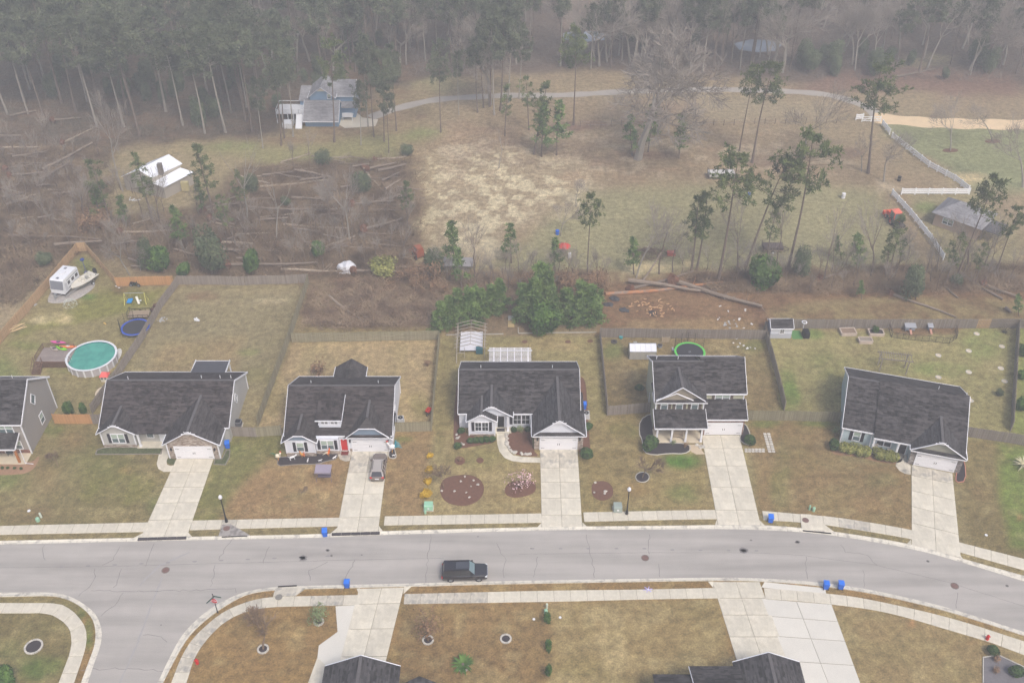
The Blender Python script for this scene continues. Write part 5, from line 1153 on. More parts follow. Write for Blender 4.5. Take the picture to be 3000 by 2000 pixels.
x_, y_ = G(1898,1727); pw = thing('pinwheel','small white and violet toy lying on the south pavement','toy',(x_,y_,.05)); mb = MB()
for k in range(6): a = R(60*k+10); mb.beam((0,0,.03),(.55*math.cos(a),.45*math.sin(a),.05),.09,.03)
mb.build('vane', mat('toy_violet',(176,168,224),.6,.2,4), pw); MB().ball((0,0,.05),.1,8,4).build('hub', WHITE, pw)
# ------------------------------------------------------------------ beds and borders
def bed(label, pts, mt, z=.045, edge=None, name='mulch_bed', cat='flower bed', n_sm=2):
    P = [Vector(G(*p)) for p in pts]
    for _ in range(n_sm):
        Q = []
        for i in range(len(P)): a, b_ = P[i], P[(i+1)%len(P)]; Q += [a.lerp(b_,.25), a.lerp(b_,.75)]
        P = Q
    c_ = sum(P, Vector((0,0)))/len(P)
    ar = sum(P[i].x*P[(i+1)%len(P)].y-P[(i+1)%len(P)].x*P[i].y for i in range(len(P)))
    if ar < 0: P = P[::-1]
    t = thing(name, label, cat, (c_.x,c_.y,0)); Q = [p-c_ for p in P]; n = len(Q)
    mb = MB(); vs_ = [(q.x,q.y,.006) for q in Q]+[(q.x*.95,q.y*.95,z) for q in Q]
    mb.add(vs_, [(i,(i+1)%n,n+(i+1)%n,n+i) for i in range(n)]+[tuple(range(n,2*n))]); mb.build('mulch' if 'mulch' in name else 'surface', mt, t)
    if edge:
        e = MB()
        for i in range(n): e.beam((Q[i].x,Q[i].y,.06),(Q[(i+1)%n].x,Q[(i+1)%n].y,.06),.10,.10)
        e.build('edging', edge, t)
    return t
def oval(cx,cy,rx,ry,n=12): return [(cx+rx*math.cos(2*math.pi*i/n),cy+ry*math.sin(2*math.pi*i/n)) for i in range(n)]
bed('large oval brown mulch island on the centre lawn',[(1288,1425),(1300,1400),(1340,1390),(1385,1390),(1415,1410),(1420,1440),(1400,1470),(1360,1484),(1310,1475),(1290,1450)],MULCH)
bed('brown mulch bed with pink flowers left of the centre driveway',[(1477,1430),(1490,1412),(1530,1405),(1565,1408),(1573,1430),(1560,1448),(1510,1460),(1480,1450)],MULCH)
bed('brown mulch bed right of the centre driveway',[(1733,1420),(1745,1408),(1780,1408),(1798,1430),(1795,1455),(1770,1468),(1745,1462),(1733,1445)],MULCH)
bed('small round mulch patch with a shrub on the centre lawn',oval(1347,1349,16,13),MULCH); bed('smallest round mulch patch on the centre lawn',oval(1406,1348,11.5,8.5),MULCH)
bed('brown mulch bed inside the curved front walk',[(1488,1258),(1556,1258),(1562,1320),(1582,1336),(1540,1336),(1505,1330),(1488,1310),(1482,1280)],MULCH,n_sm=1)
bed('mulch border wrapping the left of the white centre house',[(1340,1100),(1348,1250),(1372,1280),(1452,1278),(1453,1296),(1400,1305),(1350,1314),(1328,1310),(1330,1200)],MULCH,.04,n_sm=1)
bed('mulch border along the right of the white centre house',[(1697,1100),(1714,1110),(1720,1160),(1727,1300),(1735,1335),(1692,1322),(1708,1320),(1700,1200)],MULCH,.04,n_sm=1)
bed('dark green planted bed under the left window of the greige house',[(285,1318),(304,1312),(402,1308),(405,1296),(480,1296),(472,1330),(280,1331)],mat('ground_cover',(92,96,66),.98,.3,2,16,bump=.6,second=(70,78,46),sec_amt=.5),.05,n_sm=0,edge=mat('grey_edging',(132,124,116)))
bed('grey edged planting corner right of the stone garage',[(630,1346),(652,1344),(664,1318),(674,1318),(672,1340),(660,1362),(626,1360)],mat('ground_cover',(92,96,66)),.05,n_sm=0,edge=mat('grey_edging',(132,124,116)))
bed('small green planting pocket left of the stone garage',[(490,1342),(518,1345),(512,1360),(496,1360),(488,1352)],mat('ground_cover',(92,96,66)),.05,n_sm=1)
bed('black mulch bed with lawn ornaments before the white dormer house',[(815,1340),(842,1338),(925,1333),(926,1326),(990,1322),(988,1345),(960,1350),(930,1360),(880,1360),(850,1362),(812,1366)],MULCHD,.05,n_sm=1,edge=mat('grey_edging',(132,124,116)))
bed('narrow black mulch strip right of the white garage door',[(1140,1318),(1152,1300),(1158,1325),(1162,1340),(1152,1344),(1138,1340)],MULCHD,.05,n_sm=1,edge=STONEW)
bed('dark mulch bed wrapping the porch of the two storey house',[(1905,1212),(1920,1218),(1920,1296),(2020,1300),(2024,1318),(2005,1330),(1960,1328),(1915,1334),(1885,1325),(1882,1290),(1872,1270),(1875,1230)],MULCHD,.04,n_sm=1,edge=STONEW)
bed('dark mulch strip right of the white garage of the two storey house',[(2178,1240),(2190,1250),(2206,1300),(2195,1304),(2172,1296),(2166,1280),(2178,1262)],MULCHD,.04,n_sm=1,edge=STONEW)
bed('dark mulch corner right of the pale blue garage',[(2800,1392),(2815,1350),(2826,1350),(2830,1410),(2800,1414)],MULCHD,.04,n_sm=1,edge=mat('brick_edging',(190,130,110)))
bed('mulch border under the yellow shrubs of the pale blue house',[(2430,1320),(2460,1300),(2560,1305),(2660,1330),(2640,1362),(2560,1352),(2520,1336),(2450,1334)],mat('tan_mulch',(140,110,84),.98,.25,2,16),.03,n_sm=1)
bed('round dark mulch ring with a bare sapling on the two storey house lawn',oval(1882,1398,20,15,16),MULCHD,.05,edge=STONEW)
bed('sandy shrub border before the grey house porch at the left edge',[(-40,1360),(70,1352),(98,1352),(118,1332),(112,1352),(95,1378),(60,1390),(-40,1392)],mat('brown_bark',(150,118,92),.98,.25,2,16),.04,n_sm=1)
bed('gravel parking pad under the travel trailer and boat',[(135,880),(170,820),(262,800),(282,830),(270,850),(215,884),(150,890)],GRAVEL,.03,name='gravel_pad',cat='gravel pad')
bed('pale sand play pit beside the grey fence',[(275,1158),(285,1138),(310,1128),(326,1130),(318,1152),(290,1162)],SANDM,.04,name='sand_pit',cat='sand pit')
bed('grey gravel planting bed in the bottom right corner',[(2880,1925),(2925,1918),(3010,1958),(3060,1985),(3060,2060),(2880,2060)],mat('dark_gravel',(112,108,110),.95,.2,2,14),.04,n_sm=0,edge=STONEW,name='gravel_bed')
for lab,px,py in (('left dark planting spot behind the white pergola',1537,1001),('middle dark planting spot near the low timber edging',1664,1001),('right dark planting spot near the low timber edging',1729,999)): bed(lab,oval(px,py,9,5),MULCH,.03,name='planting_spot')
def rocks(root, pts, r, mt=STONEW):
    for px,py in pts:
        x,y = G(px,py); rr = r*random.uniform(.7,1.25); MB().ball((0,0,rr*.35),(rr*random.uniform(.8,1.3),rr,rr*.6),6,4,0,.25,random).build('stone', mt, root, (x-root.location.x,y-root.location.y,.03), random.uniform(0,6))
rk = thing('rock_border','row of pale stones edging the curved front walk','stones',(*G(1490,1310),0))
rocks(rk,[(1484,1274),(1484,1280),(1487,1286),(1484,1290),(1487,1297),(1484,1302),(1488,1308),(1490,1314),(1495,1319),(1500,1323),(1508,1327),(1511,1324),(1527,1328),(1530,1332),(1540,1330),(1545,1332),(1551,1331),(1482,1296),(1492,1311)],.26)
rk = thing('rock_cluster','scattered pale stones on the large oval mulch island','stones',(*G(1350,1440),0)); rocks(rk,[(1350,1410),(1362,1396),(1380,1425),(1332,1439),(1366,1443),(1375,1457),(1294,1438),(1400,1420),(1388,1408)],.16)
rk = thing('rock_cluster','scattered pale stones on the mulch bed right of the centre driveway','stones',(*G(1765,1440),0)); rocks(rk,[(1741,1443),(1772,1446),(1744,1414),(1774,1440)],.18)
rk = thing('rock_cluster','pale stones at the left end of the clipped hedge','stones',(*G(1350,1290),0)); rocks(rk,[(1345,1280),(1352,1300),(1358,1303),(1340,1284),(1338,1274)],.22)
rk = thing('rock_cluster','white stones at the foot of the right porch column','stones',(*G(2048,1302),0)); rocks(rk,[(2042,1304),(2048,1308),(2056,1306),(2060,1310),(2052,1313)],.25)
sp = thing('stepping_stones','L shaped path of square paving stones on the lawn right of the fifth driveway','path',(*G(2250,1300),0))
for k in range(8):
    for j in range(2):
        x,y = G(2241+j*11+k*2.0,1271+k*7.3); MB().box(-.21,-.19,0,.21,.19,.04).build('paving_stone', STONEW, sp, (x-sp.location.x,y-sp.location.y,.004), random.uniform(-.1,.1))
for k in range(6):
    for j in range(2):
        x,y = G(2186+k*10,1316+j*6); MB().box(-.19,-.17,0,.19,.17,.04).build('paving_stone', STONEW, sp, (x-sp.location.x,y-sp.location.y,.004), random.uniform(-.2,.2))
RINGS = {}
def tree_ring(label, px, py, r=.55):
    x,y = G(px,py); t = thing('tree_ring', label, 'tree ring', (x,y,0)); n = 14
    for k in range(n):
        a = 2*math.pi*k/n; MB().box(-.10,-r*math.pi/n*.92,0,.10,r*math.pi/n*.92,.14).build('edging_stone', STONEW, t, (r*math.cos(a),r*math.sin(a),0), a)
    MB().disc((0,0),r-.08,16,.006,t=.05).build('mulch', MULCHD, t)
tree_ring('pale stone ring round a bare tree on the near left lawn',771,1901); tree_ring('pale stone ring round the feathery sapling on the near left lawn',934,1821,.5)
tree_ring('pale stone ring under the brown leafed tree on the near lawn',1254,1875); tree_ring('empty pale stone ring on the near lawn',1482,1871); tree_ring('pale stone ring round the sago palm near the bottom edge',1356,1953)
tree_ring('empty stone ring on the green corner lawn',99,1894,.9)
for lab,a,b_ in (('long grey timber edging on the ground behind the white pergola',(1519,977),(1747,974)),('short grey timber edging left of the garden gap',(1307,982),(1475,979)),('stub of timber edging turned into the wood',(1519,977),(1518,960))):
    p, q = Vector(G(*a)), Vector(G(*b_)); o = MB().beam((0,0,.08),(q.x-p.x,q.y-p.y,.08),.15,.15).build('timber_edging', mat('silver_timber',(164,158,146),.9,.2,2), None, (p.x,p.y,0)); tag(o, lab, 'timber')
# ------------------------------------------------------------------ camper yard: pool, deck, trampoline, swings
x_, y_ = G(270,1050); x0 = G(197,1050)[0]; x1 = G(346,1020)[0]
pc = Vector(G(268,1042,1.25)); prx = 3.55
pool = thing('round_pool','round above ground pool with green water and pale panel wall','pool',(pc.x,pc.y,0)); n = 20
WPOOL = mat('pool_panel',(176,170,170),.6,.12,1.2,6,objvar=.06); POOLW = mat('pool_rim',(220,220,222),.5,.05,1)
for k in range(n):
    a = 2*math.pi*(k+.5)/n; w_ = 2*prx*math.tan(math.pi/n); MB().box(-.03,-w_/2+.09,0,.03,w_/2-.09,1.26).build('wall_panel', WPOOL, pool, (prx*math.cos(a),prx*math.sin(a),0), a)
    a = 2*math.pi*k/n; R0 = prx/math.cos(math.pi/n); MB().box(-.05,-.11,0,.08,.11,1.28).build('wall_post', POOLW, pool, (R0*math.cos(a),R0*math.sin(a),0), a)
MB().ring((0,0),prx-.14,prx+.16,1.27,1.34,40).build('rim', POOLW, pool)
MB().ring((0,0),prx-.10,prx-.05,.1,1.27,40).build('liner', mat('liner_blue',(40,110,124),.5,.1,1), pool)
wt = mat('pool_water',(66,142,128),.12,.10,.5,3,spec=.5,second=(78,156,138),sec_amt=.5)
MB().disc((0,0),prx-.11,40,1.06,t=.02).build('water', wt, pool)
for s_ in (-.3,.3): MB().tube([(-prx+.05,-1.0+s_,1.3),(-prx+.2,-1.0+s_,1.9),(-prx+.7,-1.0+s_,1.9),(-prx+.8,-1.0+s_,1.1)],.03,6).build('ladder_rail', POOLW, pool)
bed('whitish gravel skirt round the pool foot',[(215,1090),(240,1098),(300,1090),(345,1060),(360,1030),(350,1015),(300,1060),(250,1080)],mat('white_gravel',(200,196,190),.95,.2,2),.02,name='gravel_skirt',cat='gravel')
dc = Vector(G(160,1058)); dk = thing('pool_deck','brown wooden pool deck with stairs and kayaks on top','deck',(dc.x,dc.y,0)); WDK = mat('deck_wood',(110,84,68),.9,.2,1,6,objvar=.12); WDT = mat('deck_boards',(140,128,122),.9,.2,1,6,objvar=.12)
for k in range(21): MB().box(-2.0,-1.5+k*.16,1.15,3.0,-1.5+k*.16+.145,1.2).build('deck_board', WDT, dk)
for xx in (-1.9,.4,2.8):
    for yy in (-1.4,1.7): MB().box(xx-.05,yy-.05,0,xx+.05,yy+.05,2.05 if (yy>0 or xx<0) else 1.15).build('deck_post', WDK, dk)
MB().box(-2.05,-1.56,.95,3.0,-1.51,1.18).box(-2.05,1.84,.95,3.0,1.88,1.18).box(-2.06,-1.5,.95,-2.01,1.84,1.18).build('joist', WDK, dk)
for yy in (1.75,): MB().box(-2,yy-.03,2.0,2.8,yy+.03,2.08).build('hand_rail', WDK, dk)
MB().box(-1.98,-1.4,2.0,-1.92,1.75,2.08).build('hand_rail', WDK, dk)
for k in range(24): MB().box(-1.9+k*.2,1.73,1.2,-1.86+k*.2,1.77,2.0).build('baluster', WDK, dk)
for k in range(14): MB().box(-1.97,-1.3+k*.22,1.2,-1.93,-1.26+k*.22,2.0).build('baluster', WDK, dk)
for k in range(36): MB().box(-2+k*.14,-1.60,.05,-1.9+k*.14,-1.575,1.12).build('skirt_board', WDK, dk)
for k in range(6): MB().box(-2.2+.05,-1.6-.28*(k+1),1.0-k*.18,-.95,-1.6-.28*k,1.05-k*.18).build('stair_tread', WDK, dk)
for xx in (-2.15,-.95): MB().beam((xx,-1.6,1.05),(xx,-3.3,.1),.06,.22).beam((xx,-1.6,2.0),(xx,-3.2,1.0),.06,.08).beam((xx,-3.2,0),(xx,-3.2,1.0),.07,.07).beam((xx,-1.6,1.0),(xx,-1.6,2.05),.07,.07).build('stair_rail', WDK, dk)
def kayak(label, px, py, z, rz, L_, cols):
    x,y = G(px,py,z); m1 = mat(cols[0],cols[1],.4,.08,2); t = thing('kayak', label, 'kayak', (x,y,z), rz)
    mb = MB(); st_ = []
    for u,w_,h_ in ((-1,.03,.16),(-.7,.2,.05),(-.25,.33,0),(.25,.33,0),(.7,.2,.05),(1,.03,.16)):
        xx = u*L_/2; st_.append([(xx,-w_,.22),(xx,-w_*.6,h_),(xx,w_*.6,h_),(xx,w_,.22),(xx,w_*.4,.30),(xx,-w_*.4,.30)])
    mb.add([p for s_ in st_ for p in s_],[(i*6+j,(i+1)*6+j,(i+1)*6+(j+1)%6,i*6+(j+1)%6)[::-1] for i in range(5) for j in range(6)]+[tuple(range(6)),tuple(range(35,29,-1))]); mb.build('hull', m1, t, smooth=True)
    MB().ball((0,0,.28),(.42,.2,.05),10,4).build('cockpit', mat('cockpit_dark',(70,66,70),.7,.1,2) if len(cols) < 3 else mat(cols[0]+'_c',cols[2],.5,.1,2), t)
kayak('pink kayak lying on the pool deck',172,1005,1.2,R(-8),2.5,('kayak_pink',(216,84,158)))
kayak('bright green kayak lying on the pool deck',181,1022,1.2,R(-24),2.3,('kayak_green',(132,206,44)))
kayak('orange and white kayak lying against the pool rim',200,1017,1.25,R(-3),2.7,('kayak_orange',(232,128,72),(226,226,222)))
kayak('tan kayak lying on the pool deck',160,1024,1.2,R(-30),1.9,('kayak_tan',(172,158,146)))
def trampoline(label, px, py, r, padc, net=None, z=.85, netside=None):
    x,y = G(px,py,z); t = thing('trampoline', label, 'trampoline', (x,y,0)); PM = mat('pad_%d_%d_%d' % padc,padc,.6,.1,2)
    MB().disc((0,0),r-.28,28,z-.01,t=.015).build('jump_mat', mat('tramp_mat',(52,52,56),.8,.1,2), t); MB().ring((0,0),r-.30,r,z,z+.04,28).build('pad_ring', PM, t); MB().ring((0,0),r-.06,r+.02,z-.06,z-.005,28).build('frame', STEEL, t)
    for k in range(6):
        a = 2*math.pi*k/6; MB().tube([((r-.02)*math.cos(a),(r-.02)*math.sin(a),z),((r-.02)*math.cos(a),(r-.02)*math.sin(a),.03)],.03,6).build('leg', STEEL, t)
    for a in (netside or []):
        a = R(a); MB().tube([((r+.05)*math.cos(a),(r+.05)*math.sin(a),.1),((r+.05)*math.cos(a),(r+.05)*math.sin(a),2.7)],.03,6).build('net_pole', BLACK, t)
    if netside:
        mb = MB(); a0, a1 = netside[0], netside[-1]
        for k in range(30):
            a = R(a0+(a1-a0)*k/29); mb.tube([((r+.02)*math.cos(a),(r+.02)*math.sin(a),z),((r+.02)*math.cos(a),(r+.02)*math.sin(a),2.6)],.007,3)
        for zz in (1.2,1.7,2.2,2.6):
            mb.tube([((r+.02)*math.cos(R(a0+(a1-a0)*k/16)),(r+.02)*math.sin(R(a0+(a1-a0)*k/16)),zz) for k in range(17)],.008,3)
        tag(mb.build('safety_net', mat('net_black',(40,40,42),.9,.1,2), t), kind='stuff')
    return t
trampoline('round trampoline with blue pad leaning near the grey fence',396,958,2.2,(44,80,176),netside=[110,150,190,225])
tg = trampoline('round trampoline with lime green pad behind the two storey house',2021,1030,2.35,(96,196,84),netside=[25,65,90,115,155])
font_text('JS', .5, mat('logo_grey',(150,150,154),.8,.05,2), tg, (0,0,.862), (0,0,0))
sw = thing('swing_set','swing set with yellow legs and a blue glider','swing set',(*G(400,886),0),R(3)); YL = mat('swing_yellow',(226,216,120),.5,.08,2)
for s_ in (-1,1): MB().tube([(s_*1.75,-.7,0),(s_*1.6,0,1.9),(s_*1.75,.7,0)],.05,6).build('leg', YL, sw)
MB().tube([(-1.6,0,1.9),(1.6,0,1.9)],.045,6).build('top_bar', STEEL, sw); MB().add([(-1.45,-.5,.35),(-.6,-.6,.45),(-.45,.2,.75),(-1.25,.3,.65)],[(0,1,2,3)]).poly([(-1.45,-.5,.33),(-.6,-.6,.43),(-.45,.2,.73),(-1.25,.3,.63)],.08).build('glider', mat('glider_blue',(24,130,196),.5,.06,2), sw)
for xx in (-1.3,-.6,.5,.9): MB().tube([(xx,0,1.88),(xx,-.1,.55)],.012,4).build('chain', STEEL, sw)
MB().box(.45,-.3,.5,.95,-.1,.56).build('swing_seat', WHITE, sw); MB().beam((.1,.3,1.0),(.6,-.6,.15),.35,.05).build('slide', mat('slide_white',(214,210,196),.5,.05,2), sw)
dm = thing('climbing_dome','pale green metal climbing dome on the sandy patch','climbing frame',(*G(206,892),0)); mb = MB(); rd = 1.15
def dp(i,j,nn): 
    a = 2*math.pi*(i+(.5 if j % 2 else 0))/nn; ph = R((0,38,75)[j]); return (rd*math.cos(ph)*math.cos(a), rd*math.cos(ph)*math.sin(a), rd*.85*math.sin(ph))
for j in range(2):
    for i in range(7):
        mb.tube([dp(i,j,7),dp(i+1,j,7)],.018,4); mb.tube([dp(i,j,7),dp(i if j % 2 == 0 else i+1,j+1,7)],.018,4); mb.tube([dp(i+1,j,7) if j % 2 == 0 else dp(i,j,7),dp(i,j+1,7)],.018,4)
for i in range(7): mb.tube([dp(i,2,7),dp(i+1,2,7)],.018,4)
mb.build('tubes', mat('dome_pale',(202,208,196),.5,.05,2), dm); 
mc = thing('motorbike','dark green motorbike leaning at the orange fence','motorbike',(*G(396,840),0),R(-6))
for xx in (-.65,.65): w_ = wheel(mc,xx,0,.32,.12,STEEL)
MB().beam((-.65,0,.32),(0,0,.62),.1,.1).beam((0,0,.62),(.45,0,.85),.16,.2).beam((.65,0,.32),(.42,0,1.0),.08,.08).box(-.25,-.15,.3,.2,.15,.6).build('frame', mat('bike_green',(58,70,58),.5,.1,2), mc); MB().box(-.7,-.13,.78,.05,.13,.88).build('seat', BLACK, mc); MB().tube([(.42,-.35,1.05),(.42,.35,1.05)],.03,6).build('handlebar', BLACK, mc)
ph = thing('playhouse','small toy playhouse with red roof near the pool','playhouse',(*G(311,1112),0)); MB().box(-.55,-.5,0,.55,.5,1.0).build('wall', mat('toy_cream',(214,206,188),.6,.06,2), ph); MB().poly([(-.65,-.6,.95),(.65,-.6,.95),(.3,0,1.5),(-.3,0,1.5)],.05).poly([(.65,.6,.95),(-.65,.6,.95),(-.3,0,1.5),(.3,0,1.5)],.05).poly([(.65,-.6,.95),(.65,.6,.95),(.3,0,1.5)],.05).poly([(-.65,.6,.95),(-.65,-.6,.95),(-.3,0,1.5)],.05).build('roof', mat('toy_red',(226,104,98),.6,.06,2), ph)
for xx in (-.3,.2): MB().box(xx-.15,-.52,.45,xx+.15,-.501,.8).build('window', PANE_L, ph)
x_, y_ = G(54,963); lp = thing('lumber_pile','loose pile of pale lumber against the cedar fence','lumber',(x_,y_,0)); 
for k in range(9): a = R(40+random.uniform(-14,14)); o_ = Vector((random.uniform(-.5,.5),random.uniform(-.4,.4),.05+.06*k)); MB().beam(o_-Vector((math.cos(a),math.sin(a),0))*1.1,o_+Vector((math.cos(a),math.sin(a),0))*1.1,.14,.05).build('plank', mat('new_pine',(214,186,140),.85,.12,2,objvar=.1), lp)
fp = thing('fire_barrel','rusty dark barrel and scrap beside the grey fence end of the trailer','barrel',(*G(457,905),0)); MB().tube([(0,0,0),(0,0,.9)],.33,12).build('drum', mat('rust_dark',(92,62,54),.9,.25,3), fp); MB().box(-.5,-.9,0,.5,-.45,.5).beam((-.7,-.4,.3),(.5,.3,1.2),.06,.06).build('scrap', mat('rust_dark',(92,62,54)), fp)
def junk(label, px, py, items, name='debris', cat='debris'):
    t = thing(name, label, cat, (*G(px,py),0))
    for k in range(items[0]):
        a = random.uniform(0,3.1); MB().beam((0,0,.04),(random.uniform(.15,items[1])*math.cos(a),random.uniform(.15,items[1])*math.sin(a),.05+random.uniform(0,.1)),random.uniform(.1,.35),.04).build('scrap_piece', items[2], t, (random.uniform(-items[3],items[3]),random.uniform(-items[3],items[3]),.01))
SCRW = mat('white_scrap',(206,204,202),.7,.15,3,objvar=.1); SCRG = mat('grey_scrap',(160,158,156),.8,.2,3,objvar=.15)
junk('white plastic scraps on the empty back lawn',582,938,(6,.8,SCRW,.5)); junk('grey rubble heap beside the grey fence',476,937,(14,.4,SCRG,.7)); junk('grey sheet scrap below the cedar fence',97,895,(4,.7,SCRG,.4)); junk('white litter scattered in the trampoline yard corner',2180,1012,(9,.4,SCRW,1.6)); junk('white and orange scrap by the fence corner near the motorbike',348,841,(4,.4,SCRW,.4)); junk('pale scraps along the track behind the trampoline yard',2150,930,(12,.5,SCRW,3.0)); junk('white scraps on the bare strip behind the shed',2140,955,(10,.4,SCRG,1.4))
junk('yellow plank lying on the camper yard lawn',310,950,(1,.8,mat('yellow_plank',(214,176,88),.8,.1,2),.05)); junk('pale board lying behind the two storey house',1882,1052,(2,1.3,mat('new_pine',(214,186,140)),.15))
# ------------------------------------------------------------------ centre yard: pergola, bare greenhouse frame
pg = thing('white_pergola','white slatted pergola behind the centre house','pergola',(*G(1498,1041,2.6),0)); PW = mat('vinyl_white',(236,234,238),.5,.03,1)
for k in range(6): MB().box(-2.6+k*1.02-.05,-1.9,2.45,-2.6+k*1.02+.05,1.9,2.62).build('rafter', PW, pg)
for k in range(13): MB().box(-3.3,-1.75+k*.29-.03,2.63,2.95,-1.75+k*.29+.03,2.70).build('slat', PW, pg)
for yy in (-1.5,1.5): MB().box(-3.5,yy-.06,2.25,3.1,yy+.06,2.44).build('beam', PW, pg)
for xx in (-2.6,2.5):
    for yy in (-1.5,1.5): MB().box(xx-.09,yy-.09,0,xx+.09,yy+.09,2.8).build('post', PW, pg)
gf = thing('greenhouse_frame','bare timber shed frame over a white sheet beside the tan yard fence','greenhouse frame',(*G(1380,1030),0)); GT = mat('grey_timber',(160,150,138),.9,.2,2,objvar=.1)
fw, f0, f1, fh, fr_ = 2.1, -1.6, 4.4, 2.1, 2.75
for k in range(8):
    yy = f0+(f1-f0)*k/7
    MB().beam((-fw-.35,yy,fh-.1),(0,yy,fr_),.06,.08).build('rafter', GT, gf); MB().beam((fw+.35,yy,fh-.1),(0,yy,fr_),.06,.08).build('rafter', GT, gf)
    for s_ in (-1,1): MB().beam((s_*fw,yy,0),(s_*fw,yy,fh),.07,.07).build('stud', GT, gf)
for s_ in (-1,1): MB().beam((s_*fw,f0,fh),(s_*fw,f1,fh),.08,.08).build('top_plate', GT, gf)
MB().beam((0,f0,fr_),(0,f1,fr_),.05,.1).build('ridge_beam', GT, gf); MB().beam((-fw,f0,1.0),(-.9,f0,1.0),.06,.06).beam((-.9,f0,0),(-.9,f0,2.0),.07,.07).beam((-fw,f0-1.2,0),(-fw,f0,.9),.08,.08).build('door_rail', GT, gf)
MB().poly([(-1.7,f0+1.3,.5),(1.75,f0+1.3,.5),(1.75,f1-.4,.8),(-1.7,f1-.4,.8)],.05).poly([(-1.7,f0+1.3,.5),(-1.7,f1-.4,.8),(-1.7,f1-.4,.02),(-1.7,f0+1.3,.02)],.04,0,(1,0,0)).poly([(1.75,f0+1.3,.5),(1.75,f1-.4,.8),(1.75,f1-.4,.02),(1.75,f0+1.3,.02)],.04,0,(-1,0,0)).build('white_sheet', mat('tarp_white',(216,214,218),.6,.06,1), gf)
MB().box(.8,f0+.9,.1,1.8,f0+1.7,.95).build('teal_tarp', mat('tarp_teal',(44,96,106),.7,.15,2), gf)
wr = thing('wooden_ramp','small plank ramp at the gap into the young pines','ramp',(*G(1498,950),0)); 
for k in range(4): MB().box(-.5+k*.25,-.9,.08,-.27+k*.25,.9,.14).build('plank', mat('yellow_planks',(190,166,118),.9,.15,2,objvar=.1), wr)
MB().box(-.5,.95,0,.5,1.6,.5).build('step_block', mat('grey_block',(176,174,170),.9,.1,2), wr)
# ------------------------------------------------------------------ green trampoline yard
gh = thing('glass_greenhouse','white polycarbonate greenhouse beside the lime trampoline','greenhouse',(*G(1880,1040),0)); WPC = mat('polycarbonate',(214,216,224),.3,.05,1); CLR = mat('cloudy_panel',(164,160,150),.3,.12,1.5)
for k in range(5):
    xx = -2.0+k*.8; MB().box(xx+.02,-1.02,.1,xx+.78,-.98,1.5).build('wall_panel', CLR, gh); MB().slab((xx+.02,-1.08,1.52),(xx+.78,-1.08,1.52),(xx+.78,0,2.25),(xx+.02,0,2.25),.03).build('roof_panel', WPC, gh); MB().slab((xx+.02,0,2.25),(xx+.78,0,2.25),(xx+.78,1.08,1.52),(xx+.02,1.08,1.52),.03).build('roof_panel', WPC, gh)
for xx in (-2.0,2.0): MB().poly([(xx,-1,.05),(xx,1,.05),(xx,1,1.5),(xx,0,2.2),(xx,-1,1.5)],.03,0,(-1,0,0)).build('end_wall', CLR, gh)
fr = MB()
for k in range(6): xx = -2.0+k*.8; fr.beam((xx,-1.03,0),(xx,-1.03,1.5),.05,.05).beam((xx,-1.1,1.53),(xx,0,2.28),.04,.04).beam((xx,0,2.28),(xx,1.1,1.53),.04,.04)
fr.box(-2.05,-1.06,0,2.05,-.96,.1).beam((-2,0,2.28),(2,0,2.28),.06,.06); tag(fr.build('glazing_bars', STEEL, gh), kind='stuff'); MB().box(-1.35,.15,1.9,-.85,.6,2.2).build('roof_vent', CLR, gh)
junk('white panel lying beside the lime trampoline',1972,1027,(2,1.0,SCRW,.2)); 
fpit = thing('fire_pit','small fire pit ring on a bare patch in the trampoline yard','fire pit',(*G(1799,1002),0)); MB().ring((0,0),.35,.5,0,.22,14).build('ring', mat('dark_stone',(84,78,74),.95,.2,3), fpit); MB().disc((0,0),.34,12,.006,t=.05).build('ash', BLACK, fpit)
bk = thing('planter_tub','grey tub planter beside the greenhouse','planter',(*G(1933,1017),0)); MB().tube([(0,0,0),(0,0,.45)],[.3,.4],12).build('tub', mat('tub_grey',(150,154,160),.6,.1,2), bk); MB().disc((0,0),.36,12,.455,t=.01).build('soil', MULCHD, bk)
ch = thing('timber_pallet','pale timber pallet leaning on the back fence','pallet',(*G(1949,1004),0))
for k in range(5): MB().box(-.6,-.04,.15+k*.2,.6,.0,.28+k*.2).build('slat', mat('pallet_wood',(170,152,126),.9,.15,2), ch)
for xx in (-.55,0,.55): MB().box(xx-.04,.002,.02,xx+.04,.08,1.15).build('runner', mat('pallet_wood',(170,152,126)), ch)
tb = thing('teal_bucket','teal plastic tub by the back fence of the trampoline yard','tub',(*G(1819,991),0)); MB().tube([(0,0,0),(0,0,.35)],[.25,.33],12).build('shell', mat('teal_tub',(60,152,156),.5,.06,2), tb); MB().tube([(-.3,0,.33),(-.2,0,.5),(.2,0,.5),(.3,0,.33)],.02,5).build('handle', STEEL, tb)
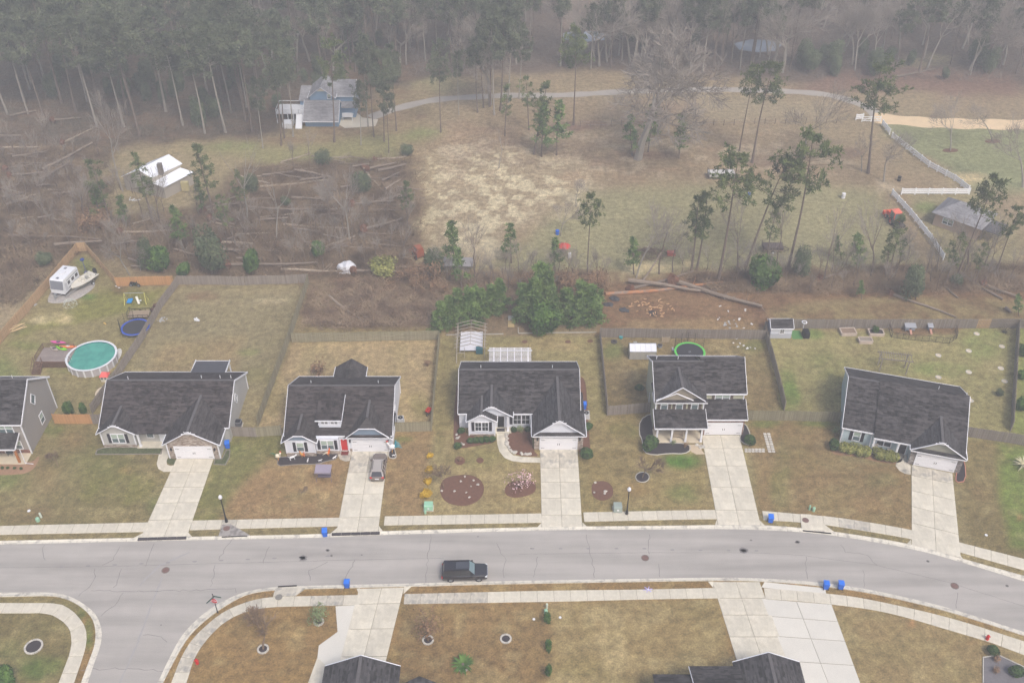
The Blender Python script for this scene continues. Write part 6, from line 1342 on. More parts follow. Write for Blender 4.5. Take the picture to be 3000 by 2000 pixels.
# ------------------------------------------------------------------ raised bed yard
sh = thing('white_garden_shed','small white shed with dark roof in the corner of the raised bed yard','shed',(*G(2283,984),0)); SHW = mat('shed_white',(204,206,214),.7,.05,1)
gable_wall(sh,-1.65,1.65,-.6,1.7,0,1.95,2.75,'x',SHW); gable_roof(sh,-1.65,1.65,-.6,1.7,1.95,2.75,'x',SHX,oh=.12,ridge_cap=False); window(sh,.1,1.0,.6,.7,-.6,1,None,grid=True,dark=True); MB().box(-1.66,-.66,.86,1.66,-.602,.94).build('belt_board', mat('shed_grey',(176,178,186),.7,.05,1), sh); MB().box(-1.64,-.64,.02,1.64,-.603,.85).build('lower_panel', mat('shed_grey',(176,178,186)), sh)
def raised(label, px, py, w, d, rz, fill):
    t = thing('raised_bed', label, 'raised bed', (*G(px,py),0), rz); RW = mat('bed_timber',(188,172,158),.9,.15,2,objvar=.08)
    for (a,b_) in (((-w/2,-d/2),(w/2,-d/2)),((w/2,-d/2),(w/2,d/2)),((w/2,d/2),(-w/2,d/2)),((-w/2,d/2),(-w/2,-d/2))):
        for zz in (.13,.37): MB().beam((*a,zz),(*b_,zz),.08,.23).build('side_board', RW, t)
        MB().beam((*a,.52),(*b_,.52),.16,.05).build('cap_board', RW, t)
    for sx in (-1,1):
        for sy in (-1,1): MB().box(sx*(w/2-.1)-.05,sy*(d/2-.1)-.05,0,sx*(w/2-.1)+.05,sy*(d/2-.1)+.05,.49).build('corner_post', RW, t)
    MB().box(-w/2+.05,-d/2+.05,.006,w/2-.05,d/2-.05,.42).build('soil', fill, t); return t
raised('left raised bed with bare soil',2483,976,2.3,1.5,R(2),mat('bed_soil',(134,114,96),.98,.2,3)); raised('front raised bed with pale soil',2534,1001,2.0,1.1,R(-2),mat('bed_soil_grey',(140,130,116),.98,.2,3)); raised('raised bed filled with a dark green shrub',2565,978,2.2,1.3,R(-3),MULCHD)
an = thing('astro_turf_play_mat','bright green mat with a dark dog crate beside the white shed','crate',(*G(2343,983),0)); MB().box(-1.3,-.9,.008,.3,1.3,.03).build('green_mat', mat('astro_green',(84,128,72),.95,.12,3), an); MB().box(.4,-.8,0,1.3,.5,1.0).build('crate', BLACK, an); MB().tube([(.6,.9,0),(.6,.9,1.9)],.04,6).ring((.6,.9),.3,.42,1.9,2.0,14).build('hoop_stand', WHITE, an)
rn = thing('chicken_run','wire panel chicken run along the back fence','chicken run',(*G(2700,975),0)); outl = [(2602,960),(2612,988),(2660,995),(2720,1000),(2780,1006),(2802,992),(2798,965)]; PT = [Vector(G(*p))-Vector(G(2700,975)) for p in outl]
for i in range(len(PT)-1):
    a,b_ = PT[i],PT[i+1]; n_ = max(1,int(round((b_-a).length/.95)))
    for k in range(n_):
        p,q = a.lerp(b_,k/n_),a.lerp(b_,(k+1)/n_); mb = MB(); mb.beam((*p,0),(*p,1.05),.05,.05); mb.beam((*p,1.03),(*q,1.03),.04,.04); mb.beam((*p,.06),(*q,.06),.04,.04)
        for j in range(1,6): r_ = p.lerp(q,j/6); mb.beam((*r_,.05),(*r_,1.0),.012,.012)
        mb.build('wire_panel', mat('run_wire',(74,64,60),.8,.1,2), rn)
def hutch(label,px,py,w,d,h,mt):
    t = thing('hen_house', label, 'hen house', (*G(px,py),0)); MB().box(-w/2,-d/2,.25,w/2,d/2,h).build('box', mt, t); MB().poly([(-w/2-.12,-d/2-.15,h),(w/2+.12,-d/2-.15,h),(w/2+.12,d/2+.1,h+.3),(-w/2-.12,d/2+.1,h+.3)],.06).build('roof', mat('hutch_roof',(150,152,158),.7,.1,2), t); MB().box(-.15,-d/2-.02,.4,.15,-d/2-.002,h-.15).build('opening', BLACK, t); MB().slab((-.16,-d/2-.9,.06),(.16,-d/2-.9,.06),(.16,-d/2-.01,.42),(-.16,-d/2-.01,.42),.04).build('ramp', mat('ramp_pink',(190,140,120),.8,.1,2), t)
    for sx in (-1,1):
        for sy in (-1,1): MB().box(sx*(w/2-.06)-.03,sy*(d/2-.06)-.03,0,sx*(w/2-.06)+.03,sy*(d/2-.06)+.03,.25).build('leg', mt, t)
hutch('wide grey hen house inside the chicken run',2663,967,1.5,.7,.85,mat('hutch_grey',(132,136,146),.8,.1,2)); hutch('narrow grey hen house inside the chicken run',2722,966,.6,.6,.8,mat('hutch_grey',(132,136,146)))
ab = thing('timber_arbour','weathered timber arbour behind the pale blue house','arbour',(*G(2612,1083),0),R(-10)); 
for xx in (-1.9,1.9):
    for yy in (-.8,.8): MB().box(xx-.07,yy-.07,0,xx+.07,yy+.07,2.4).build('post', GREYW, ab)
for yy in (-.8,.8): MB().box(-2.5,yy-.04,2.4,2.5,yy+.04,2.55).build('beam', GREYW, ab)
for k in range(14): MB().box(-2.3+k*.35-.025,-1.1,2.56,-2.3+k*.35+.025,1.1,2.66).build('slat', GREYW, ab)
for i,(px,py) in enumerate(((2861,978),(2935,1015),(2932,1079),(2749,1041),(2838,1028),(2838,1090),(2843,1173),(2749,1105),(2943,1117))):
    o = thing('planting_ring', ['top right','right hand upper','right hand middle','centre upper','lone upper','lone middle','lone lower','centre lower','fence side lower'][i]+' pale planting ring on the raised bed lawn', 'planting ring', (*G(px,py),0)); MB().disc((0,0),.42,12,.005,t=.02).build('sand', SANDM, o); MB().ring((0,0),.30,.44,.0,.07,12).build('rim', STONEW, o)
hd = thing('fallen_leaf_heap','dark dead plant heap in the right corner of the raised bed yard','plant debris',(*G(2942,975),0)); mb = MB()
for k in range(60): a = random.uniform(0,6.28); q = Vector((math.cos(a)*random.uniform(.3,1.0),math.sin(a)*random.uniform(.3,1.0),random.uniform(.1,1.3))); mb.tube([(random.uniform(-.2,.2),0,.05),q],[.03,.01],3)
mb.build('dead_stems', mat('dead_stem',(84,80,70),.95,.2,2), hd)
# ------------------------------------------------------------------ porch furniture, air conditioners, garden seat, lawn ornaments
def aircon(label, px, py, mt):
    t = thing('air_conditioner', label, 'air conditioner', (*G(px,py),0)); MB().box(-.55,-.55,0,.55,.55,.08).build('pad', CONC2, t); MB().box(-.42,-.42,.08,.42,.42,.88).build('case', mt, t); MB().ring((0,0),.1,.36,.88,.92,16).build('fan_grille', BLACK, t); MB().box(-.44,-.44,.86,.44,.44,.879).build('top', mat('ac_top',(196,196,198),.6,.06,2), t)
aircon('dark air conditioner beside the greige house gable',700,1246,mat('ac_dark',(84,84,90),.7,.15,3)); aircon('pale air conditioner beside the white dormer house',1174,1236,mat('ac_light',(190,190,192),.6,.1,3)); aircon('pale air conditioner beside the white centre house',1717,1222,mat('ac_light',(190,190,192)))
gs = thing('canopy_swing','violet canopied garden swing seat on the tan lawn','garden swing',(*G(952,1400),0),R(-2)); VI = mat('canopy_violet',(146,136,150),.8,.08,1); VD = mat('swing_dark',(104,94,108),.8,.1,1)
MB().poly([(-1.05,-.75,1.75),(1.05,-.75,1.75),(1.05,.55,2.0),(-1.05,.55,2.0)],.06).box(-1.05,-.77,1.55,1.05,-.74,1.76).build('canopy', VI, gs); MB().box(-.85,-.35,.5,.85,.25,.62).box(-.85,.22,.62,.85,.32,1.2).build('seat', VD, gs)
for s_ in (-1,1): MB().tube([(s_*.98,-.7,0),(s_*.98,-.1,1.75),(s_*.98,.7,0)],.035,6).build('leg', VD, gs); MB().tube([(s_*.9,-.1,1.7),(s_*.86,-.05,.55)],.02,4).build('hanger', VD, gs)
def seat(label, px, py, rz, mt, z=.14, w=.6, name='porch_chair'):
    t = thing(name, label, 'chair', (*G(px,py,z),z), rz); MB().box(-w/2,-.28,.38,w/2,.28,.46).build('seat', mt, t); MB().box(-w/2,.24,.46,w/2,.32,.95).build('backrest', mt, t)
    for sx in (-1,1):
        for sy in (-1,1): MB().box(sx*(w/2-.04)-.025,sy*.24-.025,0,sx*(w/2-.04)+.025,sy*.24+.025,.38).build('leg', mt, t)
WICK = mat('wicker',(190,182,172),.9,.12,4); seat('white wicker chair on the pale blue house porch, left one',2563,1318,R(-10),WICK); seat('white wicker chair on the pale blue house porch, right one',2605,1322,R(-30),WICK); seat('tan loveseat on the two storey house porch',1985,1281,0,mat('wicker_tan',(168,152,130),.9,.1,4),.15,1.5,'porch_loveseat'); seat('dark metal chair with pale cushion on the grey house porch',32,1331,R(15),mat('chair_dark',(76,84,84),.7,.1,3))
FCOL = {'cream':mat('ornament_cream',(224,214,190),.6,.08,3),'orange':mat('ornament_orange',(222,110,40),.5,.1,3),'white':mat('ornament_white',(224,222,222),.6,.05,3),'gold':mat('ornament_gold',(206,148,72),.5,.1,3),'teal':mat('ornament_teal',(46,142,158),.5,.1,3),'red':mat('ornament_red',(200,40,36),.5,.1,3),'green':mat('ornament_green',(66,110,74),.5,.1,3)}
def rooster(label, px, py, body, tail, s=1.0, rz=0):
    t = thing('rooster_statue', label, 'lawn ornament', (*G(px,py),.04), rz)
    MB().ball((0,0,.62*s),(.32*s,.2*s,.25*s),10,6).tube([(.2*s,0,.72*s),(.3*s,0,.95*s),(.33*s,0,1.1*s)],[.14*s,.10*s,.09*s],8).build('body', FCOL[body], t, smooth=True)
    mb = MB()
    for k in range(5): a = R(100+k*16); mb.tube([(-.22*s,(k-2)*.05*s,.68*s),(-.22*s+.35*s*math.cos(a),(k-2)*.09*s,.68*s+.45*s*math.sin(a)),(-.3*s+.55*s*math.cos(a),(k-2)*.13*s,.62*s+.45*s*math.sin(a))],[.05*s,.05*s,.02*s],5)
    mb.build('tail', FCOL[tail], t); MB().ball((.34*s,0,1.2*s),(.1*s,.03*s,.09*s),6,4).build('comb', FCOL['red'], t); MB().add([(.40*s,-.04*s,1.08*s),(.40*s,.04*s,1.08*s),(.52*s,0,1.04*s),(.40*s,0,1.13*s)],[(0,2,1),(0,3,2),(1,2,3),(0,1,3)]).build('beak', FCOL['gold'], t)
    for s_ in (-1,1): MB().tube([(0,s_*.08*s,.42*s),(.02*s,s_*.08*s,0)],.025*s,5).build('leg', FCOL['gold'], t)
rooster('large cream rooster statue with green tail at the left end of the black bed',816,1348,'cream','green',1.3,R(0)); rooster('golden rooster statue in the black bed',886,1340,'gold','orange',.9,R(150)); rooster('orange rooster statue in the black bed',963,1336,'orange','cream',1.0,R(60)); rooster('big white rooster statue with teal tail right of the white garage',1150,1325,'white','teal',1.7,R(180))
def dog(label, px, py, s, rz, mt='white'):
    t = thing('animal_figure', label, 'lawn ornament', (*G(px,py),.04), rz)
    MB().tube([(-.3*s,0,.36*s),(-.1*s,0,.38*s),(.2*s,0,.40*s),(.32*s,0,.5*s),(.42*s,0,.62*s),(.55*s,0,.58*s)],[.10*s,.13*s,.13*s,.10*s,.10*s,.05*s],8).tube([(-.3*s,0,.38*s),(-.5*s,0,.55*s)],[.04*s,.015*s],5).tube([(.2*s,-.07*s,.36*s),(.22*s,-.07*s,0)],.04*s,5).tube([(.2*s,.07*s,.36*s),(.22*s,.07*s,0)],.04*s,5).tube([(-.25*s,-.07*s,.36*s),(-.3*s,-.07*s,.18*s),(-.24*s,-.07*s,0)],.045*s,5).tube([(-.25*s,.07*s,.36*s),(-.3*s,.07*s,.18*s),(-.24*s,.07*s,0)],.045*s,5).build('body', FCOL[mt], t)
dog('white deer figure in the black bed',858,1346,1.2,R(20)); dog('small white dog figure in the black bed',902,1352,.6,R(80)); dog('small white animal figure near the bed front edge',938,1352,.6,R(10)); dog('small white animal figure at the right end of the black bed',980,1344,.7,R(35)); dog('small white animal figure on the strip right of the garage',1154,1337,.6,R(0))
fl = thing('garden_flag','red and white garden flag figure under the front window','flag',(*G(946,1325),0)); MB().tube([(0,0,0),(0,0,1.1)],.02,5).build('stick', BLACK, fl); MB().box(-.28,-.02,.45,.28,.01,1.05).box(-.12,-.035,.2,.12,-.021,.6).build('cloth', mat('flag_red',(170,84,74),.8,.35,5,4), fl)
rp = thing('red_wheelbarrow','red wheelbarrow against the grey fence of the tan yard','wheelbarrow',(*G(1257,1210),0),R(70)); MB().add([(-.4,-.25,.4),(.35,-.25,.4),(.35,.25,.4),(-.4,.25,.4),(-.6,-.35,.75),(.45,-.35,.75),(.45,.35,.75),(-.6,.35,.75)],[(0,1,2,3),(0,4,5,1),(1,5,6,2),(2,6,7,3),(3,7,4,0)]).build('tray', mat('barrow_red',(190,52,38),.6,.1,2), rp); MB().beam((-.6,-.2,.25),(.9,-.28,.6),.05,.05).beam((-.6,.2,.25),(.9,.28,.6),.05,.05).beam((.3,-.24,0),(.3,-.24,.45),.05,.05).beam((.3,.24,0),(.3,.24,.45),.05,.05).build('handle', BLACK, rp); wheel(rp,-.62,0,.2,.1,STEEL)
for lab,px,py,s in (('white valve lid on the leftmost lawn',85,1496,.18),('white valve lid on the near lawn right of the conifers',1641,1808,.14),('white valve lid on the near lawn left of the conifers',1564,1813,.14),('white valve lid on the far right lawn',2889,1567,.16)):
    t = thing('valve_cap', lab, 'valve cap', (*G(px,py),0)); MB().disc((0,0),s,10,0,t=.08).build('lid', WHITE, t); MB().ring((0,0),s,s*1.3,0,.05,10).build('rim', mat('cap_rim',(180,178,172)), t)
# ------------------------------------------------------------------ beyond the fences: blue house, tin shed, rail fence, tractor
bh = thing('blue_country_house','pale blue farmhouse with grey roofs and white decks among the pines','house',(*G(893,371),0)); 
gable_wall(bh,.2,7.3,0,6.4,0,2.2,4.5,'x',BLSID); gable_roof(bh,.2,7.3,0,6.4,2.2,4.5,'x',SHG,oh=.25,oe=.95,ridge_cap=False)
gable_wall(bh,1.1,6.3,3.5,10.4,0,5.4,7.5,'y',BLSID); gable_roof(bh,1.1,6.3,3.5,10.4,5.4,7.5,'y',SHGY,oh=.4,ridge_cap=False)
gable_wall(bh,4.0,10.4,5.2,10.6,0,5.0,7.2,'x',BLSID); gable_roof(bh,4.0,10.4,5.2,10.6,5.0,7.2,'x',SHG,oh=.35,ridge_cap=False)
MB().poly([(2.7,3.42,6.5),(4.7,3.42,6.5),(3.7,3.42,7.3)],.05,0,(0,-1,0)).build('gable_panel', mat('cream_panel',(214,206,190),.7,.05,1), bh); window(bh,5.3,4.9,.7,.9,3.45,1)
MB().slab((-1.8,5.4,3.5),(1.2,5.4,3.5),(1.2,10,5.0),(-1.8,10,5.0),.15).build('side_roof', SHG, bh); wallbox(bh,-1.6,1.1,5.8,10,0,3.4,BLSID)
MB().slab((7.6,3.4,2.8),(11.4,3.4,2.8),(11.4,6.4,3.9),(7.6,6.4,3.9),.12).build('porch_roof', SHG, bh); window(bh,8.9,1.3,.8,1.2,5.2,2); wallbox(bh,7.3,10.4,4.5,5.2,0,2.6,BLSID)
dkw = mat('deck_white',(212,212,214),.6,.05,1); MB().box(-6.2,1.5,2.2,.2,6.2,2.35).build('deck', dkw, bh)
for k in range(6): MB().box(-6.1+k*1.2-.06,1.5,0,-6.1+k*1.2+.06,1.62,3.2).build('deck_post', dkw, bh)
for p, q in (((-6.2,1.52),(.2,1.52)),((-6.16,1.5),(-6.16,6.2)),((-6.2,6.16),(.2,6.16))): MB().beam((*p,3.15),(*q,3.15),.08,.1).build('deck_rail', dkw, bh)
for k in range(25): MB().box(-6.1+k*.25,1.5,2.35,-6.06+k*.25,1.54,3.1).build('baluster', dkw, bh)
MB().slab((-1.8,1.4,2.2),(-.4,1.4,2.2),(-.4,-1.2,.2),(-1.8,-1.2,.2),.2).build('stairs', dkw, bh); MB().box(-4.5,-1.2,.3,-2.4,1.0,1.2).box(-4.4,-1.1,0,-2.5,.9,.3).build('hot_tub', dkw, bh)
MB().box(7.8,2.7,1.0,10.0,2.8,1.9).box(7.8,2.7,.9,10.0,4.5,1.0).build('balcony', dkw, bh)
for xx in (7.9,9.9): MB().box(xx-.06,2.72,0,xx+.06,2.84,.9).build('balcony_post', dkw, bh)
ts = thing('tin_roof_barn','old timber barn with shining white tin roof','barn',(*G(468,577),0),R(30)); WGR = siding('barn_boards',(166,158,146)); TIN = mat('tin_roof',(232,234,240),.35,.05,1,spec=.6)
gable_wall(ts,-7.3,0,0.0,7.0,0,3.4,5.3,'y',WGR) if False else None
MBW = MB(); MBW.poly([(0,0,0),(0,8.6,0),(0,8.6,4.3),(-3.4,8.6,6.0),(-6.8,8.6,4.2),(-6.8,8.6,0)][::-1],8.6,0,(0,-1,0)); 
ts.rotation_euler = (0,0,0)
def bar(px,py,z): p = G(px,py,z); return Vector((p[0]-ts.location.x,p[1]-ts.location.y,z))
zr_, ze, zl_, zb = 5.6, 4.2, 3.7, 2.6
r0, r1 = bar(405,497,zr_), bar(494,452,zr_); e0, e1 = bar(445,521,ze), bar(534,479,ze); l0, l1 = bar(446,536,zl_), bar(528,491,zl_); f0_, f1_ = bar(480,549,zb), bar(567,504,zb); k0, k1 = bar(354,518,2.9), bar(440,473,2.9)
MB().poly([e0,e1,r1,r0],.10).poly([r0,r1,k1,k0],.10).build('upper_roof', TIN, ts); MB().poly([f0_,f1_,l1,l0],.10).build('lean_to_roof', TIN, ts)
sub = lambda p: Vector((p.x,p.y,0)); ins = lambda p,q,t: p.lerp(q,t)
cA, cB = ins(f0_,k1,.03), ins(f1_,k0,.03); cC, cD = ins(k1,f0_,.03), ins(k0,f1_,.03)
wl_ = MB(); zlow = -.12
wl_.poly([sub(cA),Vector((cA.x,cA.y,zb+zlow)),Vector((cB.x,cB.y,zb+zlow)),sub(cB)],.06,0,(0,.5,0)); 
wl_.add([sub(cA),sub(cD),Vector((cD.x,cD.y,2.75)),ins(r0,r1,.03)-Vector((0,0,.12)),ins(e0,e1,.03)-Vector((0,0,.12)),ins(l0,l1,.03)-Vector((0,0,.12)),Vector((cA.x,cA.y,zb+zlow))],[(0,1,2,3,4,5,6)])
wl_.add([sub(cB),Vector((cB.x,cB.y,zb+zlow)),ins(l1,l0,.03)-Vector((0,0,.12)),ins(e1,e0,.03)-Vector((0,0,.12)),ins(r1,r0,.03)-Vector((0,0,.12)),Vector((cC.x,cC.y,2.75)),sub(cC)],[(0,1,2,3,4,5,6)])
wl_.add([ins(l0,l1,.03)-Vector((0,0,.1)),ins(l1,l0,.03)-Vector((0,0,.1)),ins(e1,e0,.03)-Vector((0,0,.12)),ins(e0,e1,.03)-Vector((0,0,.12))],[(0,1,2,3)]); wl_.build('wall', WGR, ts)
ck = ins(r0,r1,.45); cb_ = bar(471,500,4.9); MB().box(cb_.x-.4,cb_.y-.4,4.4,cb_.x+.4,cb_.y+.4,6.4).build('chimney', mat('old_brick',(112,104,98),.95,.2,3), ts)
bd = (f0_+f1_)/2; MB().box(bd.x+.2,bd.y-.3,.2,bd.x+1.6,bd.y+.4,2.1).build('patched_boards', mat('yellow_boards',(176,164,120),.9,.15,2), ts)
jn = junk('white tin sheets lying beside the old barn',400,582,(5,1.4,SCRW,1.3))
# gravel drive, sand road, pad
def ribbon(name, pts, w, mt, z=.012):
    c_ = curve(pts,1.5); mb = MB(); vs_ = []
    for i,p in enumerate(c_):
        d = (c_[min(i+1,len(c_)-1)]-c_[max(i-1,0)]).normalized(); nn = Vector((-d.y,d.x))*w/2*(1+.12*math.sin(i*1.3)); vs_ += [(p.x+nn.x,p.y+nn.y,z),(p.x-nn.x,p.y-nn.y,z)]
    mb.add(vs_,[(2*i+1,2*i+3,2*i+2,2*i) for i in range(len(c_)-1)]); return struct(mb.build(name, mt))
GREYG = mat('grey_drive',(164,156,146),.95,.12,.6,5); ribbon('gravel_drive',[(1085,345),(1140,325),(1215,305),(1290,291),(1400,284),(1500,280),(1650,279),(1850,268),(2050,263),(2250,266),(2400,275),(2480,292),(2550,320),(2570,345)],2.7,GREYG)
ribbon('sand_road',[(2560,345),(2650,354),(2750,361),(2880,364),(3000,366),(3150,368)],5.0,mat('sand_track',(216,190,152),.95,.12,.6,5),.016)
pad('house_yard_pad',[(1000,345),(1045,330),(1062,345),(1108,350),(1100,370),(1010,376),(985,360)],mat('cream_pad',(206,196,176),.95,.1,1),.01)
POND = mat('pond_water',(140,146,154),.08,.05,.2,spec=.7)
struct(flat_poly([G(*p) for p in [(1645,100),(1690,90),(1750,94),(1785,104),(1770,118),(1710,124),(1655,116)]], .02, POND, 'pond'))
struct(flat_poly([G(*p) for p in [(2150,128),(2200,116),(2260,118),(2292,132),(2270,150),(2215,154),(2165,146)]], .02, POND, 'pond_pool'))
# white rail fences
RW_ = mat('rail_white',(240,240,240),.5,.03,1)
def rail_fence(label, pts, h=1.25, gaps=()):
    P = [Vector(G(*p)) for p in pts]; t = thing('rail_fence', label, 'fence', (P[0].x,P[0].y,0)); c0 = Vector((P[0].x,P[0].y)); idx = 0
    for i in range(len(P)-1):
        a,b_ = P[i]-c0,P[i+1]-c0; n_ = max(1,int(round((b_-a).length/2.44)))
        for k in range(n_+1):
            p = a.lerp(b_,k/n_)
            if k < n_ or i == len(P)-2: MB().box(-.10,-.10,0,.10,.10,h+.14).build('post', RW_, t, (p.x,p.y,0))
            if k < n_:
                q = a.lerp(b_,(k+1)/n_); idx += 1
                if idx in gaps: continue
                for zz in (.35,.75,1.15): MB().beam((*p,zz),(*q,zz),.09,.27).build('rail', RW_, t)
rail_fence('long white rail fence running from the gate down the green paddock',[(2584,368),(2605,395)]); rail_fence('white rail fence slanting across the green paddock',[(2612,405),(2720,490),(2795,530),(2836,562)],gaps=(16,))
rail_fence('straight white rail fence across the paddock foot',[(2640,570),(2838,570)]); rail_fence('white rail fence slanting down past the orange tractor',[(2612,572),(2665,630),(2725,705),(2762,762)]); rail_fence('short white rail fence left of the paddock gate',[(2507,352),(2527,350)])
gt = thing('white_gate','white timber gate across the gravel drive','gate',(*G(2524,358),0)); 
for zz in (.3,.75,1.2): MB().box(0,-.03,zz-.06,4.0,.03,zz+.06).build('rail', RW_, gt)
for xx in (0,2,4): MB().box(xx-.07,-.045,0.05,xx+.07,.045,1.35).build('stile', RW_, gt)
MB().beam((0.1,-.05,.3),(1.9,-.05,1.2),.04,.1).beam((2.1,-.05,1.2),(3.9,-.05,.3),.04,.1).build('brace', RW_, gt)
tr_ = thing('orange_tractor','orange tractor with cab and black rear tiller beside the white fence','tractor',(*G(2618,652),0),R(100)); OR = mat('tractor_orange',(226,84,52),.5,.08,2)
MB().box(-.9,-.75,.8,.7,.75,1.1).box(.7,-.4,.7,2.3,.4,1.35).build('chassis', OR, tr_); MB().box(-.9,-.75,2.35,.75,.75,2.5).build('cab_roof', mat('cab_salmon',(232,120,100),.5,.06,2), tr_); MB().box(-.85,-.7,1.1,.65,.7,2.34).build('cab_glass', PANE_L, tr_)
for xx in (-.85,.65):
    for yy in (-.7,.7): MB().box(xx-.05,yy-.05,1.1,xx+.05,yy+.05,2.36).build('cab_pillar', OR, tr_)
for s_ in (-1,1): wheel(tr_,-.5,s_*.9,.72,.4,OR); wheel(tr_,1.8,s_*.72,.42,.3,OR)
MB().box(-2.5,-.9,.3,-1.2,.9,.75).box(-1.3,-.2,.5,-.8,.2,.7).build('tiller', BLACK, tr_)
MB().box(2.3,-.8,.3,3.0,.8,1.0).build('front_bucket', OR, tr_)
bn = thing('round_roof_cottage','tan farm building with grey hipped roof half hidden by pines','building',(*G(2815,660),0),R(-42)); MB().box(-4,-3.2,0,4,3.2,2.6).build('wall', mat('tan_wall',(176,154,136),.8,.1,1), bn)
MB().add([(-4.6,-3.8,2.55),(4.6,-3.8,2.55),(4.6,3.8,2.55),(-4.6,3.8,2.55),(-1.2,0,4.6),(1.2,0,4.6)],[(0,1,5,4),(1,2,5),(2,3,4,5),(3,0,4),(3,2,1,0)]).build('roof', SHG, bn); window(bn,-1.5,1.0,.9,1.0,-3.2,2)
MB().slab((4.0,-3,2.3),(7.5,-3,2.3),(7.5,1,2.6),(4.0,1,2.6),.12).build('lean_to_roof', mat('dark_tin',(86,84,86),.6,.1,1), bn)
for xx in (4.6,7.3): MB().box(xx-.08,-2.9,0,xx+.08,-2.74,2.25).build('lean_to_post', GREYW, bn)
um = thing('red_parasol','red round canopy standing in the field behind the small pines','parasol',(*G(1652,742),0)); mb = MB(); n = 12
mb.add([(1.15*math.cos(2*math.pi*i/n),1.15*math.sin(2*math.pi*i/n),1.5) for i in range(n)]+[(0,0,2.1)],[(i,(i+1)%n,n) for i in range(n)]).build('canopy', mat('canopy_red',(222,72,64),.7,.1,1), um); MB().tube([(0,0,0),(0,0,2.3)],.04,6).build('pole', STEEL, um); MB().box(.7,-1.6,0,1.2,-1.1,.9).build('white_box', WHITE, um)
ex = thing('orange_skid_loader','orange skid loader working at the edge of the fallen timber','loader',(*G(1226,752),0),R(120)); MB().box(-1.0,-.7,.5,1.0,.7,1.5).box(-.9,-.55,1.5,.5,.55,2.2).build('body', mat('loader_orange',(150,84,58),.6,.2,2), ex); MB().box(-.5,-.56,1.55,.52,.56,2.1).build('cab_window', PANE_D, ex)
for xx in (-.6,.6):
    for s_ in (-1,1): wheel(ex,xx,s_*.8,.42,.3,mat('loader_rim',(196,92,52)))
MB().beam((-.8,-.75,1.6),(1.4,-.75,.7),.12,.2).beam((-.8,.75,1.6),(1.4,.75,.7),.12,.2).box(1.4,-.95,.15,2.0,.95,.7).build('lift_arm', mat('loader_orange',(206,92,48)), ex)
tp = thing('white_tarp_heap','white tarp draped over something among the fallen logs','tarp',(*G(1018,790),0)); MB().ball((0,0,.1),(1.7,1.1,1.5),12,7,0,.12,random).build('sheet', mat('tarp_white2',(206,206,210),.7,.06,1), tp); MB().tube([(-1.6,-1.0,.05),(-.5,-1.25,.1),(.8,-1.2,.05)],.15,6).build('skirt_fold', mat('tarp_white2',(206,206,210)), tp)
rfh = thing('low_tin_shelter','low grey tin shelter half hidden in the brush','shelter',(*G(1345,788),0)); MB().slab((-2.6,-1,1.3),(2.4,-1,1.2),(2.4,1,1.7),(-2.6,1,1.8),.08).build('roof', mat('grey_tin',(150,146,146),.7,.12,1), rfh)
for xx in (-2.4,2.2):
    for yy in (-.8,.8): MB().box(xx-.06,yy-.06,0,xx+.06,yy+.06,1.35).build('post', GREYW, rfh)
bp_ = thing('brush_pile','heap of dead brush and red toys on the bare field','brush pile',(*G(1900,745),0)); mb = MB()
for k in range(420): a = random.uniform(0,6.28); r_ = random.uniform(0,1)**.6; z_ = (1-r_)*1.6*random.random(); q = Vector((3.6*r_*math.cos(a),2.0*r_*math.sin(a),z_)); d = Vector((random.gauss(0,1),random.gauss(0,1),random.gauss(0,.35))).normalized()*random.uniform(.4,1.3); mb.tube([q,q+d],[.05,.015],3)
mb.build('dead_branches', mat('dead_brush',(124,106,90),.95,.25,1), bp_); MB().box(3.2,-.6,0,4.6,.4,.6).build('toy_box', mat('toy_mix',(170,92,78),.7,.4,2,3), bp_)
for lab,px,py,mt_,h in (('dark barrel standing on the paddock edge',2633,530,BLACK,1.0),('blue drum hanging by the thin sapling in the field',2193,578,BLUEP,.9),('white post box in the right of the field',2470,580,WHITE,1.0),('blue drum at the foot of the small bare tree in the field',1633,686,BLUEP,.8)):
    t = thing('drum', lab, 'drum', (*G(px,py),0)); MB().tube([(0,0,0),(0,0,h)],.35,12).build('barrel', mt_, t); MB().ring((0,0),.3,.38,h*.5,h*.56,12).build('hoop', STEEL, t)
wf = thing('wire_fence','row of thin grey posts of a wire fence across the far field','fence',(*G(1930,366),0)); c0 = Vector(G(1930,366)); prev = None
for k in range(26):
    p = Vector(G(1700+k*30,372-k*.4+2*math.sin(k)))-c0; MB().tube([(*p,0),(*p,1.4)],.06,5).build('post', BARK, wf)
    if prev is not None:
        for zz in (.6,1.2): MB().tube([(*prev,zz),(*p,zz)],.012,3).build('wire', STEEL, wf)
    prev = p
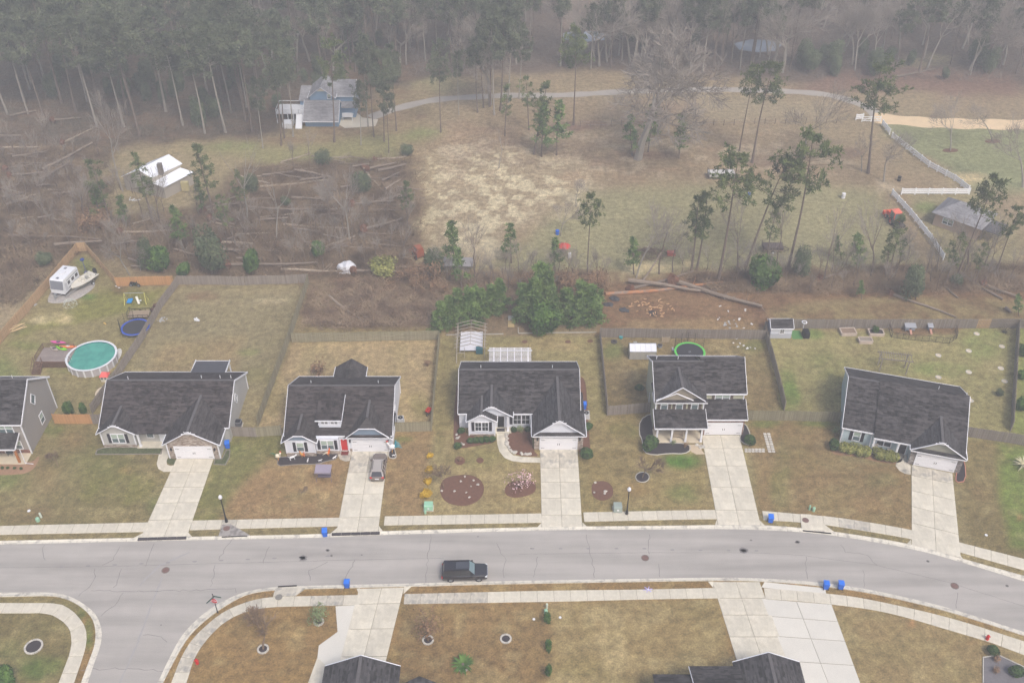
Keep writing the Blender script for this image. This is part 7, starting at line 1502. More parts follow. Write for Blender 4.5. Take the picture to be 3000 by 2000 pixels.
# ------------------------------------------------------------------ vegetation
def leafmat(name, dark, light, scale=1.1, objvar=.15, trans=.25):
    m = bpy.data.materials.new(name); m.use_nodes = True; N = m.node_tree.nodes; L = m.node_tree.links; b = N['Principled BSDF']
    b.inputs['Roughness'].default_value = .85; b.inputs['Specular IOR Level'].default_value = .15
    tc = N.new('ShaderNodeTexCoord'); n = N.new('ShaderNodeTexNoise'); n.inputs['Scale'].default_value = scale; n.inputs['Detail'].default_value = 3; L.new(tc.outputs['Object'], n.inputs['Vector'])
    r = N.new('ShaderNodeMapRange'); r.inputs[1].default_value = .33; r.inputs[2].default_value = .67; L.new(n.outputs[0], r.inputs[0])
    x = N.new('ShaderNodeMix'); x.data_type = 'RGBA'; x.inputs[6].default_value = (*lin(dark),1); x.inputs[7].default_value = (*lin(light),1); L.new(r.outputs[0], x.inputs[0])
    oi = N.new('ShaderNodeObjectInfo'); mr = N.new('ShaderNodeMapRange'); mr.inputs[3].default_value = 1-objvar; mr.inputs[4].default_value = 1+objvar; L.new(oi.outputs['Random'], mr.inputs[0])
    s = N.new('ShaderNodeVectorMath'); s.operation = 'SCALE'; L.new(x.outputs[2], s.inputs[0]); L.new(mr.outputs[0], s.inputs['Scale']); L.new(s.outputs[0], b.inputs['Base Color'])
    return m
PINE = leafmat('pine_needles', (58,76,44), (120,128,80), .5)
PINEY = leafmat('young_pine_needles', (60,86,46), (122,144,80), .8)
PINED = leafmat('forest_pine_needles', (60,70,54), (110,116,90), .3, .22)
EVER = leafmat('evergreen_leaves', (46,74,34), (100,128,60), 1.0)
EVERD = leafmat('dull_evergreen_leaves', (70,84,60), (112,120,88), .9)
HOLLY = leafmat('clipped_leaves', (40,62,34), (84,108,58), 2.5)
YELL = leafmat('yellow_leaves', (176,138,32), (226,190,66), 2.0)
YGRN = leafmat('yellow_green_leaves', (116,122,66), (166,162,96), 1.2)
DRYL = leafmat('dry_brown_leaves', (120,94,72), (166,134,104), 1.5)
PINKF = leafmat('pink_blossom', (176,130,136), (224,196,196), 4)
FEATH = leafmat('feathery_green', (112,128,84), (150,160,116), 2)
BRUSHM = leafmat('brush_twigs', (92,74,58), (152,130,104), .25, .1)
TWIGM = mat('bare_twigs', (146,136,126), .95, .15, .8, 6, objvar=.10)
TWIGD = mat('dark_twigs', (126,106,86), .95, .15, .8, 6, objvar=.10)
def rdir(rn, up=0):
    while True:
        v = Vector((rn.uniform(-1,1),rn.uniform(-1,1),rn.uniform(-1,1)+up))
        if .05 < v.length < 1.6: return v.normalized()
def tuft(mb, c, r, n, rn, lw=(.45,.13), up=.25):
    for _ in range(n):
        d = rdir(rn, up); p = c + d*r*rn.uniform(.05,.75); l = lw[0]*rn.uniform(.7,1.3); s = d.cross(rdir(rn)).normalized()*lw[1]*rn.uniform(.7,1.3)
        q = p + (d + rdir(rn)*.4).normalized()*l
        b = len(mb.v); mb.v += [tuple(p-s),tuple(p+s),tuple(q)]; mb.f.append((b,b+1,b+2)); mb.m.append(0)
def pine_proto(seed, h, cs, cr, whorls, tufts, tn, lw=(.5,.14), r0=None, shape='top', ls=.55):
    """returns (trunk mesh, crown mesh) for a pine h metres tall; cs: where the crown starts"""
    rn = random.Random(seed); tk = MB(); cw = MB(); k = 8; pts = []; bx, by = rn.uniform(-.02,.02)*h, rn.uniform(-.02,.02)*h
    for i in range(k+1):
        t = i/k; pts.append(Vector((bx*t*t+.006*h*math.sin(t*5+seed), by*t*t+.006*h*math.cos(t*4+seed), h*t*.985)))
    r0 = r0 or h*.0115
    tk.tube(pts,[r0*(1.35 if i == 0 else 1)*(1-.86*i/k) for i in range(k+1)],7)
    def onT(t): f = min(max(t,0),.999)*k; i = int(f); return pts[i].lerp(pts[i+1], f-i)
    for w in range(whorls):
        u = (w+rn.uniform(.1,.9))/whorls; t = cs + (1-cs)*u; c = onT(t)
        if shape == 'top': R_ = cr*(.55+.75*math.sin(math.pi*min(1,u*.8+.18)))*(1 if u < .85 else .6)
        else: R_ = cr*(1.05-.85*u)
        for b in range(rn.choice((2,3,3,4))):
            a = rn.uniform(0,6.283); rr = R_*rn.uniform(.55,1.1); d = Vector((math.cos(a),math.sin(a),rn.uniform(.0,.45) + (.5 if u > .8 else 0)))
            e = c + d*rr; mid = c.lerp(e,.5)+Vector((0,0,-.05*rr)); tk.tube([c,mid,e],[r0*.20*(1.15-u),r0*.13*(1.15-u),.012],4,cap=False)
            for q in range(tufts):
                f = rn.uniform(.4,1.05); tuft(cw, c.lerp(e,f)+rdir(rn)*rr*.16, ls*rn.uniform(.7,1.25), tn, rn, lw)
    tuft(cw, onT(1), ls*1.1, tn*2, rn, lw, .6)
    return tk, cw
def bare_proto(seed, h, fork, spread, depth=4, kids=(3,4), r0=None, up=.55, tw=.022):
    rn = random.Random(seed); tk = MB(); br = MB(); r0 = r0 or h*.014
    def grow(mb, p, d, L_, r, lev):
        n = 3 if lev < 3 else 2; pts = [p]; rs = [r]; dd = d.copy()
        for i in range(n):
            dd = (dd + rdir(rn)*.16 + Vector((0,0,.08*up))).normalized(); pts.append(pts[-1]+dd*L_/n); rs.append(max(r*(1-.5*(i+1)/n), tw))
        (tk if lev < (2 if depth > 2 else 1) else br).tube(pts, rs, 6 if lev == 0 else (4 if lev == 1 else 3), cap=False)
        if lev >= depth: return
        kk = rn.randint(*kids) + (1 if lev >= 2 else 0)
        for c in range(kk):
            t = rn.uniform(.4 if lev else .75, 1.0); f = t*n; i = min(int(f),n-1); q = pts[i].lerp(pts[i+1], f-i)
            a = rdir(rn); a = (a - dd*a.dot(dd)).normalized(); nd = (dd*rn.uniform(.6,1.0) + a*spread*rn.uniform(.5,1.1) + Vector((0,0,up*.3))).normalized()
            grow(br, q, nd, L_*rn.uniform(.55,.8), max(rs[i]*rn.uniform(.5,.68),tw), lev+1)
        if lev: grow(br, pts[-1], dd, L_*.6, rs[-1], lev+1)
    grow(tk, Vector((0,0,0)), Vector((rn.uniform(-.05,.05),rn.uniform(-.05,.05),1)).normalized(), h*fork, r0, 0)
    zt = max(v[2] for v in br.v) if br.v else h; s = h/zt
    for mb in (tk,br): mb.v = [(v[0]*s,v[1]*s,v[2]*s) for v in mb.v]
    return tk, br
def bush_proto(seed, rx, ry, rz, n, lw=(.22,.10), lumps=9, z0=.1, shell=.55):
    rn = random.Random(seed); mb = MB(); L_ = [(rdir(rn), rn.uniform(.25,.5)) for _ in range(lumps)]
    for _ in range(n):
        d = rdir(rn); k = 1 + sum(max(0,d.dot(l)-.6)*a*1.6 for l,a in L_) - .25
        f = (shell + (1-shell)*rn.random()**.7)*k; p = Vector((d.x*rx*f, d.y*ry*f, rz*(1+d.z*f)+z0)); nn = (d+rdir(rn)*.8).normalized(); s = nn.cross(rdir(rn)).normalized()*lw[1]*rn.uniform(.6,1.3); q = nn.cross(s).normalized()*lw[0]*rn.uniform(.6,1.3)
        if p.z < .02: continue
        b = len(mb.v); mb.v += [tuple(p-s),tuple(p+s),tuple(p+s*.6+q),tuple(p-s*.6+q)]; mb.f.append((b,b+1,b+2,b+3)); mb.m.append(0)
    st = MB()
    for _ in range(5): a = rn.uniform(0,6.28); st.tube([(0,0,0),(rx*.35*math.cos(a),ry*.35*math.sin(a),rz*1.0),(rx*.5*math.cos(a),ry*.5*math.sin(a),rz*1.5)],[.05,.035,.012],4,cap=False)
    return st, mb
LIB = {}
def lib(key, mbs, tm, cm): LIB.setdefault(key,[]).append((mbs[0].mesh('trunk',tm), mbs[1].mesh('crown',cm)))
for s in range(5): lib('tall', pine_proto(s+1, 20, .60+.04*(s%3), 3.2, 12, 4, 18, (.44,.11)), BARK, PINE)
for s in range(5): lib('forest', pine_proto(s+21, 22, .58+.05*(s%3), 3.6, 13, 5, 24, (.46,.13), ls=.75), BARKP if s%2 else BARK, PINED)
for s in range(3): lib('leggy', pine_proto(s+41, 14, .45, 1.5, 10, 3, 14, (.34,.09), ls=.42), BARK, PINE)
for s in range(4): lib('young', pine_proto(s+61, 8, .25, 1.5, 11, 3, 10, (.34,.10), shape='cone', ls=.4), BARK, PINEY)
for s in range(4): lib('bushy', pine_proto(s+81, 7, .04, 1.9, 16, 4, 20, (.28,.085), shape='cone', ls=.5), BARK, PINEY)
for s in range(4): lib('bare', bare_proto(s+101, 14, .30, .85, 4, (3,4), .17, .45, .014), BARKP, TWIGM)
for s in range(2): lib('bigbare', bare_proto(s+121, 22, .2, 1.15, 5, (3,4), .36, .3, .02), BARKP, TWIGM)
for s in range(4): lib('slim', bare_proto(s+141, 10, .55, .5, 3, (3,5), .13, .8, .017), BARK, TWIGM)
for s in range(2): lib('snag', bare_proto(s+161, 14, .8, .6, 2, (3,4), .26), BARKP, BARKP)
for s in range(3): lib('sap', bare_proto(s+181, 3, .35, .7, 4, (3,4), .04, .55, .010), TWIGD, TWIGD)
for s in range(3): lib('evergreen', bush_proto(s+201, 1.6, 1.6, 1.7, 2200, (.22,.11)), BARK, EVER)
for s in range(2): lib('dull', bush_proto(s+221, 1.5, 1.5, 1.9, 3000, (.17,.07), shell=.3), BARK, EVERD)
for s in range(2): lib('clip', bush_proto(s+241, .8, .8, .75, 1500, (.10,.06), 5, shell=.82), BARK, HOLLY)
lib('yellow', bush_proto(251, .55, .55, .42, 1500, (.10,.06)), BARK, YELL); lib('hedgey', bush_proto(252, 1.0, .8, .75, 1700, (.11,.06), shell=.75), BARK, YGRN)
lib('ygreen', bush_proto(253, 2.2, 1.6, 1.0, 1600, (.22,.09), shell=.3), TWIGD, YGRN); lib('dry', bush_proto(254, .8, .8, .8, 350, (.12,.06), shell=.3), TWIGD, DRYL); lib('pink', bush_proto(255, 1.2, 1.0, .9, 220, (.09,.05), shell=.3), TWIGD, PINKF); lib('feather', bush_proto(256, .9, .9, 1.0, 500, (.20,.03), shell=.2), TWIGD, FEATH)
lib('cypress', bush_proto(257, .32, .32, .95, 900, (.12,.05), shell=.5), BARK, EVER); lib('dryleaf', (bare_proto(258, 4, .3, .6, 4)[0], bush_proto(258, 1.1, 1.1, 1.3, 420, (.12,.06), shell=.3)[1]), TWIGD, DRYL)
# a palm-like sago: arching fronds
def fronds(seed, n, L_, droop):
    rn = random.Random(seed); mb = MB()
    for k in range(n):
        a = 2*math.pi*k/n+rn.uniform(-.2,.2); e = rn.uniform(.25,1.2); d = Vector((math.cos(a),math.sin(a),0)); pr = None
        for j in range(7):
            u = j/6; p = d*L_*u*math.cos(e*.6) + Vector((0,0,.25+L_*u*math.sin(e)-droop*u*u)); s = Vector((-d.y,d.x,0))*.09*math.sin(math.pi*min(1,u+.12))
            if pr: mb.add([pr[0]-pr[1],pr[0]+pr[1],p+s,p-s],[(0,1,2,3)])
            pr = (p,s)
    return MB().tube([(0,0,0),(0,0,.35)],[.14,.12],8), mb
lib('sago', fronds(1,36,1.1,.5), BARK, EVER); lib('pampas', fronds(2,40,1.9,1.0), BARK, leafmat('straw_blades',(170,160,120),(206,200,166),2))
# --- first protos are hidden inside copies: each placed plant is its own object with its own parts
cnt = {}
def plant(kind, name, label, cat, base, h=None, top=None, group=None, var=None, sc=1.0, wide=1.0, rz=None, native=None, scl=None):
    """base in photo pixels; the height comes from the row of its top (or h in metres)"""
    x,y = G(*base); tk, cw = LIB[kind][(cnt.get(kind,0) if var is None else var) % len(LIB[kind])]; cnt[kind] = cnt.get(kind,0)+1
    H0 = {'tall':20,'forest':22,'leggy':14,'young':8,'bushy':7,'bare':14,'bigbare':22,'slim':10,'snag':14,'sap':3,'evergreen':3.5,'dull':3.9,'clip':1.6,'yellow':.95,'hedgey':1.6,'ygreen':2.1,'dry':1.7,'pink':1.9,'feather':2.1,'cypress':2.0,'dryleaf':2.8,'sago':1.2,'pampas':2.0}[kind]
    lx = 0
    if top is not None:
        h = max(.5, ZY(top[1], y)); lx = XZ(top[0], y, h) - x
    if h is None: h = H0
    s = h/H0; root = thing(name, label, cat, (x,y,0), 0, group)
    ang = math.atan2(lx, h) if abs(lx) > .4 else random.uniform(-.02,.02)
    root.rotation_euler = (random.uniform(-.02,.02), ang, 0)
    z_ = random.uniform(0,6.283) if rz is None else rz
    pn = 'stem' if kind in ('evergreen','dull','clip','yellow','hedgey','ygreen','dry','pink','feather','cypress') else 'trunk'
    w_ = s*wide
    inst(tk, pn, root, (0,0,-.05), (0,0,z_), (w_,w_,s)); inst(cw, 'crown' if kind not in ('bare','bigbare','slim','snag','sap') else 'branches', root, (0,0,-.05), (0,0,z_), (w_,w_,s))
    return root
PT_ = 'pine_tree'; BT = 'bare_tree'
# pines and bare trees that can be told apart (base pixel, top pixel)
for lab,b_,t_,w_ in (
 ('tall sparse pine with side branches near the gravel drive bend',(1682,367),(1686,78),.8),('tall full crowned pine right of the big bare tree',(2203,476),(2251,187),1.0),('tall slim pine just left of the full crowned pine',(2167,442),(2200,195),.7),
 ('tall spreading pine beside the white paddock gate',(2541,507),(2574,187),1.1),('tall pine left of the leaning pair in the brush line',(2104,823),(2160,451),1.0),('strongly leaning pine crossing the field view',(2182,780),(2311,458),1.0),('tallest leaning pine right of the strongly leaning one',(2308,795),(2399,395),.9),
 ('tall pine standing alone behind the evergreen thicket',(1720,813),(1732,574),.75),('pine before the pale blue farmhouse',(979,417),(970,126),.8),('leaning pine at the right edge beside the farm building',(2798,827),(2918,520),.8),('dark pine at the far right edge of the brush line',(2918,802),(2989,607),.9)):
    plant('tall',PT_,lab,'pine tree',b_,top=t_,wide=w_)
for lab,b_,t_ in (
 ('left pine of the slim twin pines in the brush line',(2025,795),(2055,577)),('right pine of the slim twin pines in the brush line',(2041,791),(2080,567)),('slim pine before the brown box trailer',(2245,763),(2273,609)),('slim pine in the field behind the sandy patches, leaning right',(1566,452),(1604,238)),('thin pine at the left of the small field group',(1551,381),(1539,221)),
 ('slim pine right of the orange tractor, front one',(2593,818),(2611,694)),('slim pine right of the orange tractor, taller one',(2603,818),(2645,628)),('slim pine at the left before the tin roof barn',(325,659),(271,468)),('slim pine leaning over the tin roof barn',(451,656),(391,452)),('thin pine right of the tin roof barn',(631,656),(574,423)),('thin dark pine leaning in the fallen timber',(692,720),(641,573)),
 ('thin pine standing left of the dead snag',(715,645),(692,502)),('thin pine at the right edge of the fallen timber',(1192,674),(1190,530)),('pine near the right edge leaning above the log pile',(2854,839),(2889,715)),('slim pine below the farm building',(2769,835),(2815,686)),('slim pine among bare trees left of the big bare tree',(1480,398),(1487,248))):
    plant('leggy',PT_,lab,'pine tree',b_,top=t_,wide=1.15)
for lab,b_,t_ in (
 ('young pine in the field, front of the small group',(1630,454),(1635,299)),('young pine in the field between two slim pines',(1585,459),(1597,306)),('lone young pine out in the far field',(1990,464),(1995,337)),('young pine under the big bare tree, right one',(1900,445),(1910,306)),('young pine under the big bare tree, left one',(1851,456),(1846,340)),
 ('young pine at the left end of the sandy field edge',(1330,786),(1322,650)),('young pine above the low tin shelter',(1351,840),(1349,731)),('broad young pine on the sandy field edge',(1497,771),(1500,658)),('broad young pine beside the red canopy',(1623,798),(1621,698)),('broad young pine beside the brush pile',(1858,802),(1850,698)),
 ('young pine left of the tin roof barn',(300,650),(271,538)),('broad young pine before the tin roof barn',(372,662),(351,573)),('young pine right of the tin roof barn',(596,624),(574,529)),('young pine in the brush below the barn',(539,729),(500,605)),('small young pine in the right brush line, left one',(2464,760),(2454,690)),('small young pine in the right brush line, right one',(2512,793),(2514,683)),('little pine on the red slope in the right strip',(2524,876),(2524,822)),('small pine at the right edge above the long fence',(2985,925),(2980,858))):
    plant('young',PT_,lab,'pine tree',b_,top=t_,wide=1.25)
for lab,b_,t_,k_ in (
 ('largest bare tree with a broad pale crown in the far field',(1869,466),(1888,84),'bigbare'),('bare tree behind the largest bare tree',(1925,330),(1935,130),'bare'),('bare tree with forked trunk left of the paddock gate',(2355,462),(2360,218),'bare'),('bare tree just left of the gate pine',(2524,503),(2543,379),'bare'),('leaning bare tree beside the white rail fence',(2589,532),(2632,354),'bare'),
 ('bare tree in a mulch ring on the green paddock',(2784,441),(2815,270),'bare'),('bare tree in a mulch ring by the sand road',(2908,414),(2900,275),'bare'),('big dark bare tree at the right frame edge',(2996,549),(2985,320),'bare'),('small round bare tree in the field with a blue drum',(1642,691),(1646,584),'bare'),('small bare tree at the edge of the sandy patches',(1688,605),(1692,519),'bare'),
 ('pale bare tree before the brush pile',(1864,813),(1877,595),'bare'),('tall bare tree with a large side limb behind the barn',(360,560),(272,241),'bare'),('pale bare tree leaning over the cedar fence corner',(380,806),(319,653),'bare'),('pale bare tree right of the leaning one at the fence corner',(411,793),(392,694),'bare'),('bare tree with pale twisted limbs in the fallen timber',(1024,702),(1020,481),'bare'),
 ('pale forked tree in the hazy pine group',(1437,306),(1420,54),'bigbare')):
    plant(k_,BT,lab,'bare tree',b_,top=t_,wide=1.0 if 'largest' in lab else .5 if 'side limb' in lab else .7 if 'pale' in lab else .9)
for lab,b_,t_ in (
 ('thin bare tree at the sandy field edge',(1384,783),(1378,649)),('thin bare tree right of the lone pine',(1749,825),(1753,714)),('thin bare tree behind the crossed logs',(1931,802),(1954,591)),('thin bare tree left of the slim twin pines',(1971,798),(1983,637)),('thin bare tree beside the tall brush line pine',(2164,791),(2192,580)),('thin bare tree behind the leaning pine',(2276,766),(2301,588)),('thin bare tree in the right brush line below the tractor',(2412,827),(2446,603)),('thin bare tree right of the young pines in the brush line',(2551,810),(2574,582)),('thin bare trunk below the tractor pines',(2624,802),(2640,650)),
 ('left dead sapling before the barn clearing',(262,672),(214,503)),('right dead sapling before the barn clearing',(268,662),(233,500)),('thin bare tree before the barn wall',(470,653),(437,478)),('thin bare tree left of the twisted limb tree',(1001,709),(988,575)),('thin bare tree at the far side of the fallen timber',(859,498),(859,400)),('bare stem leaning at the field timber edge',(908,491),(890,380)),('thin bare tree in the far field near the drive',(1951,360),(1968,238)),('leaning bare stem above the right log pile',(2872,835),(2898,768))):
    plant('slim',BT,lab,'bare tree',b_,top=t_,wide=1.1)
for lab,b_,t_ in (('tall pale dead snag in the fallen timber',(811,703),(785,505)),('tall pale dead trunk left of the snag',(725,642),(673,400)),('short broken snag on the sandy field',(1461,493),(1463,367))): plant('snag','dead_tree',lab,'dead tree',b_,top=t_,wide=.9)
# pines round the farmhouse and the hazy group on the drive
for b_,t_ in (((824,427),(802,119)),((858,401),(839,126)),((834,405),(818,150)),((770,435),(745,230)),((1161,384),(1139,136)),((1125,415),(1118,153)),((1078,371),(1060,110)),((1095,401),(1080,130)),((1057,425),(1054,238)),((1139,449),(1130,260)),((1292,388),(1275,126)),((1345,337),(1341,153))):
    plant('forest',PT_,'tall bare trunked pine standing near the blue farmhouse','pine tree',b_,top=t_,wide=.62,group='pines round the farmhouse')
for b_,t_ in (((1434,313),(1445,20)),((1449,337),(1440,60)),((1465,326),(1480,30)),((1417,316),(1405,90)),((1490,300),(1500,40)),((1400,330),(1385,120)),((1520,290),(1530,90))):
    plant('forest',PT_,'tall pine in the hazy clump on the gravel drive','pine tree',b_,top=t_,wide=.8,group='pine clump on the gravel drive')
# hazy forest, left and centre
fr_n = random.Random(5); used = []
def scatter(n, poly, mind, fn):
    k = 0; tries = 0; xs = [p[0] for p in poly]; ys = [p[1] for p in poly]
    while k < n and tries < n*60:
        tries += 1; px, py = fr_n.uniform(min(xs),max(xs)), fr_n.uniform(min(ys),max(ys)); ins_ = False; j = len(poly)-1
        for i in range(len(poly)):
            if ((poly[i][1] > py) != (poly[j][1] > py)) and px < (poly[j][0]-poly[i][0])*(py-poly[i][1])/(poly[j][1]-poly[i][1])+poly[i][0]: ins_ = not ins_
            j = i
        if not ins_: continue
        x,y = G(px,py)
        if any((x-a)**2+(y-b_)**2 < mind*mind for a,b_ in used): continue
        used.append((x,y)); fn(px,py); k += 1
def place(px, py, near):
    side = 'at the far left' if px < 220 else 'above the tin roof barn' if px < 560 else 'left of the blue farmhouse' if px < 860 else 'behind the blue farmhouse' if px < 1180 else 'left of the red clearing' if px < 1640 else 'behind the pond' if px < 2330 else 'above the paddock gate' if px < 2700 else 'at the upper right corner'
    return ('at the open edge ' if py > near else 'deep in the wood ') + side
def fpine(px,py): plant('forest',PT_,'tall misty pine '+place(px,py,260),'pine tree',(px,py),h=fr_n.uniform(17,25),wide=fr_n.uniform(.85,1.15)*1.0,group='misty forest pines at the upper left')
scatter(124,[(-60,-20),(1180,-20),(1180,230),(1000,275),(830,300),(780,390),(600,400),(480,405),(330,395),(120,350),(-60,335)],3.2,fpine)
def cpine(px,py): plant('forest',PT_,'tall pine beyond the far field, '+place(px,py,130),'pine tree',(px,py),h=fr_n.uniform(12,22),wide=fr_n.uniform(.7,1.0),group='misty pines beyond the far field')
scatter(46,[(1180,-20),(1630,-20),(1630,90),(1560,190),(1400,200),(1250,225),(1180,235)],3.3,cpine)
scatter(58,[(1780,-20),(3060,-20),(3060,205),(2950,230),(2500,215),(2200,205),(2050,195),(1780,75)],3.4,cpine)
def fbare(px,py): plant('bare' if fr_n.random()<.75 else 'slim',BT,'grey bare tree in the mist '+place(px,py,130),'bare tree',(px,py),h=fr_n.uniform(12,20),wide=fr_n.uniform(.8,1.2),group='bare trees in the misty wood')
scatter(66,[(1780,-20),(3060,-20),(3060,240),(2900,245),(2500,225),(2200,210),(1980,200),(1800,195),(1640,195),(1600,130),(1780,90)],2.8,fbare)
scatter(44,[(560,-20),(1600,-20),(1560,170),(1100,220),(700,240)],3.0,fbare)
scatter(20,[(1640,165),(2330,160),(2330,218),(1640,205)],2.2,cpine); scatter(24,[(1640,160),(2330,155),(2330,218),(1640,205)],1.8,fbare)
for lab,b_ in (('pale tall bare tree rising behind the pines left of the blue farmhouse',(800,190)),('pale tall bare tree above the blue farmhouse roof',(1000,165)),('pale tall bare tree right of the blue farmhouse in the wood',(1190,190)),('pale tall bare tree left of the hazy drive clump',(1390,205)),('pale tall bare tree at the wood edge above the paddock gate',(2560,200)),('pale tall bare tree at the wood edge right of the paddock gate',(2715,205)),('pale tall bare tree deep in the top right wood',(2890,210)),('pale tall bare tree at the top left of centre',(640,95))): plant('bare',BT,lab,'bare tree',b_,h=19,wide=.75)
def fever(px,py): plant('dull','evergreen_shrub','dull green understorey evergreen '+place(px,py,200),'shrub',(px,py),h=fr_n.uniform(3,8),wide=.75,group='understorey evergreens in the mist')
scatter(22,[(1640,100),(2100,130),(2600,160),(3050,200),(3050,245),(2500,225),(2200,215),(1900,205),(1640,195)],3.5,fever)
scatter(38,[(60,330),(120,200),(1150,120),(1180,240),(830,310),(760,400),(340,410)],3.5,fever)
# edge of the log field and brush lines
def sapl(lab,grp):
    return lambda px,py: plant('slim','bare_sapling',lab,'bare sapling',(px,py),h=fr_n.uniform(3,8),wide=1.2,group=grp)
scatter(125,[(0,400),(250,420),(500,620),(800,640),(1200,620),(1230,790),(600,800),(260,730),(0,760)],2.0,sapl('thin bare sapling left standing in the fallen timber','saplings in the fallen timber'))
scatter(40,[(1290,790),(1780,800),(1780,830),(1500,870),(1290,850)],1.5,sapl('thin bare sapling in the brush behind the evergreen thicket','saplings behind the thicket'))
scatter(60,[(1980,790),(2400,780),(3000,770),(3000,850),(2400,860),(2000,830)],1.6,sapl('thin bare sapling in the brush line along the field','saplings in the brush line'))
def drys(px,py): plant('dryleaf','brown_leaf_sapling','brown leafed sapling in the brush behind the thicket','sapling',(px,py),h=fr_n.uniform(2.5,5),group='brown leafed saplings')
scatter(16,[(1480,820),(1780,800),(1780,860),(1480,880)],1.5,drys); scatter(10,[(1200,800),(1300,790),(1300,870),(1150,850)],1.5,drys); scatter(8,[(240,630),(330,640),(310,690),(240,690)],1.5,drys)
THK = [(1290,968,885),(1320,955,868),(1345,945,850),(1375,950,845),(1410,940,850),(1465,915,820),(1440,920,835),(1395,915,840),(1535,945,835),(1562,950,822),(1600,935,800),(1560,915,850),(1585,905,772),(1612,950,840),(1665,942,848),(1700,948,832),(1730,948,838),(1715,930,845),(1650,930,850),(1755,905,850)]
for px,py,ty in THK: plant('bushy','young_pine','bushy young pine in the evergreen thicket behind the pergola yard','young pine',(px,py),top=(px,ty),wide=1.25,group='bushy young pines of the thicket')
plant('evergreen','evergreen_shrub','rounded evergreen at the front of the thicket beside the ramp','shrub',(1592,970),top=(1590,885),wide=1.05)
for lab,b_,t_,k_,w_ in (('bright green evergreen behind the orange cedar fence',(466,795),(460,712),'evergreen',.7),('small bright evergreen at the grey fence corner',(536,806),(536,768),'evergreen',1.0),('large dull evergreen left of the small fallen trunks',(622,806),(600,668),'dull',.7),('dark evergreen behind the cedar fence',(427,790),(424,690),'dull',.55),('dull shrub below the logs at the far left',(131,778),(131,736),'dull',1.2),('bright green shrub in the brush line right of the long log',(2238,838),(2241,750),'evergreen',1.0),('dark shrub right of the bright one in the brush line',(2346,812),(2353,714),'dull',.65),('dark conical evergreen on the red slope at right',(2682,878),(2682,765),'dull',.6),
 ('dark evergreen among the fallen timber near the fence',(735,795),(735,725),'evergreen',.7),('dull evergreen mound on the far timber pile',(735,565),(735,505),'dull',1.0),('dull evergreen in the middle of the fallen timber',(840,605),(840,575),'dull',1.1),('feathery evergreen beside the snag',(930,755),(930,700),'evergreen',.6),('dull evergreen beside the twisted limb tree',(1060,560),(1060,500),'dull',1.2),('evergreen at the far right corner of the fallen timber',(1195,458),(1195,420),'dull',1.2),('dull green bush by the skid loader',(1270,800),(1270,725),'dull',1.0),('dull bush behind the slanting log',(945,480),(945,440),'dull',1.5),('dark shrub under the leaning log pile at right',(2805,835),(2805,800),'dull',1.2)):
    plant(k_,'evergreen_shrub',lab,'shrub',b_,top=t_,wide=w_)
for lab,b_,t_ in (('thin bare tree before the farm building, left one',(2790,770),(2800,640)),('thin bare tree before the farm building, middle one',(2835,775),(2850,625)),('thin bare tree before the farm building, right one',(2880,780),(2900,640)),('thin bare tree at the foot of the white rail fence',(2745,790),(2752,680))): plant('slim',BT,lab,'bare tree',b_,top=t_,wide=1.6)
plant('ygreen','yellow_green_bush','yellow green bush beside the white tarp','shrub',(1120,800),h=2.6,wide=1.2)
# garden plants
for lab,b_,k_,h_,w_ in (
 ('clipped dark bush right of the white garage corner',(1719,1338),'clip',1.6,1.15),('clipped dark bush beside the pale air conditioner',(1722,1258),'clip',1.4,1.1),('round clipped bush right of the two storey garage',(2194,1300),'clip',1.8,1.0),('tall clipped bush at the porch corner of the two storey house',(1904,1318),'clip',2.8,.85),('round clipped bush at the left wall of the two storey house',(1872,1143),'clip',1.2,1.2),('dark clipped bush at the corner of the pale blue house',(2441,1316),'clip',1.8,1.0),('dark bush behind the orange fence, left one',(205,1213),'evergreen',2.4,.7),('dark bush behind the orange fence, right one',(247,1212),'evergreen',2.2,.6),
 ('round clipped bush left of the entry hedge',(1341,1314),'clip',1.3,.9),('small clipped bush beside the left mulch border',(1353,1268),'clip',1.1,1.0),('round brownish bush in the gravel bed corner',(2905,1912),'clip',1.3,1.1),('green bush in the gravel bed corner',(2972,1975),'clip',1.3,1.3),('dark shrub filling the third raised bed',(2563,976),'evergreen',1.4,.9),('large dark evergreen in the bottom left corner',(15,2010),'evergreen',3.4,.9)):
    plant(k_,'garden_bush',lab,'bush',b_,h=h_,wide=w_)
for i,(px,py) in enumerate(((1378,1296),(1394,1295),(1410,1294),(1426,1293),(1442,1292))): plant('clip','hedge_bush','low clipped hedge bush under the entry window','hedge',(px,py),h=.95,wide=1.15,group='entry window hedge')
for i,(px,py) in enumerate(((2470,1322),(2492,1326),(2514,1330),(2535,1334))): plant('hedgey','yellow_shrub','yellow green clipped shrub left of the pale blue porch post','shrub',(px,py),h=1.5,wide=1.0,group='yellow shrubs left of the porch post')
for i,(px,py) in enumerate(((2570,1340),(2592,1344),(2612,1348))): plant('hedgey','yellow_shrub','yellow green clipped shrub before the pale blue porch','shrub',(px,py),h=1.5,wide=1.05,group='yellow shrubs before the porch')
for lab,px,py,h_ in (('farthest small yellow shrub of the lawn row',1260,1337,.6),('second small yellow shrub of the lawn row',1258,1380,.7),('third small yellow shrub of the lawn row',1254,1413,.7),('nearest and largest yellow shrub of the lawn row',1249,1452,1.0)): plant('yellow','yellow_shrub',lab,'shrub',(px,py),h=h_,wide=1.3)
for lab,px,py in (('farthest dark columnar conifer on the near lawn',1602,1826),('middle dark columnar conifer on the near lawn',1605,1906),('nearest dark columnar conifer on the near lawn',1607,1980)): plant('cypress','columnar_conifer',lab,'conifer',(px,py),h=2.2)
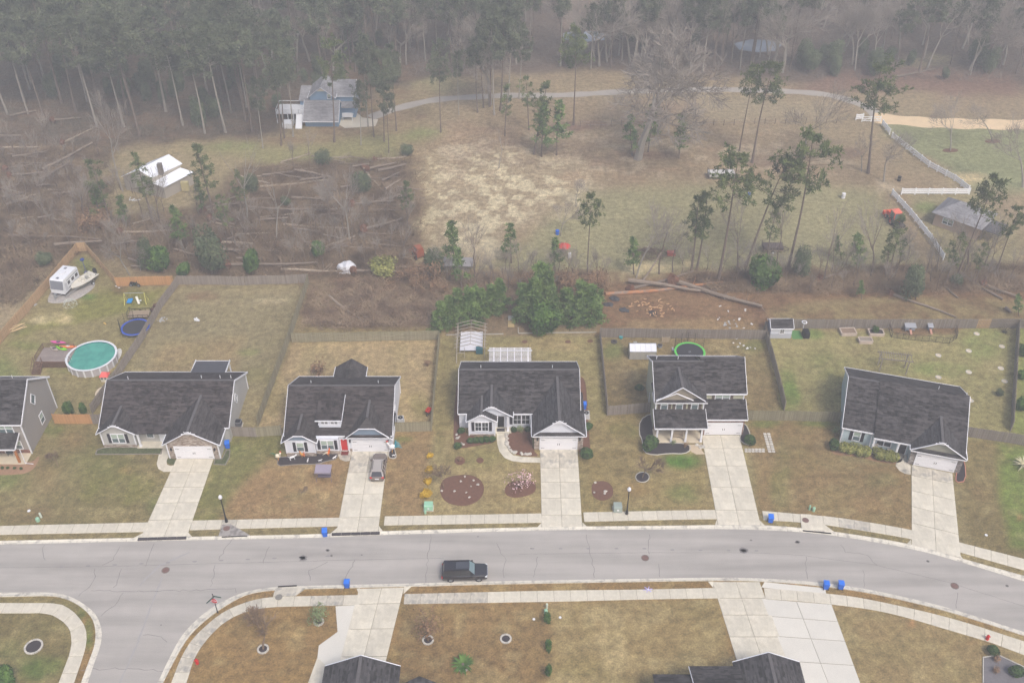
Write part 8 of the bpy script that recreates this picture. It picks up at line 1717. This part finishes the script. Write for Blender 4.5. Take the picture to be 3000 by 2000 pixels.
plant('sago','sago_palm','green sago palm in its stone ring near the bottom edge','palm',(1356,1950),h=1.6,wide=1.1); plant('feather','feathery_sapling','pale green feathery sapling in a stone ring on the near left lawn','sapling',(934,1821),top=(926,1772)); plant('dryleaf','brown_leaf_tree','brown leafed small tree in a stone ring on the near lawn','small tree',(1254,1874),top=(1245,1798)); plant('sap','bare_sapling','bushy bare tree in a stone ring on the near left lawn','small tree',(771,1900),top=(755,1815),wide=1.4)
plant('sap','bare_sapling','pale bare sapling in the dark mulch ring','small tree',(1882,1398),top=(1885,1320),wide=1.2); plant('sap','bare_sapling','bare brown shrub on the large oval mulch island','shrub',(1302,1430),top=(1306,1370),wide=1.3); plant('sap','bare_sapling','bare sapling on the greige house lawn','small tree',(170,1365),top=(160,1325),wide=1.3); plant('pink','pink_flower_bush','pink flowering bush in the mulch bed','flowering bush',(1530,1428),top=(1530,1378),wide=1.1); plant('dry','brown_shrub','brown shrub on the small round mulch patch','shrub',(1347,1350),h=1.0); plant('dry','brown_shrub','brown leafless bush behind the white dormer house','shrub',(935,1100),top=(935,1052),wide=1.0); plant('sap','bare_sapling','bare shrub on the tan lawn before the swing seat','shrub',(883,1445),h=1.3,wide=1.5); plant('dry','brown_shrub','brown bare bush near the right fence of the tan yard','shrub',(1252,1072),h=1.3); plant('pampas','pampas_grass','pale pampas grass clump at the right edge','ornamental grass',(2998,1365),h=1.8,wide=1.1)
plant('dry','brown_shrub','brown shrub in the gravel bed, upper one','shrub',(2918,1935),h=.9,wide=1.2); plant('dry','brown_shrub','brown shrub in the gravel bed, lower one','shrub',(2916,1968),h=.9,wide=1.2); plant('dry','brown_shrub','small reddish shrub by the porch of the two storey house','shrub',(2008,1308),h=.9); plant('feather','pale_grass_clump','pale grass clump before the porch column','grass clump',(1972,1302),h=1.0); plant('feather','pale_grass_clump','pale fountain grass before the dark front window','grass clump',(1523,1265),h=1.4); plant('feather','pale_grass_clump','grey shrub at the left wall of the pale blue house','shrub',(2447,1270),h=1.5)
plant('clip','small_bush','small green bush beside the white shed','bush',(2306,984),h=.9); plant('clip','small_bush','left small bush under the dark front window','bush',(1506,1263),h=.9); plant('clip','small_bush','right small bush under the dark front window','bush',(1545,1263),h=.9)
for i,(px,py) in enumerate(((8,1372),(24,1372),(43,1373),(62,1374))): plant('clip','border_shrub','small round shrub in the sandy border of the grey house','shrub',(px,py),h=.45,group='sandy border shrubs')
for lab,px,py,h_ in (('dark shrub beyond the right fence, upper one',2995,1040,2.0),('dark shrub beyond the right fence, middle one',2992,1110,1.8),('dark shrub beyond the right fence, lower one',2990,1200,2.2),('grey green bush at the right fence',2926,1160,1.4)): plant('evergreen' if 'dark' in lab else 'dull','garden_bush',lab,'bush',(px,py),h=h_)
for lab,px,py in (('mulch circle under the bare tree on the green paddock',2784,441),('mulch circle under the bare tree by the sand road',2908,414)): bed(lab,oval(px,py,24,6),MULCH,.05,name='mulch_circle')

# ------------------------------------------------------------------ fallen timber
LOGS = [((762,551),(964,530),.28),((725,614),(985,626),.28),((760,656),(845,649),.22),((831,661),(1023,672),.24),((866,505),(971,526),.3),((1108,512),(1192,493),.3),((1064,493),(1108,547),.24),((1129,561),(1174,533),.26),((1120,540),(1172,516),.22),((943,731),(1041,695),.3),((950,747),(1041,709),.3),((1069,684),(1181,652),.28),((645,712),(746,717),.3),((645,738),(715,740),.3),((673,789),(932,782),.26),((824,793),(1041,798),.28),((1041,798),(1265,810),.26),((620,649),(690,670),.24),((599,621),(690,591),.26),((855,586),(974,591),.26),((1034,609),(1153,600),.26),((964,868),(1066,947),.2),((1174,787),(1273,808),.24),((0,410),(64,408),.26),((0,436),(112,433),.26),((128,503),(274,426),.3),((121,538),(204,490),.3),((19,602),(105,573),.3),((19,500),(102,487),.24),((32,525),(134,516),.24),((185,420),(274,379),.26),((29,696),(297,707),.28),((163,729),(303,718),.3),((354,683),(507,678),.24),((510,737),(599,761),.24),((606,621),(700,586),.26),((619,651),(700,672),.24),((30,345),(110,330),.24),((160,362),(240,356),.24),((60,722),(120,705),.22),((770,520),(860,510),.26),((880,540),(960,528),.24),((760,640),(860,628),.2),((930,640),(1000,628),.22),((1000,560),(1090,545),.22),((890,622),(1010,612),.22),((690,600),(800,585),.22),((1120,600),(1190,575),.22),((560,700),(640,690),.2),((330,720),(420,712),.22),((1080,505),(1160,488),.24),((1100,470),(1190,462),.24),((0,560),(60,545),.24),((40,470),(140,455),.22),((690,690),(790,684),.22),((1090,720),(1180,730),.22),((860,680),(940,690),.2),((705,520),(790,540),.24)]
lr = random.Random(77)
for k in range(130):
    x0 = lr.uniform(0,1170); y0 = lr.uniform(450,800); L0 = lr.uniform(30,110); a0 = lr.gauss(0,.28)
    if (240 < x0 < 620 and 440 < y0 < 640) or y0 > 790-(x0 < 300)*90: continue
    LOGS.append(((x0,y0),(x0+L0*math.cos(a0),y0-L0*.6*math.sin(a0)),lr.uniform(.08,.2)))
def log(label, a, b_, r, mt=BARKL, z=None, group=None, lift=0, stubs=7, z1=None):
    p, q = Vector(G(*a)), Vector(G(*b_)); L_ = (q-p).length; d = Vector((q.x-p.x,q.y-p.y,(z1 or 0)))
    t = thing('fallen_log', label, 'log', (p.x,p.y,0), 0, group); rn = random.Random(int(a[0]*7+a[1])); mb = MB(); n = 7; side = Vector((-d.y,d.x,0)).normalized(); z = r*.85+lift if z is None else z
    pts = [d*(i/n)+side*math.sin(i*.9+a[0])*.012*L_+Vector((0,0,z)) for i in range(n+1)]; rs = [r*(1-.45*i/n) for i in range(n+1)]
    mb.tube(pts, rs, 7); mb.build('trunk', mt, t); br = MB()
    for _ in range(stubs):
        u = rn.uniform(.3,1); i = min(int(u*n),n-1); c_ = pts[i].lerp(pts[i+1],u*n-i); dd = (rdir(rn,.4)+d.normalized()*.6).normalized(); l_ = rn.uniform(.8,2.2); br.tube([c_,c_+dd*l_*.6,c_+dd*l_+rdir(rn)*.2],[rs[i]*.25,rs[i]*.15,.02],4,cap=False)
    if br.v: br.build('broken_branches', mt, t)
    if r > .22 and rn.random() < .5: MB().ball(pts[0]-d.normalized()*.15,(r*2.6,r*2.6,r*2.8),8,5,0,.35,rn).build('root_plate', MULCH, t)
    return t
for i,(a,b_,r) in enumerate(LOGS): log('fallen grey trunk '+('left of the tin roof barn' if a[0] < 330 else 'below the tin roof barn' if a[0] < 600 else 'near the dead snag' if a[0] < 860 else 'near the twisted limb tree' if a[0] < 1060 else 'at the sandy field side')+(', far part of the cleared timber' if a[1] < 600 else ', near part of the cleared timber'),a,b_,r,BARKL if i%3 else BARKB,group='felled trunks in the cleared timber',lift=.35*(i%3))
log('thick barkless end log of the crossed pair, lower left to centre',(1774,867),(2125,832),.34,mat('orange_log',(176,122,84),.9,.2,.6,8,second=(140,122,108),sec_amt=.45)); log('long grey log crossing over the orange log',(1840,831),(2051,862),.36,lift=.5); log('longest grey log running down to the bare strip',(1974,833),(2230,907),.40,lift=.3,stubs=14); log('log leaning at the left of the crossed pile',(1849,851),(2033,800),.26,lift=.1); log('thin trunk leaning up out of the crossed pile',(1881,827),(1940,800),.18,z1=5.0); log('short log in the brush behind the crossed pile',(2110,821),(2160,822),.2)
log('long pale log reaching the right back fence',(2611,862),(2802,932),.24,stubs=1); log('upper log of the pile at the right brush line',(2810,804),(2935,880),.3); log('short log left of the right log pile',(2765,841),(2806,875),.22,stubs=1); log('second log of the pile at the right brush line',(2880,840),(2990,880),.26,lift=.3); log('log lying at the left of the right brush line',(2400,820),(2499,795),.28); log('short cut log at the right above the long fence',(2945,905),(2960,918),.32,stubs=0); log('thin pole lying in the reddish brush behind the tan yard',(985,890),(1030,925),.12,stubs=1); log('log beside the pond in the misty wood',(2610,230),(2740,205),.3)
# firewood and dark heaps on the bare strip
fw_ = thing('chopped_wood_heap','heap of split pale firewood round a burnt patch on the bare strip','firewood',(*G(1912,908),0))
for k in range(46):
    a = random.uniform(0,6.28); r_ = random.uniform(.4,3.2); o_ = MB().box(-.25,-.08,0,.25,.08,.13).build('split_log', mat('split_wood',(190,152,112),.9,.2,2,objvar=.2), fw_, (r_*1.2*math.cos(a),r_*.9*math.sin(a)+.3,random.uniform(0,.12)), random.uniform(0,3.1))
MB().disc((-.1,-.9),.75,14,.006,t=.03).build('ash_patch', mat('ash_black',(54,50,50),.95,.3,3), fw_)
for lab,px,py in (('dark bag heap nearest the thicket',1800,876),('dark bag heap left on the bare strip',1780,893),('dark flat heap on the bare strip',1828,909)):
    t = thing('dark_heap', lab, 'heap', (*G(px,py),0)); MB().ball((0,0,.1),(.85,.55,.3),9,5,0,.3,random).build('bag', mat('dark_bag',(66,66,68),.8,.25,3), t); MB().ball((.5,-.3,.06),(.4,.3,.2),7,4,0,.3,random).build('spill', mat('dark_bag',(66,66,68)), t)
# brush: twigs and leaf litter nobody could count
def brush(label, poly, n, size, mt, h=.5, name='brush', tri=True, seed=1):
    rn = random.Random(seed); xs = [p[0] for p in poly]; ys = [p[1] for p in poly]; V_ = []; F_ = []
    while len(F_) < n:
        px,py = rn.uniform(min(xs),max(xs)), rn.uniform(min(ys),max(ys)); ins_ = False; j = len(poly)-1
        for i in range(len(poly)):
            if ((poly[i][1] > py) != (poly[j][1] > py)) and px < (poly[j][0]-poly[i][0])*(py-poly[i][1])/(poly[j][1]-poly[i][1])+poly[i][0]: ins_ = not ins_
            j = i
        if not ins_: continue
        x,y = G(px,py); nz = vnoise(np.array([x/5]),np.array([y/5]),77)[0]
        if rn.random() > .15+nz*1.1: continue
        for _ in range(5):
            c_ = Vector((x+rn.gauss(0,.7),y+rn.gauss(0,.7),rn.random()**2*h*(.4+nz))); d = rdir(rn); d.z = abs(d.z)*.6; l_ = size*rn.uniform(.5,1.6); s_ = d.cross(Vector((0,0,1)) if abs(d.z)<.9 else Vector((1,0,0))).normalized()*rn.uniform(.02,.05)*(1+size*.3)
            b0 = len(V_); V_ += [tuple(c_-s_),tuple(c_+s_),tuple(c_+d*l_)]; F_.append((b0,b0+1,b0+2))
    me = bpy.data.meshes.new(name); me.from_pydata(V_,[],F_); me.materials.append(mt); o = bpy.data.objects.new(name, me); COL.objects.link(o); tag(o, label, 'brush', kind='stuff'); return o
brush('tangled dead twigs covering the cleared timber ground',[(-150,440),(330,440),(330,640),(640,600),(760,490),(1230,460),(1230,700),(1190,780),(1280,800),(880,815),(520,805),(260,720),(60,880),(-150,1000)],60000,1.4,BRUSHM,.9,'dead_brush',seed=3)
brush('brown brush and briars behind the tan yard',[(890,840),(1290,805),(1780,800),(1780,840),(1500,900),(1290,960),(890,960)],22000,.9,leafmat('briar',(104,84,68),(158,136,110),.4,.1),1.1,'briar_brush',seed=4)
brush('grey brush along the field edge on the right',[(1990,800),(2400,790),(3060,775),(3060,850),(2400,860),(2080,850)],24000,.9,BRUSHM,1.0,'field_edge_brush',seed=5)
brush('low dark undergrowth on the misty forest floor',[(-260,-60),(1180,-60),(1180,240),(800,400),(330,430),(-260,430)],26000,1.6,leafmat('undergrowth',(86,86,72),(128,114,100),.2,.1),2.2,'undergrowth',seed=6)
brush('grey undergrowth in the misty wood along the top right',[(1200,-60),(1630,-60),(1640,190),(1200,230)],9000,1.5,leafmat('undergrowth_grey',(96,90,84),(130,120,112),.2,.1),2.0,'undergrowth',seed=7)
brush('grey undergrowth behind the pond in the misty wood',[(1780,-60),(3260,-60),(3260,250),(2400,235),(1950,215),(1640,200),(1650,180),(2330,165),(2330,110),(1780,75)],24000,1.5,leafmat('undergrowth_grey2',(96,90,84),(132,122,114),.2,.1),2.2,'undergrowth',seed=8)
HAZE = 0.0014
# ------------------------------------------------------------------ mist: one box of even air round everything below the sky
hz = MB().box(-1600,-320,-1.0,1600,2600,96.5).build('haze', [])
hm = bpy.data.materials.new('mist'); hm.use_nodes = True; hN = hm.node_tree.nodes; hN.remove(hN['Principled BSDF'])
pv = hN.new('ShaderNodeVolumePrincipled'); pv.inputs['Color'].default_value = (.90,.905,.92,1); pv.inputs['Density'].default_value = HAZE
hm.node_tree.links.new(pv.outputs[0], hN['Material Output'].inputs['Volume'])
hz.data.materials.append(hm); tag(hz, 'thin grey mist hanging over the whole neighbourhood', 'haze', kind='stuff')
